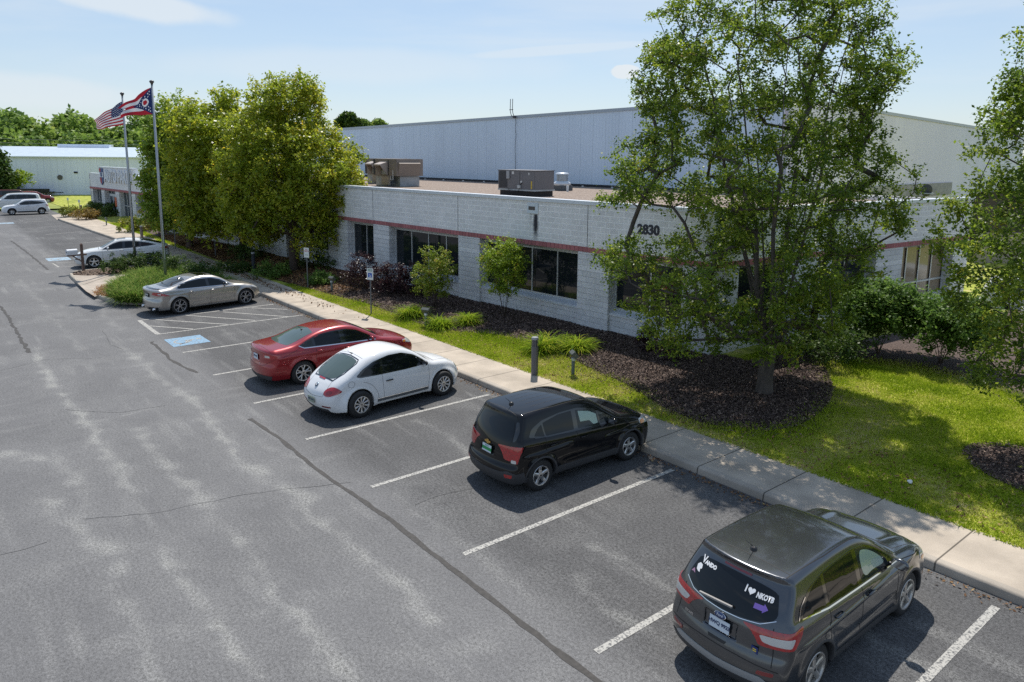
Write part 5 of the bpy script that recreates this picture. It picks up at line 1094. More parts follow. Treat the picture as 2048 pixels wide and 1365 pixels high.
# ------------------------------------------------------------------ the office building
def block_mat(name, base, mortar, bw=.4, bh=.2, var=.10, bumps=.5, offset=.5, msize=.008, stripe=None, dirt=True, axis='x'):
    m = bpy.data.materials.new(name); nt = nodes_of(m); N, L = nt.nodes, nt.links
    o = N.new('ShaderNodeOutputMaterial'); p = N.new('ShaderNodeBsdfPrincipled'); p.inputs['Roughness'].default_value = .85; p.inputs['Specular IOR Level'].default_value = .3; L.new(p.outputs[0], o.inputs[0])
    t = N.new('ShaderNodeTexCoord'); s = N.new('ShaderNodeSeparateXYZ'); L.new(t.outputs['Object'], s.inputs[0])
    ad = N.new('ShaderNodeMath'); ad.operation = 'ADD'; L.new(s.outputs[0], ad.inputs[0]); L.new(s.outputs[1], ad.inputs[1])
    c = N.new('ShaderNodeCombineXYZ'); L.new(ad.outputs[0], c.inputs[0]); L.new(s.outputs[2], c.inputs[1])
    b = N.new('ShaderNodeTexBrick'); b.offset = offset; b.inputs['Scale'].default_value = 1; b.inputs['Brick Width'].default_value = bw; b.inputs['Row Height'].default_value = bh
    b.inputs['Mortar Size'].default_value = msize; b.inputs['Mortar Smooth'].default_value = .3; b.inputs['Color1'].default_value = (*[x*(1-var) for x in base], 1); b.inputs['Color2'].default_value = (*[min(1, x*(1+var)) for x in base], 1); b.inputs['Mortar'].default_value = (*mortar, 1)
    L.new(c.outputs[0], b.inputs['Vector'])
    nz = N.new('ShaderNodeTexNoise'); nz.inputs['Scale'].default_value = 1.1; nz.inputs['Detail'].default_value = 8; L.new(t.outputs['Object'], nz.inputs['Vector'])
    r = N.new('ShaderNodeMapRange'); r.inputs[1].default_value = .3; r.inputs[2].default_value = .75; r.inputs[3].default_value = 1.04; r.inputs[4].default_value = .90; L.new(nz.outputs['Fac'], r.inputs[0])
    sc = N.new('ShaderNodeVectorMath'); sc.operation = 'SCALE'; L.new(b.outputs['Color'], sc.inputs[0]); L.new(r.outputs[0], sc.inputs['Scale']); col = sc.outputs[0]
    if dirt:   # scattered darker weathered patches
        v = N.new('ShaderNodeTexNoise'); v.inputs['Scale'].default_value = 2.6; v.inputs['Detail'].default_value = 9; v.inputs['Roughness'].default_value = .7; L.new(t.outputs['Object'], v.inputs['Vector'])
        q = N.new('ShaderNodeMapRange'); q.inputs[1].default_value = .60; q.inputs[2].default_value = .72; q.inputs[3].default_value = 1; q.inputs[4].default_value = .78; L.new(v.outputs['Fac'], q.inputs[0])
        s2 = N.new('ShaderNodeVectorMath'); s2.operation = 'SCALE'; L.new(col, s2.inputs[0]); L.new(q.outputs[0], s2.inputs['Scale']); col = s2.outputs[0]
    if stripe:
        for z0, z1 in stripe:
            a = N.new('ShaderNodeMath'); a.operation = 'SUBTRACT'; L.new(s.outputs[2], a.inputs[0]); a.inputs[1].default_value = (z0+z1)/2
            ab = N.new('ShaderNodeMath'); ab.operation = 'ABSOLUTE'; L.new(a.outputs[0], ab.inputs[0]); lt = N.new('ShaderNodeMath'); lt.operation = 'LESS_THAN'; lt.inputs[1].default_value = (z1-z0)/2; L.new(ab.outputs[0], lt.inputs[0])
            mm = N.new('ShaderNodeMix'); mm.data_type = 'RGBA'; ml = N.new('ShaderNodeMath'); ml.operation = 'MULTIPLY'; ml.inputs[1].default_value = .7; L.new(lt.outputs[0], ml.inputs[0]); L.new(ml.outputs[0], mm.inputs[0]); L.new(col, mm.inputs[6]); mm.inputs[7].default_value = (*[min(.8, x*1.22) for x in base], 1); col = mm.outputs[2]
    L.new(col, p.inputs['Base Color'])
    n2 = N.new('ShaderNodeTexNoise'); n2.inputs['Scale'].default_value = 26; n2.inputs['Detail'].default_value = 4; L.new(t.outputs['Object'], n2.inputs['Vector'])
    ma = N.new('ShaderNodeMath'); ma.operation = 'MULTIPLY_ADD'; ma.inputs[1].default_value = -1.0; L.new(b.outputs['Fac'], ma.inputs[0]); L.new(n2.outputs['Fac'], ma.inputs[2])
    bu = N.new('ShaderNodeBump'); bu.inputs['Strength'].default_value = bumps; bu.inputs['Distance'].default_value = .02; L.new(ma.outputs[0], bu.inputs['Height']); L.new(bu.outputs[0], p.inputs['Normal'])
    return m
cmu = block_mat('grey_block', (.74,.735,.725), (.95,.95,.94), bumps=.35, msize=.014, var=.05)
cmu_pier = block_mat('split_face_block', (.66,.665,.67), (.72,.72,.72), bumps=.9, var=.08, stripe=[(2.42,2.62)], msize=.005)
cmu_dark = block_mat('reveal_block', (.46,.46,.46), (.44,.44,.44), bumps=.3, var=.06, stripe=[(2.42,2.62)])
redb = block_mat('red_soldier_brick', (.40,.15,.155), (.14,.05,.055), bw=.20, bh=.6, var=.13, offset=0, bumps=.3, msize=.010, dirt=False)
coping = mat('coping_metal', (.62,.66,.70), .4, .2, var=.05, vscale=2)
glass_b = glassm('building_glass', (.012,.016,.020), .015)
mull = mat('mullion', (.55,.57,.58), .4, .4)
BA = math.radians(3.5); BP = at(1212.8, 668.7, .3)
B = tag(empty('office_building', (BP[0], BP[1], 0), BA), 'long low grey block office building with a red brick band and dark window bays', 'building')
UL, UR, ZT, ZR0, ZR1 = -46.0, 4.1, 4.74, 3.08, 3.26
wd_ = (math.cos(math.radians(82)), math.sin(math.radians(82))); WL = 16.3   # the right wing runs back from the corner
wc = (UR, 0.0); we = (UR+wd_[0]*WL, wd_[1]*WL)
def wpt(s, d=0.0): return (wc[0]+wd_[0]*s-wd_[1]*d*-1*-1*0+wd_[1]*(-d), wc[1]+wd_[1]*s+wd_[0]*d)   # d>0 = inwards
foot = [(UL, 0), wc, we, (we[0]-9, we[1]+.5), (-2.0, 15.0), (UL, 15.0)]
# upper wall: front strip and wing strip
MB().box(UL, UR, 0, .25, ZR1, ZT).build('upper_wall', cmu, B)
MB().prism([wpt(0), wpt(WL), wpt(WL, .25), (UR-.25*0-.28, .25)], ZR1, ZT).build('upper_wall', cmu, B)
MB().box(UL, UR+.004, -.006, .24, ZR0, ZR1).build('brick_band', redb, B)
MB().prism([(wpt(0)[0]+.006, -.006+.01), (wpt(WL)[0]+.006, wpt(WL)[1]), wpt(WL, .24), (UR-.26, .24)], ZR0, ZR1).build('brick_band', redb, B)
# coping
MB().box(UL, UR+.05, -.06, .30, ZT, ZT+.13).build('coping', coping, B, bevel=.01)
MB().prism([(wpt(0)[0]+.07, .06), (wpt(WL)[0]+.07, wpt(WL)[1]), wpt(WL, .30), wpt(.3, .3)], ZT+.003, ZT+.127).build('coping', coping, B)
# movement joints
jm = mat('joint_dark', (.10,.10,.11), .8)
for u in (-35.5,-28.5,-21.8,-14.98,-8.3,-1.0): MB().box(u-.012, u+.012, -.004, .01, ZR1, ZT).build('movement_joint', jm, B)
# piers and openings
opens = [(-44.0,-41.5),(-38.6,-36.2),(-33.6,-31.0),(-28.4,-26.6),(-24.6,-22.9),(-21.9,-19.55),(-17.5,-15.0),(-13.61,-8.29),(-6.88,-1.44),(.03,3.0)]
doors = {4}
edges = [UL]+[e for o in opens for e in o]+[UR]
for a, b in zip(edges[0::2], edges[1::2]):
    MB().box(a, b, 0, .62, 0, ZR0).build('pier', cmu_pier, B, bevel=.015)
V0 = .42
for k, (a, b) in enumerate(opens):
    if k in doors: z0 = .32
    else:
        z0 = 1.16; MB().box(a, b, .10, .60, 0, z0-.10).build('window_apron', cmu_pier, B)
        sl_ = MB().add([(a,.06,z0-.12),(b,.06,z0-.12),(b,.40,z0+.0),(a,.40,z0+.0),(a,.06,z0-.18),(b,.06,z0-.18),(b,.40,z0-.18),(a,.40,z0-.18)], [(0,1,2,3),(4,5,1,0),(5,6,2,1),(7,4,0,3)]).build('window_sill', coping, B)
    n = 4 if b-a > 4 else 2
    w = MB().box(a, b, V0, V0+.03, z0, 2.96).build('window', glass_b, B)
    fr = MB(); fw = .045
    fr.box(a, b, V0-.03, V0+.02, 2.90, 2.96).box(a, b, V0-.03, V0+.02, z0, z0+.05)
    for i in range(n+1):
        u = a+(b-a)*i/n; u0 = min(max(u-fw/2, a), b-fw); fr.box(u0, u0+fw, V0-.035, V0+.02, z0+.05, 2.90)
    if k in doors: fr.box(a, b, V0-.04, V0+.02, 2.3, 2.36).box(a, b, V0-.035, V0+.02, 1.1, 1.16)
    fr.build('window_frame', mull, w)
    MB().box(a, b, .30, .60, 2.96, ZR0).build('lintel', cmu_dark, B)
# numerals on the wall
num = text_obj('street_number', '2830', .44, mat('numeral_navy', (.012,.016,.03), .4), B, (1.62, -.012, 4.06), (PI/2, 0, 0), .012, .016)
# wall vent with its soot streak
vt = MB().box(-4.06, -3.46, -.03, .0, 4.27, 4.66).build('wall_vent', mat('vent_white', (.6,.66,.70), .5), B, bevel=.008)
MB().box(-3.97, -3.62, -.034, -.029, 4.40, 4.54).build('vent_grille', mat('vent_dark', (.10,.085,.075), .7), vt)
stm = bpy.data.materials.new('soot_streak'); nt5 = nodes_of(stm); n5, l5 = nt5.nodes, nt5.links
o5 = n5.new('ShaderNodeOutputMaterial'); p5 = n5.new('ShaderNodeBsdfPrincipled'); p5.inputs['Base Color'].default_value = (.035,.035,.045,1); p5.inputs['Roughness'].default_value = .9
tr5 = n5.new('ShaderNodeBsdfTransparent'); ms5 = n5.new('ShaderNodeMixShader'); at5 = n5.new('ShaderNodeAttribute'); at5.attribute_name = 'soot'; z5 = n5.new('ShaderNodeTexNoise'); z5.inputs['Scale'].default_value = 14; z5.inputs['Detail'].default_value = 5
t5 = n5.new('ShaderNodeTexCoord'); l5.new(t5.outputs['Object'], z5.inputs['Vector']); m5 = n5.new('ShaderNodeMath'); m5.operation = 'MULTIPLY_ADD'; m5.inputs[1].default_value = 1.2; m5.inputs[2].default_value = -.42; l5.new(z5.outputs['Fac'], m5.inputs[0])
a5 = n5.new('ShaderNodeMath'); a5.use_clamp = True; l5.new(m5.outputs[0], a5.inputs[0]); l5.new(at5.outputs['Fac'], a5.inputs[1]); k5 = n5.new('ShaderNodeMath'); k5.operation = 'MULTIPLY'; l5.new(a5.outputs[0], k5.inputs[0]); l5.new(at5.outputs['Fac'], k5.inputs[1])
l5.new(k5.outputs[0], ms5.inputs[0]); l5.new(tr5.outputs[0], ms5.inputs[1]); l5.new(p5.outputs[0], ms5.inputs[2]); l5.new(ms5.outputs[0], o5.inputs[0])
gu = np.linspace(-4.0, -3.3, 20); gzz = np.linspace(3.27, 4.28, 30); U, Z = np.meshgrid(gu, gzz, indexing='ij'); i = np.arange(19)[:, None]*30+np.arange(29)[None, :]; F = np.stack([i, i+30, i+31, i+1], -1).reshape(-1, 4)
q = np.clip(1.25-np.abs(U+3.60)/(.13+.05*np.clip(4.28-Z, 0, .5)), 0, 1)*np.clip((Z-3.2)/.7+.15, 0, 1)*np.clip((4.28-Z)/.05, 0, 1)+.35*np.clip(1-np.abs(U+3.86)/.1, 0, 1)*np.clip((Z-3.7)/.4, 0, 1)
sob = np_mesh('soot_stain', np.stack([U.ravel(), np.full(U.size, -.004), Z.ravel()], 1), F, stm, B, False, {'soot': ('POINT', np.clip(q, 0, 1).ravel())})
# the wing: piers, openings
def wpan(name, s0, s1, d0, d1, z0, z1, m, parent=None):
    return MB().prism([wpt(s0, d0), wpt(s1, d0), wpt(s1, d1), wpt(s0, d1)], z0, z1).build(name, m, parent or B)
wop = [(1.2,3.6),(6.2,9.07),(10.95,15.0)]
we_ = [0]+[e for o in wop for e in o]+[WL]
for a, b in zip(we_[0::2], we_[1::2]): wpan('pier', a+(.02 if a == 0 else 0), b, .004, .6, 0, ZR0, cmu_pier)
blind = glassm('blind_behind_glass', (.33,.25,.17), .1)
for k, (a, b) in enumerate(wop):
    z0 = .95; wpan('window_apron', a, b, .10, .5, 0, z0, cmu_pier)
    g = wpan('window', a, b, .42, .45, z0, 2.96, glass_b if k < 2 else blind)
    n = 4 if k == 2 else 2
    for i in range(n+1):
        s = a+(b-a)*i/n; wpan('window_frame', max(s-.03, a), min(s+.03, b), .38, .42, z0, 2.96, M['black_plastic'] if k == 2 else mull, g); 
        if k == 2: wpan('mullion_cap', max(s-.03, a), min(s+.03, b), .36, .379, z0, 2.96, mull, g) if i % 1 == 0 else None
    wpan('window_rail', a, b, .37, .415, 1.45, 1.52, mull, g)
    wpan('lintel', a, b, .3, .6, 2.96, ZR0, cmu_dark)
# roof
gravel = mat('roof_gravel', (.22,.17,.14), .95, ramp=[(.25,(.10,.07,.055)),(.5,(.26,.20,.16)),(.75,(.42,.35,.29))], vscale=13, detail=3, bump=1, bscale=18)
MB().prism([(UL+.1, .25), (UR-.3, .25), wpt(WL, .25), (we[0]-9, we[1]+.5), (-1.5, 15.2), (UL+.1, 15.2)], 4.35, 4.585).build('roof', gravel, B)
# gravel stones scattered on the roof
MB().box(UL, UL+.25, .25, 15, 0, ZT).build('end_wall', cmu, B); wpan('end_wall', WL-.25, WL-.002, .25, 9, 0, ZT-.002, cmu)

# ------------------------------------------------------------------ the tall metal warehouse behind
def ribbed(name, col, rib=.3, strength=.35, var=.05, seam=None, axis='sum'):
    m = bpy.data.materials.new(name); nt = nodes_of(m); N, L = nt.nodes, nt.links
    o = N.new('ShaderNodeOutputMaterial'); p = N.new('ShaderNodeBsdfPrincipled'); p.inputs['Roughness'].default_value = .5; L.new(p.outputs[0], o.inputs[0]); p.inputs['Specular IOR Level'].default_value = .4
    t = N.new('ShaderNodeTexCoord'); s = N.new('ShaderNodeSeparateXYZ'); L.new(t.outputs['Object'], s.inputs[0])
    a = N.new('ShaderNodeMath'); a.operation = 'ADD'; L.new(s.outputs[0], a.inputs[0]); L.new(s.outputs[1], a.inputs[1])
    pp = N.new('ShaderNodeMath'); pp.operation = 'PINGPONG'; pp.inputs[1].default_value = rib/2; L.new(a.outputs[0], pp.inputs[0])
    h = N.new('ShaderNodeMapRange'); h.inputs[1].default_value = 0; h.inputs[2].default_value = rib*.16; L.new(pp.outputs[0], h.inputs[0])
    b = N.new('ShaderNodeBump'); b.inputs['Strength'].default_value = strength; b.inputs['Distance'].default_value = .03; L.new(h.outputs[0], b.inputs['Height']); L.new(b.outputs[0], p.inputs['Normal'])
    nz = N.new('ShaderNodeTexNoise'); nz.inputs['Scale'].default_value = .6; nz.inputs['Detail'].default_value = 6
    mp = N.new('ShaderNodeMapping'); mp.inputs['Scale'].default_value = (1,1,.15); L.new(t.outputs['Object'], mp.inputs[0]); L.new(mp.outputs[0], nz.inputs['Vector'])
    r = N.new('ShaderNodeMapRange'); r.inputs[1].default_value = .3; r.inputs[2].default_value = .7; r.inputs[3].default_value = 1-var; r.inputs[4].default_value = 1+var; L.new(nz.outputs['Fac'], r.inputs[0])
    f = r.outputs[0]
    dk = N.new('ShaderNodeMapRange'); dk.inputs[1].default_value = 0; dk.inputs[2].default_value = rib*.07; dk.inputs[3].default_value = .88; dk.inputs[4].default_value = 1; L.new(pp.outputs[0], dk.inputs[0])
    mu = N.new('ShaderNodeMath'); mu.operation = 'MULTIPLY'; L.new(f, mu.inputs[0]); L.new(dk.outputs[0], mu.inputs[1]); f = mu.outputs[0]
    if seam:
        q = N.new('ShaderNodeMath'); q.operation = 'PINGPONG'; q.inputs[1].default_value = seam/2; L.new(a.outputs[0], q.inputs[0])
        d = N.new('ShaderNodeMapRange'); d.inputs[1].default_value = .0; d.inputs[2].default_value = .03; d.inputs[3].default_value = .80; d.inputs[4].default_value = 1; L.new(q.outputs[0], d.inputs[0])
        m2 = N.new('ShaderNodeMath'); m2.operation = 'MULTIPLY'; L.new(f, m2.inputs[0]); L.new(d.outputs[0], m2.inputs[1]); f = m2.outputs[0]
    sc = N.new('ShaderNodeVectorMath'); sc.operation = 'SCALE'; sc.inputs[0].default_value = col; L.new(f, sc.inputs['Scale']); L.new(sc.outputs[0], p.inputs['Base Color'])
    return m
wm = ribbed('pale_metal_shaded', (.64,.76,.90), .25, .2, seam=1.0); wm2 = ribbed('pale_metal_lit', (.92,.84,.88), .25, .2)  # one cladding, two colours: shade blue painted into the front, sunlit tone into the side
WH = tag(empty('warehouse', (BP[0], BP[1], 0), BA), 'big pale metal clad warehouse rising behind the gravel roof', 'building')
cx_, lx = -1.74, -64.0
def quadwall(name, pts, m, parent): return MB().add(pts, [tuple(range(len(pts)))]).build(name, m, parent)
def slab(name, a, b, za0, za1, zb0, zb1, t, m, parent):
    """vertical wall between plan points a and b, bottoms za0/zb0, tops za1/zb1, thickness t to the left of a->b"""
    d = Vector((b[0]-a[0], b[1]-a[1])).normalized(); n = (-d.y*t, d.x*t)
    vs = [(a[0],a[1],za0),(b[0],b[1],zb0),(b[0],b[1],zb1),(a[0],a[1],za1),(a[0]+n[0],a[1]+n[1],za0),(b[0]+n[0],b[1]+n[1],zb0),(b[0]+n[0],b[1]+n[1],zb1),(a[0]+n[0],a[1]+n[1],za1)]
    return MB().add(vs, [(0,1,2,3),(5,4,7,6),(3,2,6,7),(1,0,4,5),(4,0,3,7),(1,5,6,2)]).build(name, m, parent)
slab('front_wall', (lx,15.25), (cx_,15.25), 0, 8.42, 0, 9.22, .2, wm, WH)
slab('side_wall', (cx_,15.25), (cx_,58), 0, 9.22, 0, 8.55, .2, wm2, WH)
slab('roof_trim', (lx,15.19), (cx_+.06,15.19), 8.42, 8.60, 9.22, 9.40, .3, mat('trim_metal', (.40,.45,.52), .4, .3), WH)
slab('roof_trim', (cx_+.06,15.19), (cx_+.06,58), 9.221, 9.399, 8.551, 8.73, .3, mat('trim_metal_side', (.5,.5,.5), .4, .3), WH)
slab('base_flashing', (lx,15.21), (cx_+.03,15.21), 4.5, 4.74, 4.5, 4.74, .03, mat('black_flashing', (.02,.022,.028), .6), WH)
slab('base_wall', (cx_+.10,15.3), (cx_+.10,40), 4.0, 4.85, 4.0, 4.85, .04, block_mat('tan_block', (.45,.41,.36), (.5,.47,.42)), WH)
MB().add([(lx,15.3,8.5),(cx_,15.3,9.3),(cx_,58,8.65),(lx,58,7.85)], [(0,1,2,3)]).build('roof', coping, WH)
# low roof beside it at the right, seen past the parapet
slab('low_parapet', (5.0,13.5), (-1.4,19.0), 4.3, 4.74, 4.3, 4.74, .2, coping, B)
# aerials on the warehouse edge, conduit down the wall
AE = tag(empty('antenna', (BP[0], BP[1], 0), BA), 'pair of thin whip aerials standing on the warehouse roof edge', 'antenna')
am_ = mat('aerial_dark', (.06,.06,.07), .5, .5)
MB().tube([(-21.40,15.1,9.05),(-21.55,15.1,9.25),(-21.62,15.1,9.5),(-21.6,15.1,10.25)], .022, 6).build('mast', am_, AE); MB().tube([(-21.20,15.1,9.05),(-21.35,15.1,9.3),(-21.40,15.1,9.5),(-21.38,15.1,10.25)], .022, 6).build('mast', am_, AE)
MB().box(-21.68,-21.34,15.07,15.13,9.52,9.56).box(-21.3,-21.1,15.05,15.15,8.98,9.12).build('bracket', am_, AE)
MB().tube([(-21.2,15.14,9.0),(-21.1,15.17,8.7),(-21.2,15.18,8.3),(-21.1,15.18,7.9),(-21.18,15.17,7.0),(-21.12,15.17,6.0),(-21.15,15.17,4.8)], .014, 5).build('cable', am_, AE)

# ------------------------------------------------------------------ things on the roof
def rot_local(u, v): return BP[0]+math.cos(BA)*u-math.sin(BA)*v, BP[1]+math.sin(BA)*u+math.cos(BA)*v
ZR = 4.585
gm1 = mat('unit_grey', (.17,.165,.175), .55, .2, var=.06, vscale=3); gm2 = mat('unit_tan', (.26,.22,.19), .6, .1, var=.08, vscale=3); coil = mat('coil', (.06,.06,.065), .7, .2)
galv = mat('galvanised', (.38,.42,.45), .45, .5, var=.2, vscale=2.5); stick = mat('sticker_white', (.65,.65,.63), .6)
def ac_unit():
    P = at_depth(1024, 368, 33.9); u0 = at(1024, 391, 4.62)
    r = tag(empty('rooftop_unit', (u0[0]-.1, u0[1]+.35, ZR), BA+.02), 'grey rooftop air conditioner with a dark coil end on a black curb', 'air conditioner', 'air conditioners on the office roof')
    W_, D_, z0, z1 = 2.45, 1.25, .28, 1.16
    MB().box(-W_/2+.1, W_/2-.08, 0, D_, 0, .24).build('curb', mat('curb_black', (.02,.018,.018), .7), r)
    MB().box(-W_/2, W_/2, -.06, D_+.05, .24, .31).build('base_rail', galv, r)
    h = MB().box(-W_/2, W_/2, -.04, D_, .31, z1).build('housing', gm1, r, bevel=.012)
    MB().box(-W_/2-.03, W_/2+.03, -.07, D_+.03, z1, z1+.03).build('top_cover', gm1, h, bevel=.01)
    MB().box(-W_/2+.08, -W_/2+.58, -.055, -.041, .36, z1-.04).build('coil_panel', coil, h)
    for u in (-.6,.25): MB().box(u, u+.012, -.05, -.041, .33, z1-.02).build('panel_seam', M['seam'], h)
    MB().box(-.60,-.40,-.11,-.041,.78,z1-.01).build('control_box', mat('box_grey', (.35,.36,.38), .5), h, bevel=.01)
    MB().box(.98,1.06,-.045,-.0411,.34,.70).build('warning_label', mat('label_yellow', (.6,.42,.05), .6), h); MB().box(-.28,-.14,-.045,-.0411,1.0,1.12).box(.82,.88,-.045,-.0411,.98,1.08).box(.3,.4,-.045,-.0411,.58,.70).build('data_label', stick, h)
    MB().box(.16,.34,-.12,-.041,.36,.50).build('junction_box', mat('box_pale', (.55,.56,.55), .5), h, bevel=.008)
    MB().tube([(.3,-.08,.5),(.36,-.1,.56),(.42,-.06,.62)], .02, 6).tube([(-.5,-.1,.32),(-.2,-.2,.20),(.3,-.22,.18),(.32,-.1,.36)], .014, 6).build('conduit', M['black_plastic'], r)
def big_ac():
    x, y = at(763, 372, 4.62)
    def one(x, y, label, full=True):
        r = tag(empty('rooftop_unit', (x, y+.4, ZR), BA), label, 'air conditioner', 'air conditioners on the office roof')
        MB().box(-1.25,-.0,0,1.7,0,.62).box(.0,.9,.3,1.7,.0,.60).build('duct_curb', galv, r, bevel=.01)
        h = MB().box(-1.35,1.15,-.1,1.8,.62,1.62).build('housing', gm2, r, bevel=.012)
        MB().box(-1.34,-1.14,-.112,-.101,.66,1.58).build('coil_panel', coil, h); MB().box(.25,.33,-.112,-.101,.66,1.58).build('coil_panel', coil, h)
        MB().add([(1.15,0,1.42),(1.15,1.5,1.42),(1.36,0,1.36),(1.36,1.5,1.36),(1.15,0,.64),(1.15,1.5,.64)], [(0,1,3,2),(2,3,5,4),(0,2,4),(1,5,3)]).build('side_hood', gm2, h)
        hd = MB().add([(-.50,-.1,1.46),(.22,-.1,1.46),(.22,-.62,1.30),(-.50,-.62,1.30),(-.50,-.1,.62),(.22,-.1,.62),(.22,-.62,1.22),(-.50,-.62,1.22)], [(0,3,2,1),(3,7,6,2),(0,4,7,3),(1,2,6,5)]).build('intake_hood', mat('hood_tan', (.42,.36,.32), .5), h)
        MB().box(-.44,.16,-.13,-.102,.70,.98).build('damper', galv, h)
        MB().tube([(.62,-.16,.4),(.85,-.16,.4),(.85,-.16,.95)], .022, 6).tube([(.62,-.16,.4),(.62,-.16,.62)], .022, 6).build('drain_pipe', stick, r)
        MB().box(-.42,.35,-.14,-.02,.1,.60).build('duct_panel', mat('duct_tan', (.40,.34,.27), .5, .2), r)
    one(x, y, 'tan rooftop unit with an open intake hood on galvanised ducts')
    one(x-4.1, y+1.6, 'tan rooftop unit half hidden by yellow green leaves')
def roof_small():
    x, y = at(1124, 381, 4.6)
    r = tag(empty('roof_fan', (x, y, ZR)), 'round silver exhaust fan with a domed cap on the gravel roof', 'exhaust fan')
    MB().box(-.42,.42,-.42,.42,0,.28).build('curb', mat('fan_curb', (.10,.11,.12), .6), r, bevel=.02)
    MB().lathe([(.44,.28),(.48,.34),(.48,.40),(.40,.47),(.30,.52)], 24).build('shroud', coping, r, True); MB().lathe([(.30,.52),(.31,.86),(.30,.9)], 24).build('louvre', galv, r, True)
    MB().lathe([(.36,.86),(.36,.92),(.30,.96),(0,.98)], 24).build('cap', coping, r, True)
    x, y = at(1854, 404, 4.62)
    P = Vector(at_depth(1852, 392, 40)); r = tag(empty('satellite_dish', (P.x, P.y, ZR)), 'dark oval satellite dish seen from behind on the roof at the right', 'satellite dish')
    zc = P.z-ZR+.10; bm = bmesh.new(); bmesh.ops.create_uvsphere(bm, u_segments=24, v_segments=12, radius=1)
    bmesh.ops.delete(bm, geom=[v for v in bm.verts if v.co.z < .55], context='VERTS')
    me = bpy.data.meshes.new('dish'); bm.to_mesh(me); bm.free()
    o = link('dish', me, mat('dish_grey', (.05,.055,.06), .6), r, None, True); o.scale = (.50,.40,.5)
    dd = (Vector(P)-Vector((0,0,CAMZ))).normalized(); zc += .22; ax = Vector((dd.x, dd.y, .35)).normalized()
    o.rotation_mode = 'QUATERNION'; o.rotation_quaternion = (-ax).to_track_quat('Z', 'X'); o.location = Vector((0,0,zc))+ax*.3
    MB().tube([(0,0,0),(0,0,zc-.1),(-dd.x*.15,-dd.y*.15,zc-.02)], .03, 8).build('mast', galv, r); MB().box(-.3,.3,-.3,.3,0,.05).build('foot', galv, r)
    rp = tag(MB().tube([(*rot_local(-10.5,1.1),4.62),(*rot_local(-4,.7),4.62),(*rot_local(2,.9),4.62)], .025, 6).build('roof_cable', M['black_plastic']), 'black cable run along the front of the gravel roof', 'cable')
    for k, (px, py) in enumerate([(1240,376),(1127,377)]):
        pass
    vx, vy = at(1135, 383.5, 4.6); tag(MB().lathe([(.06,0),(.06,.32),(.0,.32)], 10).build('vent_pipe', stick, None, True, loc=(vx, vy, ZR)), 'short white vent pipe beside the round exhaust fan', 'vent pipe')
    g = MB(); r_ = random.Random(3)
    for k in range(60):
        u = r_.uniform(-34, 0); 
    for k, u in enumerate(np.arange(-38, -5, 2.35)):
        xx, yy = rot_local(u, 14.7); o = MB().box(-.05,.05,-.05,.05,0,.09).build('flashing_block', stick, None, bevel=.01, loc=(xx, yy, ZR)); tag(o, 'small white block along the base of the warehouse wall', 'block', 'white blocks on the roof along the flashing')
ac_unit(); big_ac(); roof_small()

# ------------------------------------------------------------------ the auto parts shop further along
SA = math.radians(5); SP = at(269.9, 438.5, .3)
S = tag(empty('auto_parts_shop', (SP[0], SP[1], 0), SA), 'grey block auto parts shop with a raised sign panel and red band', 'building')
U0, U1 = -14.0, 9.0
MB().box(U0, U1, 0, .3, 2.9, 4.27).build('upper_wall', cmu, S); MB().box(U0, U1, -.05, .3, 2.70, 2.9).build('brick_band', redb, S)
MB().box(U0-.02, U1, -.03, .35, 4.27, 4.36).build('coping', coping, S)
sp_ = MB().box(-10.0, .6, -.04, .4, 3.6, 4.98).build('sign_wall', cmu, S); MB().box(-10.05, .65, -.08, .42, 4.98, 5.06).build('coping', coping, sp_)
MB().box(U0, U0+.3, 0, 14, 0, 4.27).build('side_wall', cmu, S); MB().box(U0+.3, U1, .3, 14, 4.0, 4.1).build('roof', coping, S)
MB().box(.5, 6, 5.5, 6.2, 4.1, 4.62).build('roof_duct', M['black_plastic'], S)
for a, b in [(-14,-13.1),(-10.0,-9.0),(-5.4,-4.2),(-.45,.6),(4.4,5.4),(8.2,9.0)]: MB().box(a, b, 0, .6, 0, 2.70).build('pier', cmu_pier, S)
sgl = glassm('shop_glass', (.02,.035,.05), .02)
for k, (a, b) in enumerate([(-13.1,-10.0),(-9.0,-5.4),(-4.2,-.45),(.6,4.4),(5.4,8.2)]):
    z0 = 1.0 if k > 2 else .3
    if k > 2: MB().box(a, b, .1, .5, 0, z0).build('window_apron', cmu_pier, S)
    w = MB().box(a, b, .45, .48, z0, 2.7).build('shop_window', sgl, S); fr = MB(); n = 4
    for i in range(n+1): u = a+(b-a)*i/n; fr.box(max(a, u-.04), min(b, u+.04), .40, .45, z0, 2.7)
    fr.box(a, b, .39, .449, 1.3, 1.37); fr.build('window_frame', mull, w)
d = MB().box(-8.6,-6.2,.35,.385,.3,2.35).build('shop_door', mat('door_white', (.55,.58,.60), .4), S); MB().box(-8.4,-7.5,.33,.349,.6,2.1).box(-7.3,-6.4,.33,.349,.6,2.1).build('door_glass', sgl, d)
MB().box(-5.55,-5.1,-.05,-.001,1.2,2.1).build('orange_notice', mat('notice_orange', (.55,.12,.04), .6), S)
lw = mat('sign_white', (.72,.74,.78), .5); sb = mat('sign_blue', (.02,.06,.22), .5); srd = mat('sign_red', (.42,.03,.05), .5)
text_obj('sign_lettering', 'AUTO PARTS', 1.75, lw, S, (-4.0, -.10, 4.08), (PI/2, 0, 0), .04, .03, sx=.80)
shp = [(-9.85,4.9),(-8.6,4.9),(-8.6,3.9),(-8.75,3.5),(-9.22,3.2),(-9.7,3.5),(-9.85,3.9)]
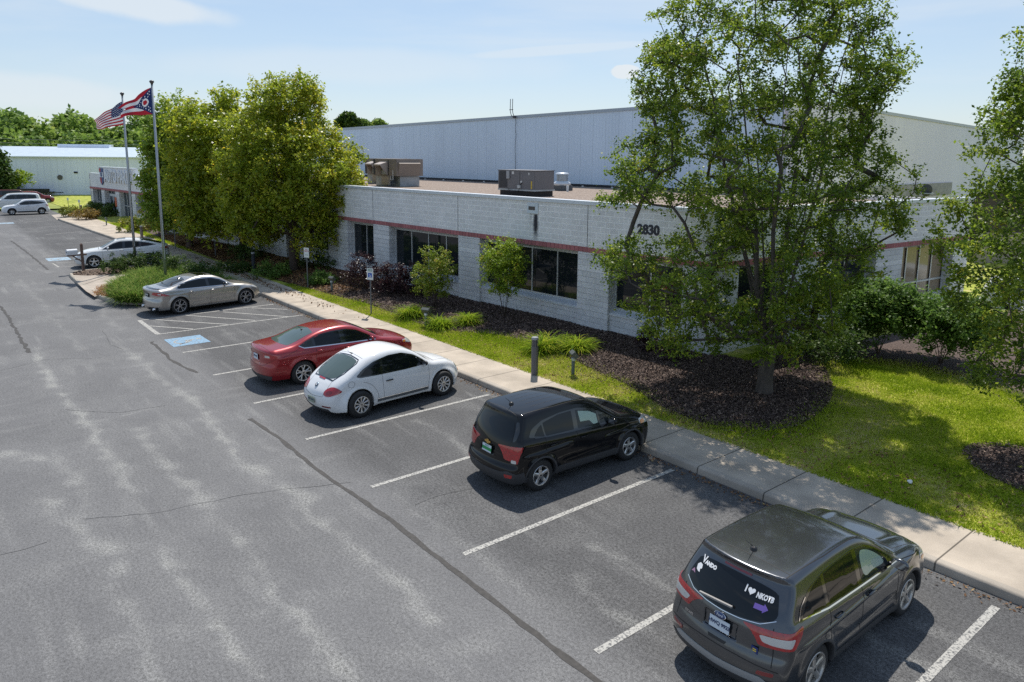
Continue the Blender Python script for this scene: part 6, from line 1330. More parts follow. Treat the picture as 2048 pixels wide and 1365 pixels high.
def fl_(pts, y, m, nm, par): return MB().add([(p[0], y, p[1]) for p in pts]+[(p[0], -.041, p[1]) for p in pts], [tuple(range(len(pts)))[::-1]]+[(i, (i+1) % len(pts), len(pts)+(i+1) % len(pts), len(pts)+i) for i in range(len(pts))]).build(nm, m, par)
sh = fl_(shp, -.10, sb, 'shield_logo', S); fl_([(-9.7,3.95),(-9.15,3.95),(-9.15,3.42),(-9.22,3.3),(-9.6,3.52)][::-1], -.115, srd, 'shield_red', sh); fl_([(-9.85,4.55),(-9.3,4.55),(-9.3,4.9),(-9.85,4.9)][::1], -.115, srd, 'shield_red', sh); fl_([(-9.85,4.0),(-8.6,4.0),(-8.6,4.5),(-9.85,4.5)], -.11, lw, 'shield_band', sh)
text_obj('shield_letters', 'ES', .55, sb, sh, (-9.15,-.125,4.25), (PI/2,0,0), .01, .02)

# ------------------------------------------------------------------ the white metal shed across the far lawn
FA = math.radians(61); FP = at(120, 392, .2)
FS = tag(empty('metal_shed', (FP[0], FP[1], 0), FA), 'long white ribbed metal shed across the far lawn', 'building')
wr = ribbed('white_ribbed_metal', (.82,.87,1.0), .9, .5, seam=7.2)
slab('front_wall', (-26,0), (30,0), 0, 5.92, 0, 5.92, .2, wr, FS)
MB().add([(-26,-.3,5.9),(30,-.3,5.9),(30,13,7.45),(-26,13,7.45)], [(0,1,2,3)]).build('roof', mat('shed_roof', (.50,.57,.62), .4, .3, var=.08, vscale=1.5), FS)
MB().box(-26,30,-.34,-.28,5.78,5.93).build('gutter', mat('gutter_white', (.7,.75,.76), .4), FS); MB().box(-4.4,3.3,12,14,7.2,7.85).build('ridge_vent', wr, FS)
MB().lathe([(.02,-.10),(.36,-.10),(.36,.0)], 18, (.25,0,2.9), axis='y').build('wall_fan', mat('fan_dark', (.12,.11,.10), .6), FS); MB().box(2.2,2.7,-.1,0,3.5,3.75).build('wall_light', M['black_plastic'], FS)

# ------------------------------------------------------------------ street furniture
def bollard(px, py, h, label, top_light=True, col=(.10,.105,.12), r=.10):
    x, y = at(px, py, .2); z = float(gz(x, y))
    b = tag(empty('bollard_light', (x, y, z)), label, 'bollard light', 'bollard lights along the walk')
    m = mat('bollard_grey', col, .5, .2, var=.05, vscale=4)
    MB().lathe([(r,0),(r,h-.26),(r*.97,h-.26)], 20).build('post', m, b, auto=.6)
    c = MB().lathe([(r*.8,h-.26),(r*.8,h-.06)], 16); 
    for k in range(10):
        a = 2*PI*k/10; c.box(0,0,0,0,0,0) if False else c.add([(r*.99*math.cos(a-.12), r*.99*math.sin(a-.12), h-.27),(r*.99*math.cos(a+.12), r*.99*math.sin(a+.12), h-.27),(r*.99*math.cos(a+.12), r*.99*math.sin(a+.12), h-.05),(r*.99*math.cos(a-.12), r*.99*math.sin(a-.12), h-.05)], [(0,1,2,3)])
    c.build('louvre', m, b); MB().lathe([(r*1.02,h-.07),(r*1.03,h-.02),(r*.9,h),(0,h)], 20).build('cap', mat('bollard_cap', (.30,.31,.32), .4, .2), b, auto=.6)
bollard(1069, 747, 1.12, 'dark grey bollard light at the walk edge in front of the daylilies')
bollard(508, 545, 1.12, 'dark bollard light in the shade beside the tree trunk', col=(.03,.035,.045))
bollard(284, 478, 1.0, 'short wooden grey bollard between the two flagpoles', col=(.16,.14,.13)); bollard(163, 425, .8, 'small dark bollard among the yellow shrubs by the shop path', col=(.12,.11,.10))
def ground_light(px, py, label, rz=0, col=(.09,.10,.09)):
    x, y = at(px, py, .2); z = float(gz(x, y)); g = tag(empty('garden_light', (x, y, z), rz), label, 'garden light', 'garden floodlights in the bed')
    MB().lathe([(.05,0),(.05,.42),(.035,.44)], 12).build('post', mat('post_green', (.10,.13,.12), .6), g, True); MB().box(-.05,.06,-.05,.05,.42,.50).build('junction', mat('pale_metal', (.5,.55,.6), .4, .3), g, bevel=.008)
    h = MB().box(-.17,.17,-.07,.07,-.10,.10).build('lamp_head', mat('lamp_olive', col, .55), g, bevel=.015); h.location = (0,.02,.60); h.rotation_euler = (math.radians(40),0,0)
ground_light(1146, 748, 'small olive floodlight on a stake beside the two daylily clumps', -.5); ground_light(852, 652, 'small floodlight between the yellow daylily clumps', .4); ground_light(664, 583, 'low floodlight on the mulch left of the accessible sign', .2); ground_light(213, 450, 'tiny dark floodlight on the grass by the shop', 0)
def post_sign(px, py, ptx, pty, label, rz, kind, w=.30, hgt=.46, cat='sign'):
    x, y = at(px, py, .18); z = float(gz(x, y)) if y > 13.2 else .15
    d = ray((ptx, pty)); t = (x*d[0]+y*d[1])/(d[0]**2+d[1]**2); H = CAMZ+t*d[2]-z
    s = tag(empty('parking_sign', (x, y, z), rz), label, cat, 'parking signs on metal posts')
    MB().box(-.025,.025,-.012,.012,0,H-.02).build('post', mat('post_steel', (.13,.14,.15), .5, .4), s)
    p = MB().box(-w/2, w/2, -.02, -.014, H-hgt, H).build('sign_plate', mat('sign_plate', (.62,.66,.66), .5), s, bevel=.001)
    if kind == 'access':
        MB().box(-w*.3, w*.3, -.024, -.0205, H-hgt+.10, H-hgt+.27).build('blue_panel', mat('sign_panel_blue', (.01,.09,.42), .5), p)
        text_obj('sign_text', 'RESERVED\nPARKING', .048, mat('sign_green', (.02,.2,.12), .5), p, (0,-.0215,H-.08), (PI/2,0,0), .0006, .001)
        m = MB().tube([(.035*math.cos(a)+.0, -.025, H-hgt+.155+.035*math.sin(a)) for a in np.linspace(-2.8,1.2,12)], .008, 5).tube([(-.01,-.025,H-hgt+.235),(-.005,-.025,H-hgt+.175),(.035,-.025,H-hgt+.17),(.05,-.025,H-hgt+.13)], .009, 5).build('wheelchair_symbol', M['white_vinyl'], p)
    elif kind == 'text':
        text_obj('sign_text', 'NO\nPARKING', .072, srd, p, (0,-.0215,H-.12), (PI/2,0,0), .0006, .0015); text_obj('sign_text', 'VISITOR', .05, mat('sign_green', (.02,.2,.12), .5), p, (0,-.0215,H-.34), (PI/2,0,0), .0006, .001)
    return s
post_sign(742.5, 628, 739.5, 537, 'white accessible parking sign with a blue panel on the lawn edge', .45, 'access'); post_sign(616, 577, 612, 496, 'white parking sign with red lettering near the tree trunk', .45, 'text')
post_sign(431, 513, 428, 478, 'plain sign post in the leaf litter behind the silver sedan', .9, 'plain', .1, .1); post_sign(351, 497, 347, 445, 'thin post with a small round reflector behind the white hatchback', .9, 'plain', .12, .12)
post_sign(137, 415, 134.5, 396, 'far sign post on the lawn left of the shop', .9, 'plain', .22, .3); post_sign(160, 424, 156, 400, 'far pale sign post in the shrubs by the shop', .9, 'plain', .22, .3)
def mailbox():
    x, y = at(167, 541, .15); m = tag(empty('mailbox', (x, y, .14), .15), 'white mailbox on a weathered wooden post at the island tip', 'mailbox')
    wood = mat('old_wood', (.16,.105,.085), .85, var=.3, vscale=12, stretch=(1,1,.2), bump=.4)
    MB().box(-.06,.06,-.06,.06,0,1.42).add([(-.06,-.06,1.42),(.06,-.06,1.42),(.06,.06,1.42),(-.06,.06,1.42),(0,0,1.5)], [(0,1,4),(1,2,4),(2,3,4),(3,0,4)]).build('post', wood, m, bevel=.006)
    MB().box(-.05,.05,-.72,.22,.82,.90).build('arm', wood, m, bevel=.004); MB().tube([(0,-.45,.82),(0,-.05,.50)], .035, 6).build('brace', wood, m)
    r, L_ = .13, .50; V = []; pr = [(-r,0),(-r,.17)]+[(r*math.cos(a), .17+r*math.sin(a)) for a in np.linspace(PI, 0, 10)[1:]]+[(r,0)]
    V = [(a, -.74, .90+b) for a, b in pr]+[(a, -.74+L_, .90+b) for a, b in pr]; n = len(pr)
    bx = MB().add(V, [(i,(i+1)%n,n+(i+1)%n,n+i) for i in range(n)]+[tuple(range(n))[::-1], tuple(range(n,2*n))]).build('box', mat('mailbox_white', (.66,.68,.72), .4), m)
    text_obj('box_number', '28', .09, numeral, bx, (0,-.745,1.02), (PI/2,0,0), .001, .003) if False else None
    MB().box(-.05,.05,-.75,-.741,1.0,1.08).build('number_tag', M['black_plastic'], bx)
mailbox()

# flagpoles and flags
def flag_geo(name, pole, ztop, hgt, length, dirn, colour_fn, mats, label, sag, seed, lift=0.0, nu=72, nv=39):
    d = Vector((dirn[0], dirn[1])).normalized(); n = Vector((-d.y, d.x)); V = []
    for i in range(nu+1):
        u = i/nu
        for j in range(nv+1):
            v = j/nv; s = u*length*(1-.05*u)
            amp = .16*u**.8; ph = u*7.5+seed+v*1.3
            z = ztop-v*hgt*(1-.25*u*sag[1])-sag[0]*(u**1.1)*(1-.55*v)+.05*math.sin(ph*1.3)*u
            off = amp*math.sin(ph)+.05*math.sin(2.3*ph+v*4)*u
            V.append((pole[0]+d.x*(s+.06)+n.x*off, pole[1]+d.y*(s+.06)+n.y*off, z))
    F, mi = [], []
    for i in range(nu):
        for j in range(nv):
            a = i*(nv+1)+j
            if lift and (i+.5)/nu > 1-.22*(1-2*abs((j+.5)/nv-.5)): continue
            F.append((a, a+1, a+nv+2, a+nv+1)); mi.append(colour_fn((i+.5)/nu, (j+.5)/nv))
    o = np_mesh(name, V, F, mats, None, True, midx=mi); return tag(o, label, 'flag', 'flags on the two poles')
fw_, fr_, fb_ = mat('flag_white', (.72,.72,.74), .8, trans=.22), mat('flag_red', (.42,.015,.03), .8, trans=.2), mat('flag_blue', (.010,.025,.11), .8, trans=.2)
def stars(u, v, pts, r, asp):
    return any((u-a)**2*asp*asp+(v-b)**2 < r*r for a, b in pts)
def us(u, v):
    if u < .40 and v < 7/13:
        c = [(.033+.066*i, (.054*(j+1))) for j in range(9) for i in range(6) if (i*2+j) % 2 == 0 or True]
        pts = [(.033+.0665*i+(.033 if j % 2 else 0), .054*(j+1)) for j in range(9) for i in range(6 if j % 2 == 0 else 5)]
        return 0 if stars(u, v, pts, .017, 1.9) else 2
    return 1 if int(v*13) % 2 == 0 else 0
def ohio(u, v):
    asp = 1.6; c = abs(v-.5)
    # swallow tail is shaped by the geometry; here the fields
    if u < .60*(1-c/.5):
        q = math.hypot((u-.19)*asp, v-.5)
        if q < .10: return 1
        if q < .165: return 0
        pts = [(.05,.12),(.05,.24),(.10,.18),(.10,.30),(.05,.88),(.05,.76),(.10,.82),(.10,.70),(.18,.26),(.18,.74),(.26,.32),(.26,.68),(.33,.40),(.33,.60),(.40,.46),(.40,.54),(.47,.5)]
        return 0 if stars(u, v, pts, .022, asp) else 2
    return 1 if int(v*5) % 2 == 0 else 0
def flagpole(x, y, H, label):
    f = tag(empty('flagpole', (x, y, .15)), label, 'flagpole', 'flagpoles on the island')
    MB().tube([(0,0,0),(0,0,H*.5),(0,0,H)], [.075,.065,.045], 14).build('pole', mat('pole_aluminium', (.36,.38,.40), .4, .6), f, True)
    MB().lathe([(.0,H+.16),(.09,H+.13),(.11,H+.07),(.06,H+.01),(.05,H-.04)], 14).build('finial', mat('finial_dark', (.10,.09,.09), .4, .4), f, True); MB().tube([(.08,0,1.2),(.07,.0,H-.1)], .008, 5).build('halyard', M['white_vinyl'], f)
P1 = (-37.9, 9.1); P2 = (-44.4, 9.15)
flagpole(*P1, 9.45, 'nearer taller grey flagpole flying the state pennant'); flagpole(*P2, 9.3, 'farther grey flagpole flying the striped national flag')
fd = (-.80, -.60)
flag_geo('state_flag', P1, 9.42, 1.22, 1.95, fd, ohio, [fw_, fr_, fb_], 'swallow tailed red white and blue state flag with a red disc', (.92,.99), .4, lift=1)
flag_geo('national_flag', P2, 9.12, 1.22, 1.95, fd, us, [fw_, fr_, fb_], 'stars and stripes flag drooping from the farther pole', (1.0,.5), 2.0)

# utility trailer before the shed, odds and ends
def trailer():
    x, y = at(82, 393, .2); t = tag(empty('utility_trailer', (x-1, y-.4, .15), math.radians(61)), 'black flatbed utility trailer parked on the far lawn before the shed', 'trailer')
    k = mat('trailer_black', (.03,.03,.032), .6)
    MB().box(-2.4,2.2,-1.0,1.0,.55,.68).build('deck', k, t); MB().box(-2.4,2.2,-1.04,-1.0,.68,1.15).box(-2.4,2.2,1.0,1.04,.68,1.15).build('side_rails', k, t); MB().box(-2.5,-2.42,-.9,.9,.6,2.0).build('ramp_gate', k, t)
    MB().tube([(2.2,0,.6),(3.6,0,.55)], .06, 6).build('tongue', k, t)
    for s in (-1,1):
        w = MB().lathe([(.16,-.1),(.34,-.1),(.36,0),(.34,.1),(.16,.1)], 18, axis='y').build('wheel', M['tyre'], t, True, loc=(0,s*1.08,.36)); MB().lathe([(0,-.11),(.18,-.11),(.18,.11),(0,.11)], 14, axis='y').build('hub', M['white_vinyl'], w)
    x, y = at(40, 393, .2); p = tag(empty('stacked_pallets', (x, y, .15), math.radians(61)), 'pile of weathered crates and a blue tarp beside the shed', 'crates')
    MB().box(-2.2,2.0,-.5,.5,0,1.0).box(-2.0,-.6,-.4,.4,1.0,1.3).build('crates', mat('crate_grey', (.16,.14,.13), .8, var=.3), p); MB().box(-1.5,-.2,-.56,-.5,.2,.8).build('blue_tarp', mat('tarp_blue', (.05,.25,.36), .6), p)
trailer()
def litter():
    x, y = at(1820, 967, .2); bm = bmesh.new(); bmesh.ops.create_icosphere(bm, subdivisions=2, radius=.05)
    for v in bm.verts: v.co *= 1+.5*noise.noise(v.co*30); v.co.z = max(v.co.z*.8, -.03)
    me = bpy.data.meshes.new('crumpled_cup'); bm.to_mesh(me); bm.free(); tag(link('crumpled_cup', me, M['white_vinyl'], None, (x, y, float(gz(x, y))+.05)), 'crumpled white cup lying on the lawn by the walk', 'litter')
litter()
# dark block building beyond the right wing
DR = tag(empty('neighbour_building', (0,0,0)), 'dark brown panelled building beyond the wing at the right edge', 'building')
pA = at_depth(1938, 560, 44); pB = at_depth(2250, 560, 44)
slab('front_wall', (pA[0], pA[1]), (pB[0], pB[1]), 0, 4.6, 0, 4.6, .4, mat('brown_panel', (.06,.045,.04), .7, var=.2, vscale=2), DR)
slab('pale_band', (pA[0]+(pB[0]-pA[0])*.02, pA[1]-.05), (pB[0], pB[1]-.05), .0, 2.2, .0, 2.2, .1, mat('tan_wall', (.36,.30,.24), .8, var=.1), DR)

# ------------------------------------------------------------------ plants
def leaf_mesh(name, C, Nrm, L_, Wd, m, parent=None, attr=None, fold=0.0, rng=RNG):
    """diamond leaves at centres C facing Nrm"""
    n = len(C); R = rng.normal(size=(n, 3)); t = np.cross(Nrm, R); t /= np.maximum(np.linalg.norm(t, axis=1), 1e-6)[:, None]; b = np.cross(Nrm, t)
    L2, W2 = (L_/2)[:, None], (Wd/2)[:, None]
    V = np.stack([C-t*L2, C+b*W2-t*L2*.1, C+t*L2, C-b*W2-t*L2*.1], 1).reshape(-1, 3); F = np.arange(n*4).reshape(n, 4)
    return np_mesh(name, V, F, m, parent, False, {'rnd': ('FACE', attr if attr is not None else rng.random(n))})
def foliage_mat(name, ramp, rough=.5, trans=.45, spec=.35):
    m = mat(name, (.1,.1,.1), rough, ramp=ramp, attr='rnd', trans=trans, spec=spec); return m
def skeleton(root, starts, targets, rng, up=.35):
    """grow a branching skeleton from starting polylines out to the target points; returns nodes, parents"""
    nodes = [np.array(root, float)]; par = [-1]
    for pl in starts:
        prev = 0 if pl[0] is None else int(np.argmin([np.linalg.norm(n-np.array(pl[0])) for n in nodes]))
        for p in pl[1:]: nodes.append(np.array(p, float)); par.append(prev); prev = len(nodes)-1
    base = np.array(root); order = np.argsort([np.linalg.norm(t-base) for t in targets]); tips = []
    for k in order:
        t = targets[k]; A = np.array(nodes); d = t-A; L_ = np.linalg.norm(d, axis=1); cost = L_*(1+up*np.clip(-d[:,2]/np.maximum(L_, 1e-6)+.2, 0, 2))+.12*np.linalg.norm(A-base, axis=1)*0
        cost[0] += 3; j = int(np.argmin(cost)); a = nodes[j]; L0 = L_[j]; m = max(1, int(L0/.45)); prev = j
        pd = nodes[j]-nodes[par[j]] if par[j] >= 0 else np.array([0, 0, 1.0]); pd = pd/max(np.linalg.norm(pd), 1e-6)
        for q in range(1, m+1):
            s = q/m; p = a+(t-a)*s+pd*L0*.22*math.sin(PI*s)*(1-s*.3)+rng.normal(size=3)*.035*L0*(s < 1); nodes.append(p); par.append(prev); prev = len(nodes)-1
        tips.append(prev)
    return nodes, par, tips
def wood_mesh(name, nodes, par, r_tip, power, m, parent, rmax=None, sides=6, rmin_draw=0.0):
    n = len(nodes); cnt = np.zeros(n); 
    ch = [0]*n
    for i in range(1, n): ch[par[i]] += 1
    for i in range(n-1, 0, -1):
        if ch[i] == 0: cnt[i] = max(cnt[i], 1)
        cnt[par[i]] += cnt[i]
    r = r_tip*np.maximum(cnt, 1)**power
    if rmax: r = np.minimum(r, rmax)
    V, F = [], []
    for i in range(1, n):
        j = par[i]; a, b = nodes[j], nodes[i]; ra, rb = (min(r[j], r[i]*1.35) if j else r[j]), r[i]
        if rb < rmin_draw: continue
        d = b-a; l = np.linalg.norm(d)
        if l < 1e-5: continue
        d = d/l; u = np.cross(d, [.3,.9,.1]); u /= np.linalg.norm(u); w = np.cross(d, u); s = sides if rb > .03 else (4 if rb > .012 else 3); o = len(V)
        for k in range(s):
            an = 2*PI*k/s; e = u*math.cos(an)+w*math.sin(an); V.append(a+e*ra-d*rb*.3); V.append(b+e*rb)
        for k in range(s): q = (k+1) % s; F.append((o+2*k, o+2*q, o+2*q+1, o+2*k+1))
    return np_mesh(name, V, F, m, parent, True)
def crown_points(rows, D, n, rng, ns=1.5, thresh=.42, cxpx=None, zmin=1.0, deep=.85, seedo=0.0, edge=.0):
    """scatter points in a crown whose width at each height follows (pixel row, left, right) at distance D"""
    P0 = [at_depth((r[1]+r[2])/2, r[0], D) for r in rows]; Rr = [abs(r[2]-r[1])/2/FPX*D for r in rows]
    zs = np.array([p[2] for p in P0]); xs_ = np.array([p[0] for p in P0]); ys_ = np.array([p[1] for p in P0]); o = np.argsort(zs); zs, xs_, ys_, Rr = zs[o], xs_[o], ys_[o], np.array(Rr)[o]
    rt = np.array([MROT[0][0], MROT[0][1]]); rt /= np.linalg.norm(rt); fw = np.array([-rt[1], rt[0]]); out = []; tries = 0
    while len(out) < n and tries < n*60:
        tries += 1; z = rng.uniform(max(zs[0], zmin), zs[-1]); R = np.interp(z, zs, Rr)
        if rng.random() > (R/max(Rr))**2+.05: continue
        a = rng.uniform(0, 2*PI); q = math.sqrt(rng.uniform(.0, 1))*R; q = q if rng.random() < .5 else R*math.sqrt(rng.uniform(.45, 1))
        s, dpt = q*math.cos(a), q*math.sin(a)*deep
        x = np.interp(z, zs, xs_)+rt[0]*s+fw[0]*dpt; y = np.interp(z, zs, ys_)+rt[1]*s+fw[1]*dpt
        if noise.noise(Vector((x/ns+seedo, y/ns, z/ns)))*.5+.5 < thresh: continue
        out.append(np.array([x, y, z]))
    return out
def leaves_for(name, tips_pos, dirs, per, cr, lsz, m, parent, rng, flat=.75, sun_var=True, upb=.75):
    T = np.repeat(np.array(tips_pos), per, axis=0); n = len(T); Dv = np.repeat(np.array(dirs), per, axis=0)
    q = rng.normal(size=(n, 3)); q /= np.linalg.norm(q, axis=1)[:, None]; q *= (cr*rng.random(n)**.45)[:, None]; q[:, 2] *= flat
    # sprays: leaves gather along a few twigs in each cluster
    k = np.repeat(np.arange(len(tips_pos)), per); tw = rng.normal(size=(len(tips_pos), 5, 3)); tw /= np.linalg.norm(tw, axis=2)[:, :, None]
    w = tw[k, rng.integers(0, 5, n)]*(cr*1.25*rng.random(n))[:, None]+rng.normal(size=(n, 3))*cr*.14; mixm = rng.random(n) < .65; q[mixm] = w[mixm]
    C = T+q+Dv*(cr*.2)
    N_ = rng.normal(size=(n, 3)); N_[:, 2] += upb*1.6; N_ += q/cr*.5; N_ /= np.linalg.norm(N_, axis=1)[:, None]
    L_ = lsz*(.65+.7*rng.random(n)); at_ = np.clip(rng.random(n)*.55+np.repeat(rng.random(len(tips_pos)), per)*.45, 0, 1)
    return leaf_mesh(name, C, N_, L_, L_*.62, m, parent, at_, rng=rng)
bark = mat('bark', (.085,.07,.06), .9, var=.35, vscale=9, stretch=(1,1,.25), bump=1.0, bscale=22); bark2 = mat('bark_brown', (.075,.052,.04), .9, var=.35, vscale=8, stretch=(1,1,.25), bump=1.0, bscale=20)
def tree(name, base, z0, rows, D, n, per, cr, lsz, lm_, label, group, seed, limbs=8, trunk_h=1.6, r_tip=.006, power=.46, rmax=.2, ns=1.5, thresh=.42, bk=None, zmin=1.6, cat='tree', deep=.85, spread=.5, tflare=1.2, wmin=0.0):
    rng = np.random.default_rng(seed); r = tag(empty(name, (base[0], base[1], z0)), label, cat, group)
    pts = crown_points(rows, D, n, rng, ns, thresh, zmin=zmin, deep=deep, seedo=seed*3.7)
    off = np.array([base[0], base[1], z0]); T = [p-off for p in pts]; C = np.mean(T, axis=0); zt = max(p[2] for p in T)
    starts = [[None, np.array([0.02, 0, trunk_h*.5]), np.array([.04, .02, trunk_h])]]; top = np.array([.04, .02, trunk_h])
    for k in range(limbs):
        a = 2*PI*k/limbs+rng.uniform(-.3, .3); sp_ = spread*rng.uniform(.5, 1.2); h = zt*rng.uniform(.5, .8); pl = [top]
        for q in (.2,.4,.6,.8,1.0): pl.append(np.array([C[0]*q*.6+math.cos(a)*sp_*h*.38*q**.85+rng.normal()*.06, C[1]*q*.6+math.sin(a)*sp_*h*.38*q**.85+rng.normal()*.06, trunk_h+(h-trunk_h)*q]))
        starts.append(pl)
    nodes, par, tips = skeleton((0, 0, 0), starts, T, rng)
    wd = wood_mesh('trunk', nodes, par, r_tip, power, bk or bark, r, rmax, 9, wmin)
    P = [nodes[t] for t in tips]; Dd = [(nodes[t]-nodes[par[t]])/max(np.linalg.norm(nodes[t]-nodes[par[t]]), 1e-6) for t in tips]
    leaves_for('crown', P, Dd, per, cr, lsz, lm_, r, rng)
    # root flare
    MB().lathe([(rmax*tflare*1.25, -.1), (rmax*tflare, .08), (rmax*1.02, .35), (rmax*.98, trunk_h*.8)], 12).build('trunk_base', bk or bark, r, True)
    return r
pear = foliage_mat('pear_leaves', [(0,(.06,.11,.018)),(.4,(.15,.235,.028)),(.75,(.27,.35,.036)),(.93,(.40,.44,.05)),(1,(.50,.34,.06))], .4, .58)
yell = foliage_mat('yellowing_leaves', [(0,(.15,.22,.02)),(.35,(.28,.36,.03)),(.65,(.42,.46,.04)),(.88,(.55,.50,.05)),(1,(.75,.50,.04))], .36, .6, .5)
dkgr = foliage_mat('dark_leaves', [(0,(0.033,0.070,0.016)),(.5,(0.073,0.132,0.025)),(1,(0.146,0.202,0.039))])
purp = foliage_mat('purple_leaves', [(0,(.015,.008,.012)),(.5,(.045,.018,.024)),(.85,(.09,.045,.045)),(1,(.20,.13,.12))], .35)
lime = foliage_mat('lime_leaves', [(0,(.12,.20,.02)),(.5,(.24,.35,.025)),(.85,(.36,.44,.035)),(1,(.55,.30,.03))], .5, .45)
bx, by = at(1528, 790, .3)
tree('pear_tree', (bx, by), float(gz(bx, by)), [(-120,1480,1650),(-70,1430,1700),(-25,1370,1740),(20,1320,1755),(60,1300,1775),(110,1290,1805),(160,1270,1785),(230,1290,1750),(300,1240,1760),(340,1205,1800),(360,1225,1815),(385,1210,1795),(402,1200,1795),(412,1225,1815),(420,1400,1820),(484,1400,1790),(494,1230,1770),(520,1175,1760),(560,1215,1720),(610,1240,1700),(655,1260,1680),(690,1300,1640)], 19.1, 1300, 105, .31, .084, pear,
     'tall spreading pear tree with open green crown over the mulch bed', None, 5, limbs=9, trunk_h=1.35, rmax=.19, ns=.95, thresh=.49, r_tip=.0115, power=.47, spread=.66, wmin=0)
rx_, ry_ = at(2150, 930, .3)
tree('pear_tree', (rx_, ry_), float(gz(rx_, ry_)), [(-60,2110,2280),(20,2080,2300),(110,2045,2300),(160,2010,2300),(220,2000,2330),(290,1960,2330),(340,1985,2350),(400,1915,2350),(450,1905,2350),(520,1880,2350),(590,1930,2350),(660,1925,2350),(730,1960,2350),(790,1960,2300),(830,2010,2250)], depth_of((rx_, ry_, .3)), 520, 115, .30, .08, pear,
     'open pear tree leaning in from the right edge over the lawn', None, 8, limbs=8, trunk_h=1.2, rmax=.16, ns=.8, thresh=.43, r_tip=.006, spread=.7)
GL = 'yellow green trees beside the office entrance'
tx, ty = at(588, 540, .3)
tree('shade_tree', (tx, ty), float(gz(tx, ty)), [(145,525,580),(165,505,630),(215,490,640),(240,455,650),(280,450,690),(330,440,730),(380,440,725),(430,450,700),(470,470,690),(500,500,640)], 39.3, 820, 120, .50, .15, yell,
     'tallest yellowing tree, its trunk behind the parking sign', GL, 11, limbs=8, trunk_h=2.0, rmax=.22, ns=1.6, thresh=.45, bk=bark2, r_tip=.010)
tx, ty = at(487, 512, .3)
tree('shade_tree', (tx, ty), float(gz(tx, ty)), [(188,400,460),(208,370,530),(240,340,570),(320,335,570),(390,340,570),(440,355,560),(480,390,540),(510,420,500)], 45, 560, 100, .62, .20, yell,
     'middle tree of the yellow green group behind the silver sedan', GL, 12, limbs=7, trunk_h=1.8, rmax=.2, ns=1.7, thresh=.38, bk=bark2, r_tip=.010)
tx, ty = at(380, 492, .3)
tree('shade_tree', (tx, ty), float(gz(tx, ty)), [(198,335,400),(225,318,440),(280,298,470),(350,294,480),(400,298,480),(450,312,470),(485,330,440)], 50, 560, 100, .66, .21, foliage_mat('mid_green_leaves', [(0,(.11,.19,.02)),(.4,(.22,.33,.03)),(.8,(.34,.42,.04)),(1,(.60,.48,.05))]),
     'leftmost and greenest tree of the entrance group behind the flagpoles', GL, 13, limbs=7, trunk_h=1.6, rmax=.2, ns=1.8, thresh=.36, bk=bark2, r_tip=.010)
# far left trees
tx, ty = at(10, 399, .2)
tree('juniper', (tx, ty), .15, [(305,-10,5),(330,-22,14),(360,-40,20),(388,-50,24)], depth_of((tx, ty, .2)), 150, 70, .9, .40, dkgr, 'dark shaggy evergreen at the left edge before the shed', 'trees before the metal shed', 21, limbs=4, trunk_h=1, rmax=.2, thresh=.3, zmin=.6)
tx, ty = at(35, 397, .2)
tree('crabapple_tree', (tx, ty), .15, [(338,15,42),(350,4,58),(362,0,62),(372,10,58)], depth_of((tx, ty, .2)), 70, 34, .55, .30, lime, 'small round many stemmed tree before the white shed', 'trees before the metal shed', 22, limbs=6, trunk_h=.8, rmax=.14, thresh=.4, zmin=2.2, spread=1.1)

# shrubs: a ball of clusters on visible stems
def shrub(name, px, py, h, w, n, per, lsz, m, label, group, seed, zb=None, stems=5, low=.15, cat='shrub', cr=None, xy=None, bk=None, flat=.8):
    x, y = xy or at(px, py, .25); z0 = float(gz(x, y)) if y > 13.3 else .14
    if zb is not None: z0 = zb
    rng = np.random.default_rng(seed); r = tag(empty(name, (x, y, z0)), label, cat, group); T = []
    while len(T) < n:
        p = rng.normal(size=3); p /= np.linalg.norm(p); q = rng.random()**.4; p = p*q
        if noise.noise(Vector((p[0]*2.2+seed, p[1]*2.2, p[2]*2.2))) < -.22: continue
        T.append(np.array([p[0]*w/2, p[1]*w/2, h*(low+(1-low)*.5)+p[2]*h*(1-low)/2]))
    starts = []
    for k in range(stems):
        a = 2*PI*k/stems; starts.append([np.zeros(3), np.array([math.cos(a)*w*.06, math.sin(a)*w*.06, h*.2]), np.array([math.cos(a)*w*.16, math.sin(a)*w*.16, h*.45])])
    nodes, par, tips = skeleton((0, 0, -.05), starts, T, rng, .2)
    wood_mesh('stems', nodes, par, .004, .42, bk or bark2, r, .035, 5)
    P = [nodes[t] for t in tips]; Dd = [(nodes[t]-nodes[par[t]])/max(np.linalg.norm(nodes[t]-nodes[par[t]]), 1e-6) for t in tips]
    leaves_for('leaves', P, Dd, per, cr or max(.12, w*.11), lsz, m, r, rng, flat=flat)
    return r
GS = 'shrubs in the mulch bed before the office'
shrub('shrub', 1008, 642, 3.1, 1.9, 170, 60, .075, lime, 'tall airy lime green shrub before the right window bay', GS, 31, low=.28, stems=7)
shrub('shrub', 868, 618, 2.5, 1.7, 120, 60, .075, foliage_mat('mixed_leaves', [(0,(.10,.16,.02)),(.5,(.22,.30,.03)),(.85,(.36,.38,.05)),(1,(.5,.24,.06))]), 'ragged green shrub with orange leaves before the middle windows', GS, 32, low=.12, stems=6)
dry = foliage_mat('dry_twig_leaves', [(0,(.08,.06,.05)),(1,(.20,.16,.13))])
shrub('shrub', 905, 596, 1.9, 1.5, 130, 8, .04, dry, 'bare dry twiggy shrub against the pier', GS, 33, low=.15, stems=8, bk=mat('grey_twig', (.20,.17,.15), .9))
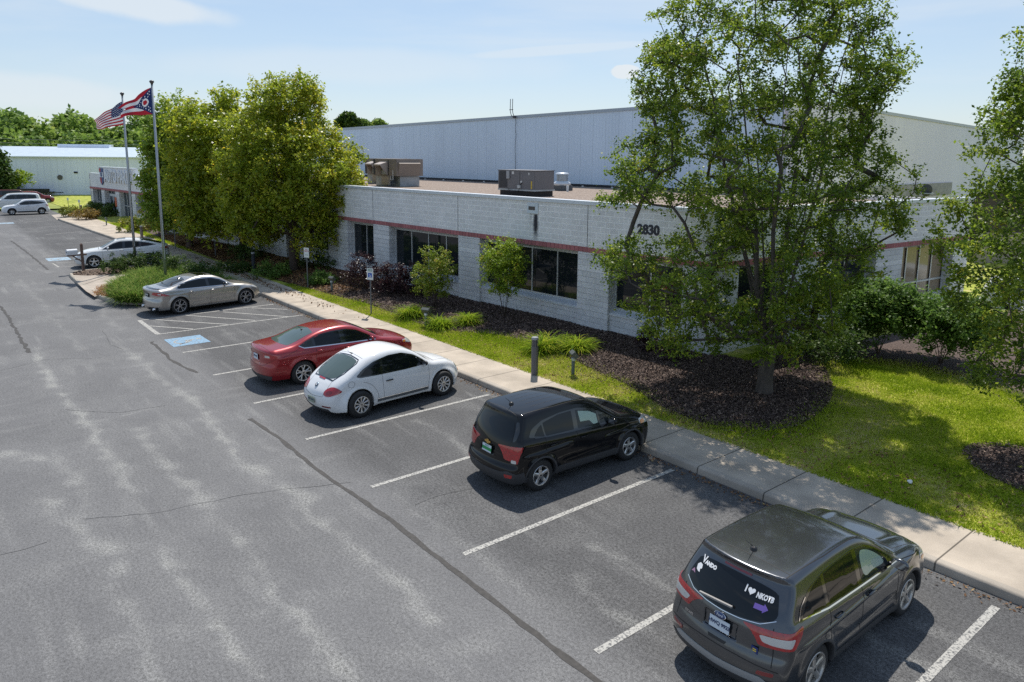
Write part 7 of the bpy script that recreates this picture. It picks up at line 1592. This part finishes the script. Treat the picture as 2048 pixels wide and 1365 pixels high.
for k, (px, py, h, w, lb) in enumerate([(728,580,1.75,1.9,'reddest purple leaved shrub behind the accessible sign'),(775,592,1.45,1.8,'middle purple leaved shrub below the window bay'),(822,596,1.5,1.6,'dark purple shrub beside the ragged green one')]):
    shrub('purple_shrub', px, py, h, w, 90, 60, .065, purp, lb, 'purple leaved shrubs', 34+k, low=.05)
shrub('purple_shrub', 1295, 712, .95, .85, 40, 50, .055, purp, 'small burgundy shrub at the foot of the wall by the big tree', 'purple leaved shrubs', 40, low=.02)
shrub('purple_shrub', 1345, 730, .8, 1.0, 35, 45, .055, purp, 'low dark burgundy shrub in the deep shade under the big tree', 'purple leaved shrubs', 41, low=.02)
vib = foliage_mat('viburnum_leaves', [(0,(.06,.12,.025)),(.5,(.13,.23,.04)),(1,(.25,.36,.08))], .5, .5, .3)
def xyd(px, py, D): P = at_depth(px, py, D); return float(P[0]), float(P[1])
shrub('viburnum', 0, 0, 2.3, 2.7, 200, 90, .10, vib, 'broad leafy shrub left of the two below the wing windows', 'big leafy shrubs before the wing', 42, xy=at(1755, 712, .3), low=.3)
shrub('viburnum', 0, 0, 2.1, 2.9, 200, 90, .10, vib, 'broad leafy shrub right of the two, beside the right hand tree', 'big leafy shrubs before the wing', 43, xy=at(1880, 732, .3), low=.25)
shrub('shrub', 0, 0, 1.3, 3.0, 80, 70, .09, dkgr, 'low dark shrub in the shade behind the big trunk', GS, 44, xy=at(1640, 722, .3), low=.0)
# island planting
shrub('box_shrub', 232, 543, .95, 1.5, 60, 70, .07, dkgr, 'leftmost round green shrub beside the white hatchback', 'round shrubs on the island', 51, low=0)
shrub('box_shrub', 268, 536, 1.05, 1.4, 60, 70, .07, dkgr, 'round green shrub between the two flagpoles', 'round shrubs on the island', 52, low=0)
shrub('box_shrub', 304, 541, 1.15, 1.7, 70, 70, .07, dkgr, 'round green shrub beside the nearer flagpole', 'round shrubs on the island', 53, low=0)
for k, (px, py, h, w, m_, lb) in enumerate([(355,548,1.0,2.0,dkgr,'wide dark shrub behind the nearer flagpole'),(400,560,.9,2.0,dkgr,'spreading dark shrub behind the silver sedan roof')]): shrub('shrub', px, py, h, w, 60, 70, .08, m_, lb, 'spreading shrubs on the island', 54+k, low=0, zb=.14)
shrub('shrub', 318, 470, 2.9, 2.4, 110, 60, .14, foliage_mat('bronze_leaves', [(0,(0.098,0.109,0.023)),(.6,(0.195,0.186,0.046)),(1,(0.423,0.279,0.062))]), 'tall bronze green shrub left of the entrance trees', None, 57, low=.02, zb=.3)
yb = foliage_mat('yellow_shrub_leaves', [(0,(.13,.17,.02)),(.6,(.24,.26,.03)),(1,(.40,.34,.05))]); ob = foliage_mat('ochre_shrub_leaves', [(0,(.16,.12,.03)),(.6,(.30,.20,.05)),(1,(.42,.26,.07))])
for px, py, h, w, m_, lb in [(148,430,.9,2.6,yb,'bright yellow shrub left of the shop path'),(172,437,.8,2.6,ob,'ochre shrub beside the shop path'),(272,461,1.0,2.8,yb,'yellow shrub behind the flagpoles'),(292,456,1.0,2.2,yb,'second yellow shrub nearer the bronze shrub'),(205,429,1.3,2.8,dkgr,'dark shrub below the shop sign'),(224,432,1.2,2.8,dkgr,'dark shrub below the shop door'),(190,426,1.1,2.2,dkgr,'dark shrub at the shop corner')]:
    shrub('shrub', px, py, h, w, 45, 45, .16, m_, lb, 'shrubs along the shop front', int(px), low=0, zb=.2)
for px, py, h, w, lb in [(545,552,.8,2.2,'feathery green shrub beside the shaded bollard'),(470,540,.6,2.2,'low green shrub in the leaf litter under the trees'),(640,567,.6,1.6,'small green clump near the purple shrubs'),(500,520,1.0,2.5,'dark shrub under the middle tree'),(650,540,.8,2.4,'dark shrub against the wall behind the trunk')]:
    shrub('shrub', px, py, h, w, 50, 55, .09, dkgr if py < 545 else vib, lb, 'low shrubs under the entrance trees', int(px)+1, low=0)

# arching strap leaves
def blades(name, centres, per, length, droop, width, m, rng, parent=None, segs=4, spread=.8, jitter=.12):
    n = len(centres)*per; C = np.repeat(np.array(centres), per, axis=0)+np.concatenate([rng.normal(size=(n, 2))*jitter, np.zeros((n, 1))], 1)
    a = rng.uniform(0, 2*PI, n); el = PI/2-np.abs(rng.normal(size=n))*spread*.6-.08; L_ = length*(.6+.6*rng.random(n)); V = np.zeros((n, segs+1, 2, 3)); pos = C.copy(); dirx = np.stack([np.cos(a), np.sin(a)], 1); sx = np.stack([-np.sin(a), np.cos(a), np.zeros(n)], 1)
    for s in range(segs+1):
        w = width*(1-(s/segs)**2)*.5+.0015; V[:, s, 0] = pos-sx*w; V[:, s, 1] = pos+sx*w
        st = L_/segs; e = el-droop*(s+.5)/segs; pos = pos+np.concatenate([dirx*(np.cos(e)*st)[:, None], (np.sin(e)*st)[:, None]], 1)
    V = V.reshape(-1, 3); k = (np.arange(n)*(segs+1)*2)[:, None]; F = np.concatenate([k+np.array([[2*s, 2*s+1, 2*s+3, 2*s+2]]) for s in range(segs)], 0)
    return np_mesh(name, V, F, m, parent, True, {'rnd': ('FACE', np.tile(rng.random(n), segs))})
lily = foliage_mat('daylily_leaves', [(0,(.10,.19,.012)),(.4,(.22,.35,.015)),(.8,(.38,.48,.02)),(1,(.52,.46,.06))], .75, .45, .1)
def clump(px, py, r_, length, label, seed, n=7, per=90, m=lily, grp='daylily clumps in the mulch bed', zb=None):
    x, y = at(px, py, .22); z = float(gz(x, y)) if zb is None else zb; rng = np.random.default_rng(seed); o = tag(empty('daylily', (x, y, z)), label, 'daylily', grp)
    cs = [(rng.normal()*r_*.4, rng.normal()*r_*.4, 0) for _ in range(n)]; blades('leaves', cs, per, length, 1.7, .022, m, rng, o, jitter=.08, spread=.9)
for px, py, r_, l_, lb in [(822,634,.45,.85,'big yellow green daylily clump left of the small floodlight'),(880,656,.45,.75,'daylily clump right of the small floodlight'),(936,650,.35,.7,'lone daylily clump left of the tall shrub'),(1092,703,.5,.9,'tallest daylily clump right behind the dark bollard'),(1148,705,.45,.8,'daylily clump behind the olive floodlight')]: clump(px, py, r_, l_, lb, int(px))
isg = foliage_mat('iris_leaves', [(0,(.06,.12,.02)),(.4,(.12,.22,.03)),(.8,(.22,.32,.05)),(1,(.40,.38,.12))], .75, .4, .1)
rng = np.random.default_rng(77)
poly = [at(px, py, .15) for px, py in [(240,603),(226,590),(232,575),(262,560),(300,552),(360,552),(420,556),(480,572),(500,584),(470,585),(300,585),(285,606)]]
pa = np.array(poly); cs = []
while len(cs) < 520:
    p = (rng.uniform(pa[:,0].min(), pa[:,0].max()), rng.uniform(pa[:,1].min(), pa[:,1].max()))
    if inside(np.array([p[0]]), np.array([p[1]]), poly)[0] and p[1] < 11.2 and p[0] < -33.2: cs.append((p[0], p[1], .14))
igr = blades('island_grass', cs, 48, .8, 1.3, .03, isg, rng, segs=3, jitter=.10); tag(igr, 'mass of tall strap leaved grass filling the island behind the silver sedan', kind='stuff')
bz = foliage_mat('dry_ground_leaves', [(0,(.22,.10,.04)),(.6,(.40,.20,.08)),(1,(.5,.32,.16))])
og = []
while len(og) < 60: 
    p = at(rng.uniform(196, 246), rng.uniform(572, 592), .14)
    og.append((p[0], p[1], .14))
tag(blades('dry_groundcover', og, 40, .16, 1.4, .03, bz, rng, segs=2), 'rusty orange dead groundcover on the island', kind='stuff')

# lawn blades, mulch chips, fallen leaves
bed_np = [tuple(p) for p in bed_poly]
def scatter(n, x0, x1, y0, y1, want_bed, rng, bias=True):
    out = []; tot = 0
    while tot < n:
        k = n*2; x = rng.uniform(x0, x1, k); y = rng.uniform(y0, y1, k); ins = inside(x, y, bed_np)
        ok = ins if want_bed else ~ins
        ok &= ~(((x-rx)/1.45)**2+((y-ry)/1.05)**2 < 1) if not want_bed else True
        out.append(np.stack([x[ok], y[ok]], 1)); tot += ok.sum()
    return np.concatenate(out)[:n]
gm_ = foliage_mat('lawn_blades', [(0,(.13,.22,.012)),(.35,(.28,.39,.02)),(.65,(.43,.50,.04)),(.85,(.55,.52,.13)),(1,(.62,.50,.30))], .8, .45, .1)
rng = np.random.default_rng(5)
def grass(name, P, hgt, wid, label, m=gm_, zf=gz, patch=True):
    n = len(P); a = rng.uniform(0, 2*PI, n); pv = vnoise(P[:,0], P[:,1], .7, 21)*.6+vnoise(P[:,0], P[:,1], 2.1, 22)*.4
    h = hgt*(.4+.8*rng.random(n))*(.55+.9*pv); z = zf(P[:,0], P[:,1]); b = np.stack([P[:,0], P[:,1], z], 1); s = np.stack([np.cos(a), np.sin(a), np.zeros(n)], 1)*wid/2
    lean = np.stack([rng.normal(size=n)*.6, rng.normal(size=n)*.6, np.ones(n)], 1); tip = b+lean*h[:, None]; V = np.stack([b-s, b+s, tip], 1).reshape(-1, 3)
    o = np_mesh(name, V, np.arange(n*3).reshape(n, 3), m, None, False, {'rnd': ('FACE', np.clip(rng.random(n)*.55+(1-pv)*.75-.1, 0, 1))}); return tag(o, label, kind='stuff')
grass('lawn_grass', scatter(190000, -12.5, 6.5, 13.47, 23.5, False, rng), .06, .022, 'short green and straw coloured grass of the front lawn')
grass('lawn_grass', scatter(60000, -34, -12.5, 13.47, 15.6, False, rng), .06, .024, 'strip of grass between the walk and the mulch')
grass('lawn_grass', scatter(22000, -75, -50, 13.47, 17, False, rng), .09, .05, 'grass before the shop')
chip_m = foliage_mat('bark_chips', [(0,(.032,.022,.019)),(.55,(.10,.068,.056)),(.88,(.19,.13,.105)),(1,(.36,.27,.21))], .85, 0.0)
def chips(name, P, sz, m, label, lift=.045, zf=gz):
    n = len(P); N_ = rng.normal(size=(n, 3))*.55; N_[:, 2] += 1; N_ /= np.linalg.norm(N_, axis=1)[:, None]; C = np.stack([P[:,0], P[:,1], zf(P[:,0], P[:,1])+lift+rng.random(n)*.02], 1); L_ = sz*(.5+rng.random(n))
    return tag(leaf_mesh(name, C, N_, L_, L_*.5, m, None, rng=rng), label, kind='stuff')
chips('mulch_chips', scatter(60000, -16, 3, 13.6, 20, True, rng), .06, chip_m, 'dark shredded bark under the big tree'); chips('mulch_chips', scatter(42000, -31, -16, 13.6, 18.6, True, rng), .07, chip_m, 'dark shredded bark before the windows')
ed = np.array(bed); k = rng.integers(0, len(ed), 9000); P = ed[k]+rng.normal(size=(9000, 2))*.22; P = P[(P[:,0] > -34) & (P[:,0] < 4) & (P[:,1] > 13.5)]; chips('mulch_chips', P, .05, chip_m, 'stray bark chips along the edge of the bed', .02)
k = rng.integers(0, len(ed), 14000); P = ed[k]+rng.normal(size=(14000, 2))*.20; P = P[(P[:,0] > -32) & (P[:,0] < 4)]; grass('lawn_grass', P, .08, .024, 'ragged grass growing over the bed edge', zf=lambda x, y: gz(x, y)+.02)
P = np.stack([rng.uniform(-33, 5, 5200), 13.44+np.abs(rng.normal(size=5200))*.04-.05], 1); grass('lawn_grass', P, .07, .022, 'grass creeping over the walk edge')
k = 5000; an = rng.uniform(0, 2*PI, k); rr = np.sqrt(rng.random(k)); chips('mulch_chips', np.stack([rx+1.6*rr*np.cos(an), ry+1.2*rr*np.sin(an)], 1), .06, chip_m, 'dark bark ring under the right hand tree')
brn = foliage_mat('fallen_leaves', [(0,(.06,.03,.015)),(.5,(.18,.09,.04)),(.85,(.32,.18,.08)),(1,(.45,.32,.12))], .8, 0.1)
chips('fallen_leaves', scatter(26000, -60, -30, 13.55, 17.5, True, rng), .11, brn, 'brown fallen leaves over the mulch under the yellowing trees')
P = np.stack([rng.normal(-38, 5, 900), 12.6+.55*rng.random(900)], 1); chips('fallen_leaves', P, .09, brn, 'fallen leaves on the walk', .01)
n_ = 2200; px_ = rng.uniform(-32, 2, n_); P = np.stack([px_, YK-.05-np.abs(rng.normal(size=n_))*.12], 1); chips('gutter_leaves', P, .05, brn, 'leaf litter along the foot of the kerb', .006, zf=lambda x, y: np.zeros(len(x)))
P = scatter(2500, -31, 3, 13.5, 15.5, False, rng); chips('fallen_leaves', P, .06, brn, 'scattered dry leaves on the lawn edge', .03)
isc = np.array([p for p in inn[:, :2]]); q = []
while len(q) < 5000:
    x = rng.uniform(-45, -33, 4000); y = rng.uniform(5.6, 11, 4000); ok = inside(x, y, [tuple(p) for p in isc]) & ~inside(x, y, pad); q += list(zip(x[ok], y[ok]))
chips('island_mulch_chips', np.array(q[:5000]), .10, foliage_mat('dry_chips', [(0,(.05,.035,.03)),(.6,(.16,.11,.08)),(1,(.34,.25,.18))], .8, 0), 'dry bark mulch on the island', .01, zf=lambda x, y: np.full(len(x), .135))

# the wood behind the shed
def wood(name, specs, label, seed, m, lsz, per):
    rng = np.random.default_rng(seed); C = []; 
    for (px, py, D, r_) in specs:
        c = at_depth(px, py, D); k = per; q = rng.normal(size=(k, 3)); q /= np.linalg.norm(q, axis=1)[:, None]
        lump = np.array([noise.noise(Vector(v*2.3)+Vector((px, py, 0))) for v in q]); q *= (r_*(.62+.38*rng.random(k)+.42*lump))[:, None]; q[:, 2] *= 1.05; C.append(c+q)
    C = np.concatenate(C); N_ = rng.normal(size=C.shape); N_[:, 2] += 1.3; N_ /= np.linalg.norm(N_, axis=1)[:, None]; L_ = lsz*(.6+.8*rng.random(len(C)))
    return leaf_mesh(name, C, N_, L_, L_*.7, m, None, np.clip(rng.random(len(C))*.5+np.repeat(rng.random(len(specs)), per)*.5, 0, 1), rng=rng)
wl_ = foliage_mat('wood_leaves', [(0,(.10,.18,.04)),(.4,(.20,.31,.06)),(.8,(.31,.42,.08)),(1,(.42,.46,.11))], .6, .45)
rng = np.random.default_rng(9); sp2 = []
prof = [(-60,235),(0,222),(25,232),(60,240),(95,262),(120,246),(150,224),(165,236),(195,262),(230,262),(262,262),(290,225),(330,245),(380,260),(450,250),(520,262)]
for px in np.arange(-80, 520, 15):
    top = np.interp(px, [p[0] for p in prof], [p[1] for p in prof])+rng.uniform(-3, 7); D = rng.uniform(150, 185); r_ = rng.uniform(2.4, 4.2); rp = r_/D*FPX
    sp2.append((px, top+rp*.8, D, r_)); sp2.append((px+rng.uniform(-8, 8), top+rp*2.0, D-8, r_*1.15)); sp2.append((px+rng.uniform(-8, 8), top+rp*3.2, D-14, r_*1.25))
tag(wood('far_woodland', sp2, '', 61, wl_, 1.05, 620), 'far wood of mixed green trees beyond the metal shed', kind='stuff')
def far_tree(px, py, D, r_, m_, label, seed, lsz=.8, n=2):
    b = at_depth(px, py, D); r = tag(empty('far_tree', (b[0], b[1], 0)), label, 'tree', 'distant trees over the roofs'); rg = np.random.default_rng(seed)
    k = int(1500); C = []
    for (dx, dz, q) in [(0,0,1),(-.7,-.3,.75),(.7,-.35,.75),(.1,-.9,.9)]:
        rt = np.array([MROT[0][0], MROT[0][1], 0]); v = rg.normal(size=(k, 3)); v /= np.linalg.norm(v, axis=1)[:, None]; v *= (r_*q*(.6+.4*rg.random(k)))[:, None]; C.append(np.array([0, 0, b[2]-.0])+rt*dx*r_+np.array([0, 0, dz*r_])+v)
    C = np.concatenate(C); N_ = rg.normal(size=C.shape); N_[:, 2] += 1.3; N_ /= np.linalg.norm(N_, axis=1)[:, None]; leaf_mesh('crown', C, N_, lsz*(.6+.8*rg.random(len(C))), lsz*.6*np.ones(len(C)), m_, r, rng=rg)
    MB().tube([(0,0,0),(0,0,b[2]*.9)], [.35,.15], 8).build('trunk', bark2, r, True)
far_tree(697, 243, 120, 1.55, dkgr, 'dark dense tree crown over the warehouse roof edge', 71); far_tree(757, 253, 130, 1.3, wl_, 'light green tree top over the warehouse roof', 72); far_tree(727, 254, 128, 1.3, wl_, 'small green tree top between the two over the roof', 73)
# power lines over the wood
pw = tag(empty('power_lines', (0,0,0)), 'thin power lines strung across the far wood', 'power line')
for dy in (0, 8): 
    a, b = at_depth(-60, 276+dy, 135), at_depth(420, 282+dy, 135); MB().tube([tuple(a), tuple((a+b)/2-np.array([0,0,.3])), tuple(b)], .035, 4).build('wire', mat('wire', (.25,.25,.25), .5), pw)
print('static', round(time.time()-T0, 1))
for fn in (grey_suv, black_suv, beetle, red_sedan, silver_sedan, white_hatch, far_cars): fn()
print('built', round(time.time()-T0, 1), 'objects', len(scene.objects))
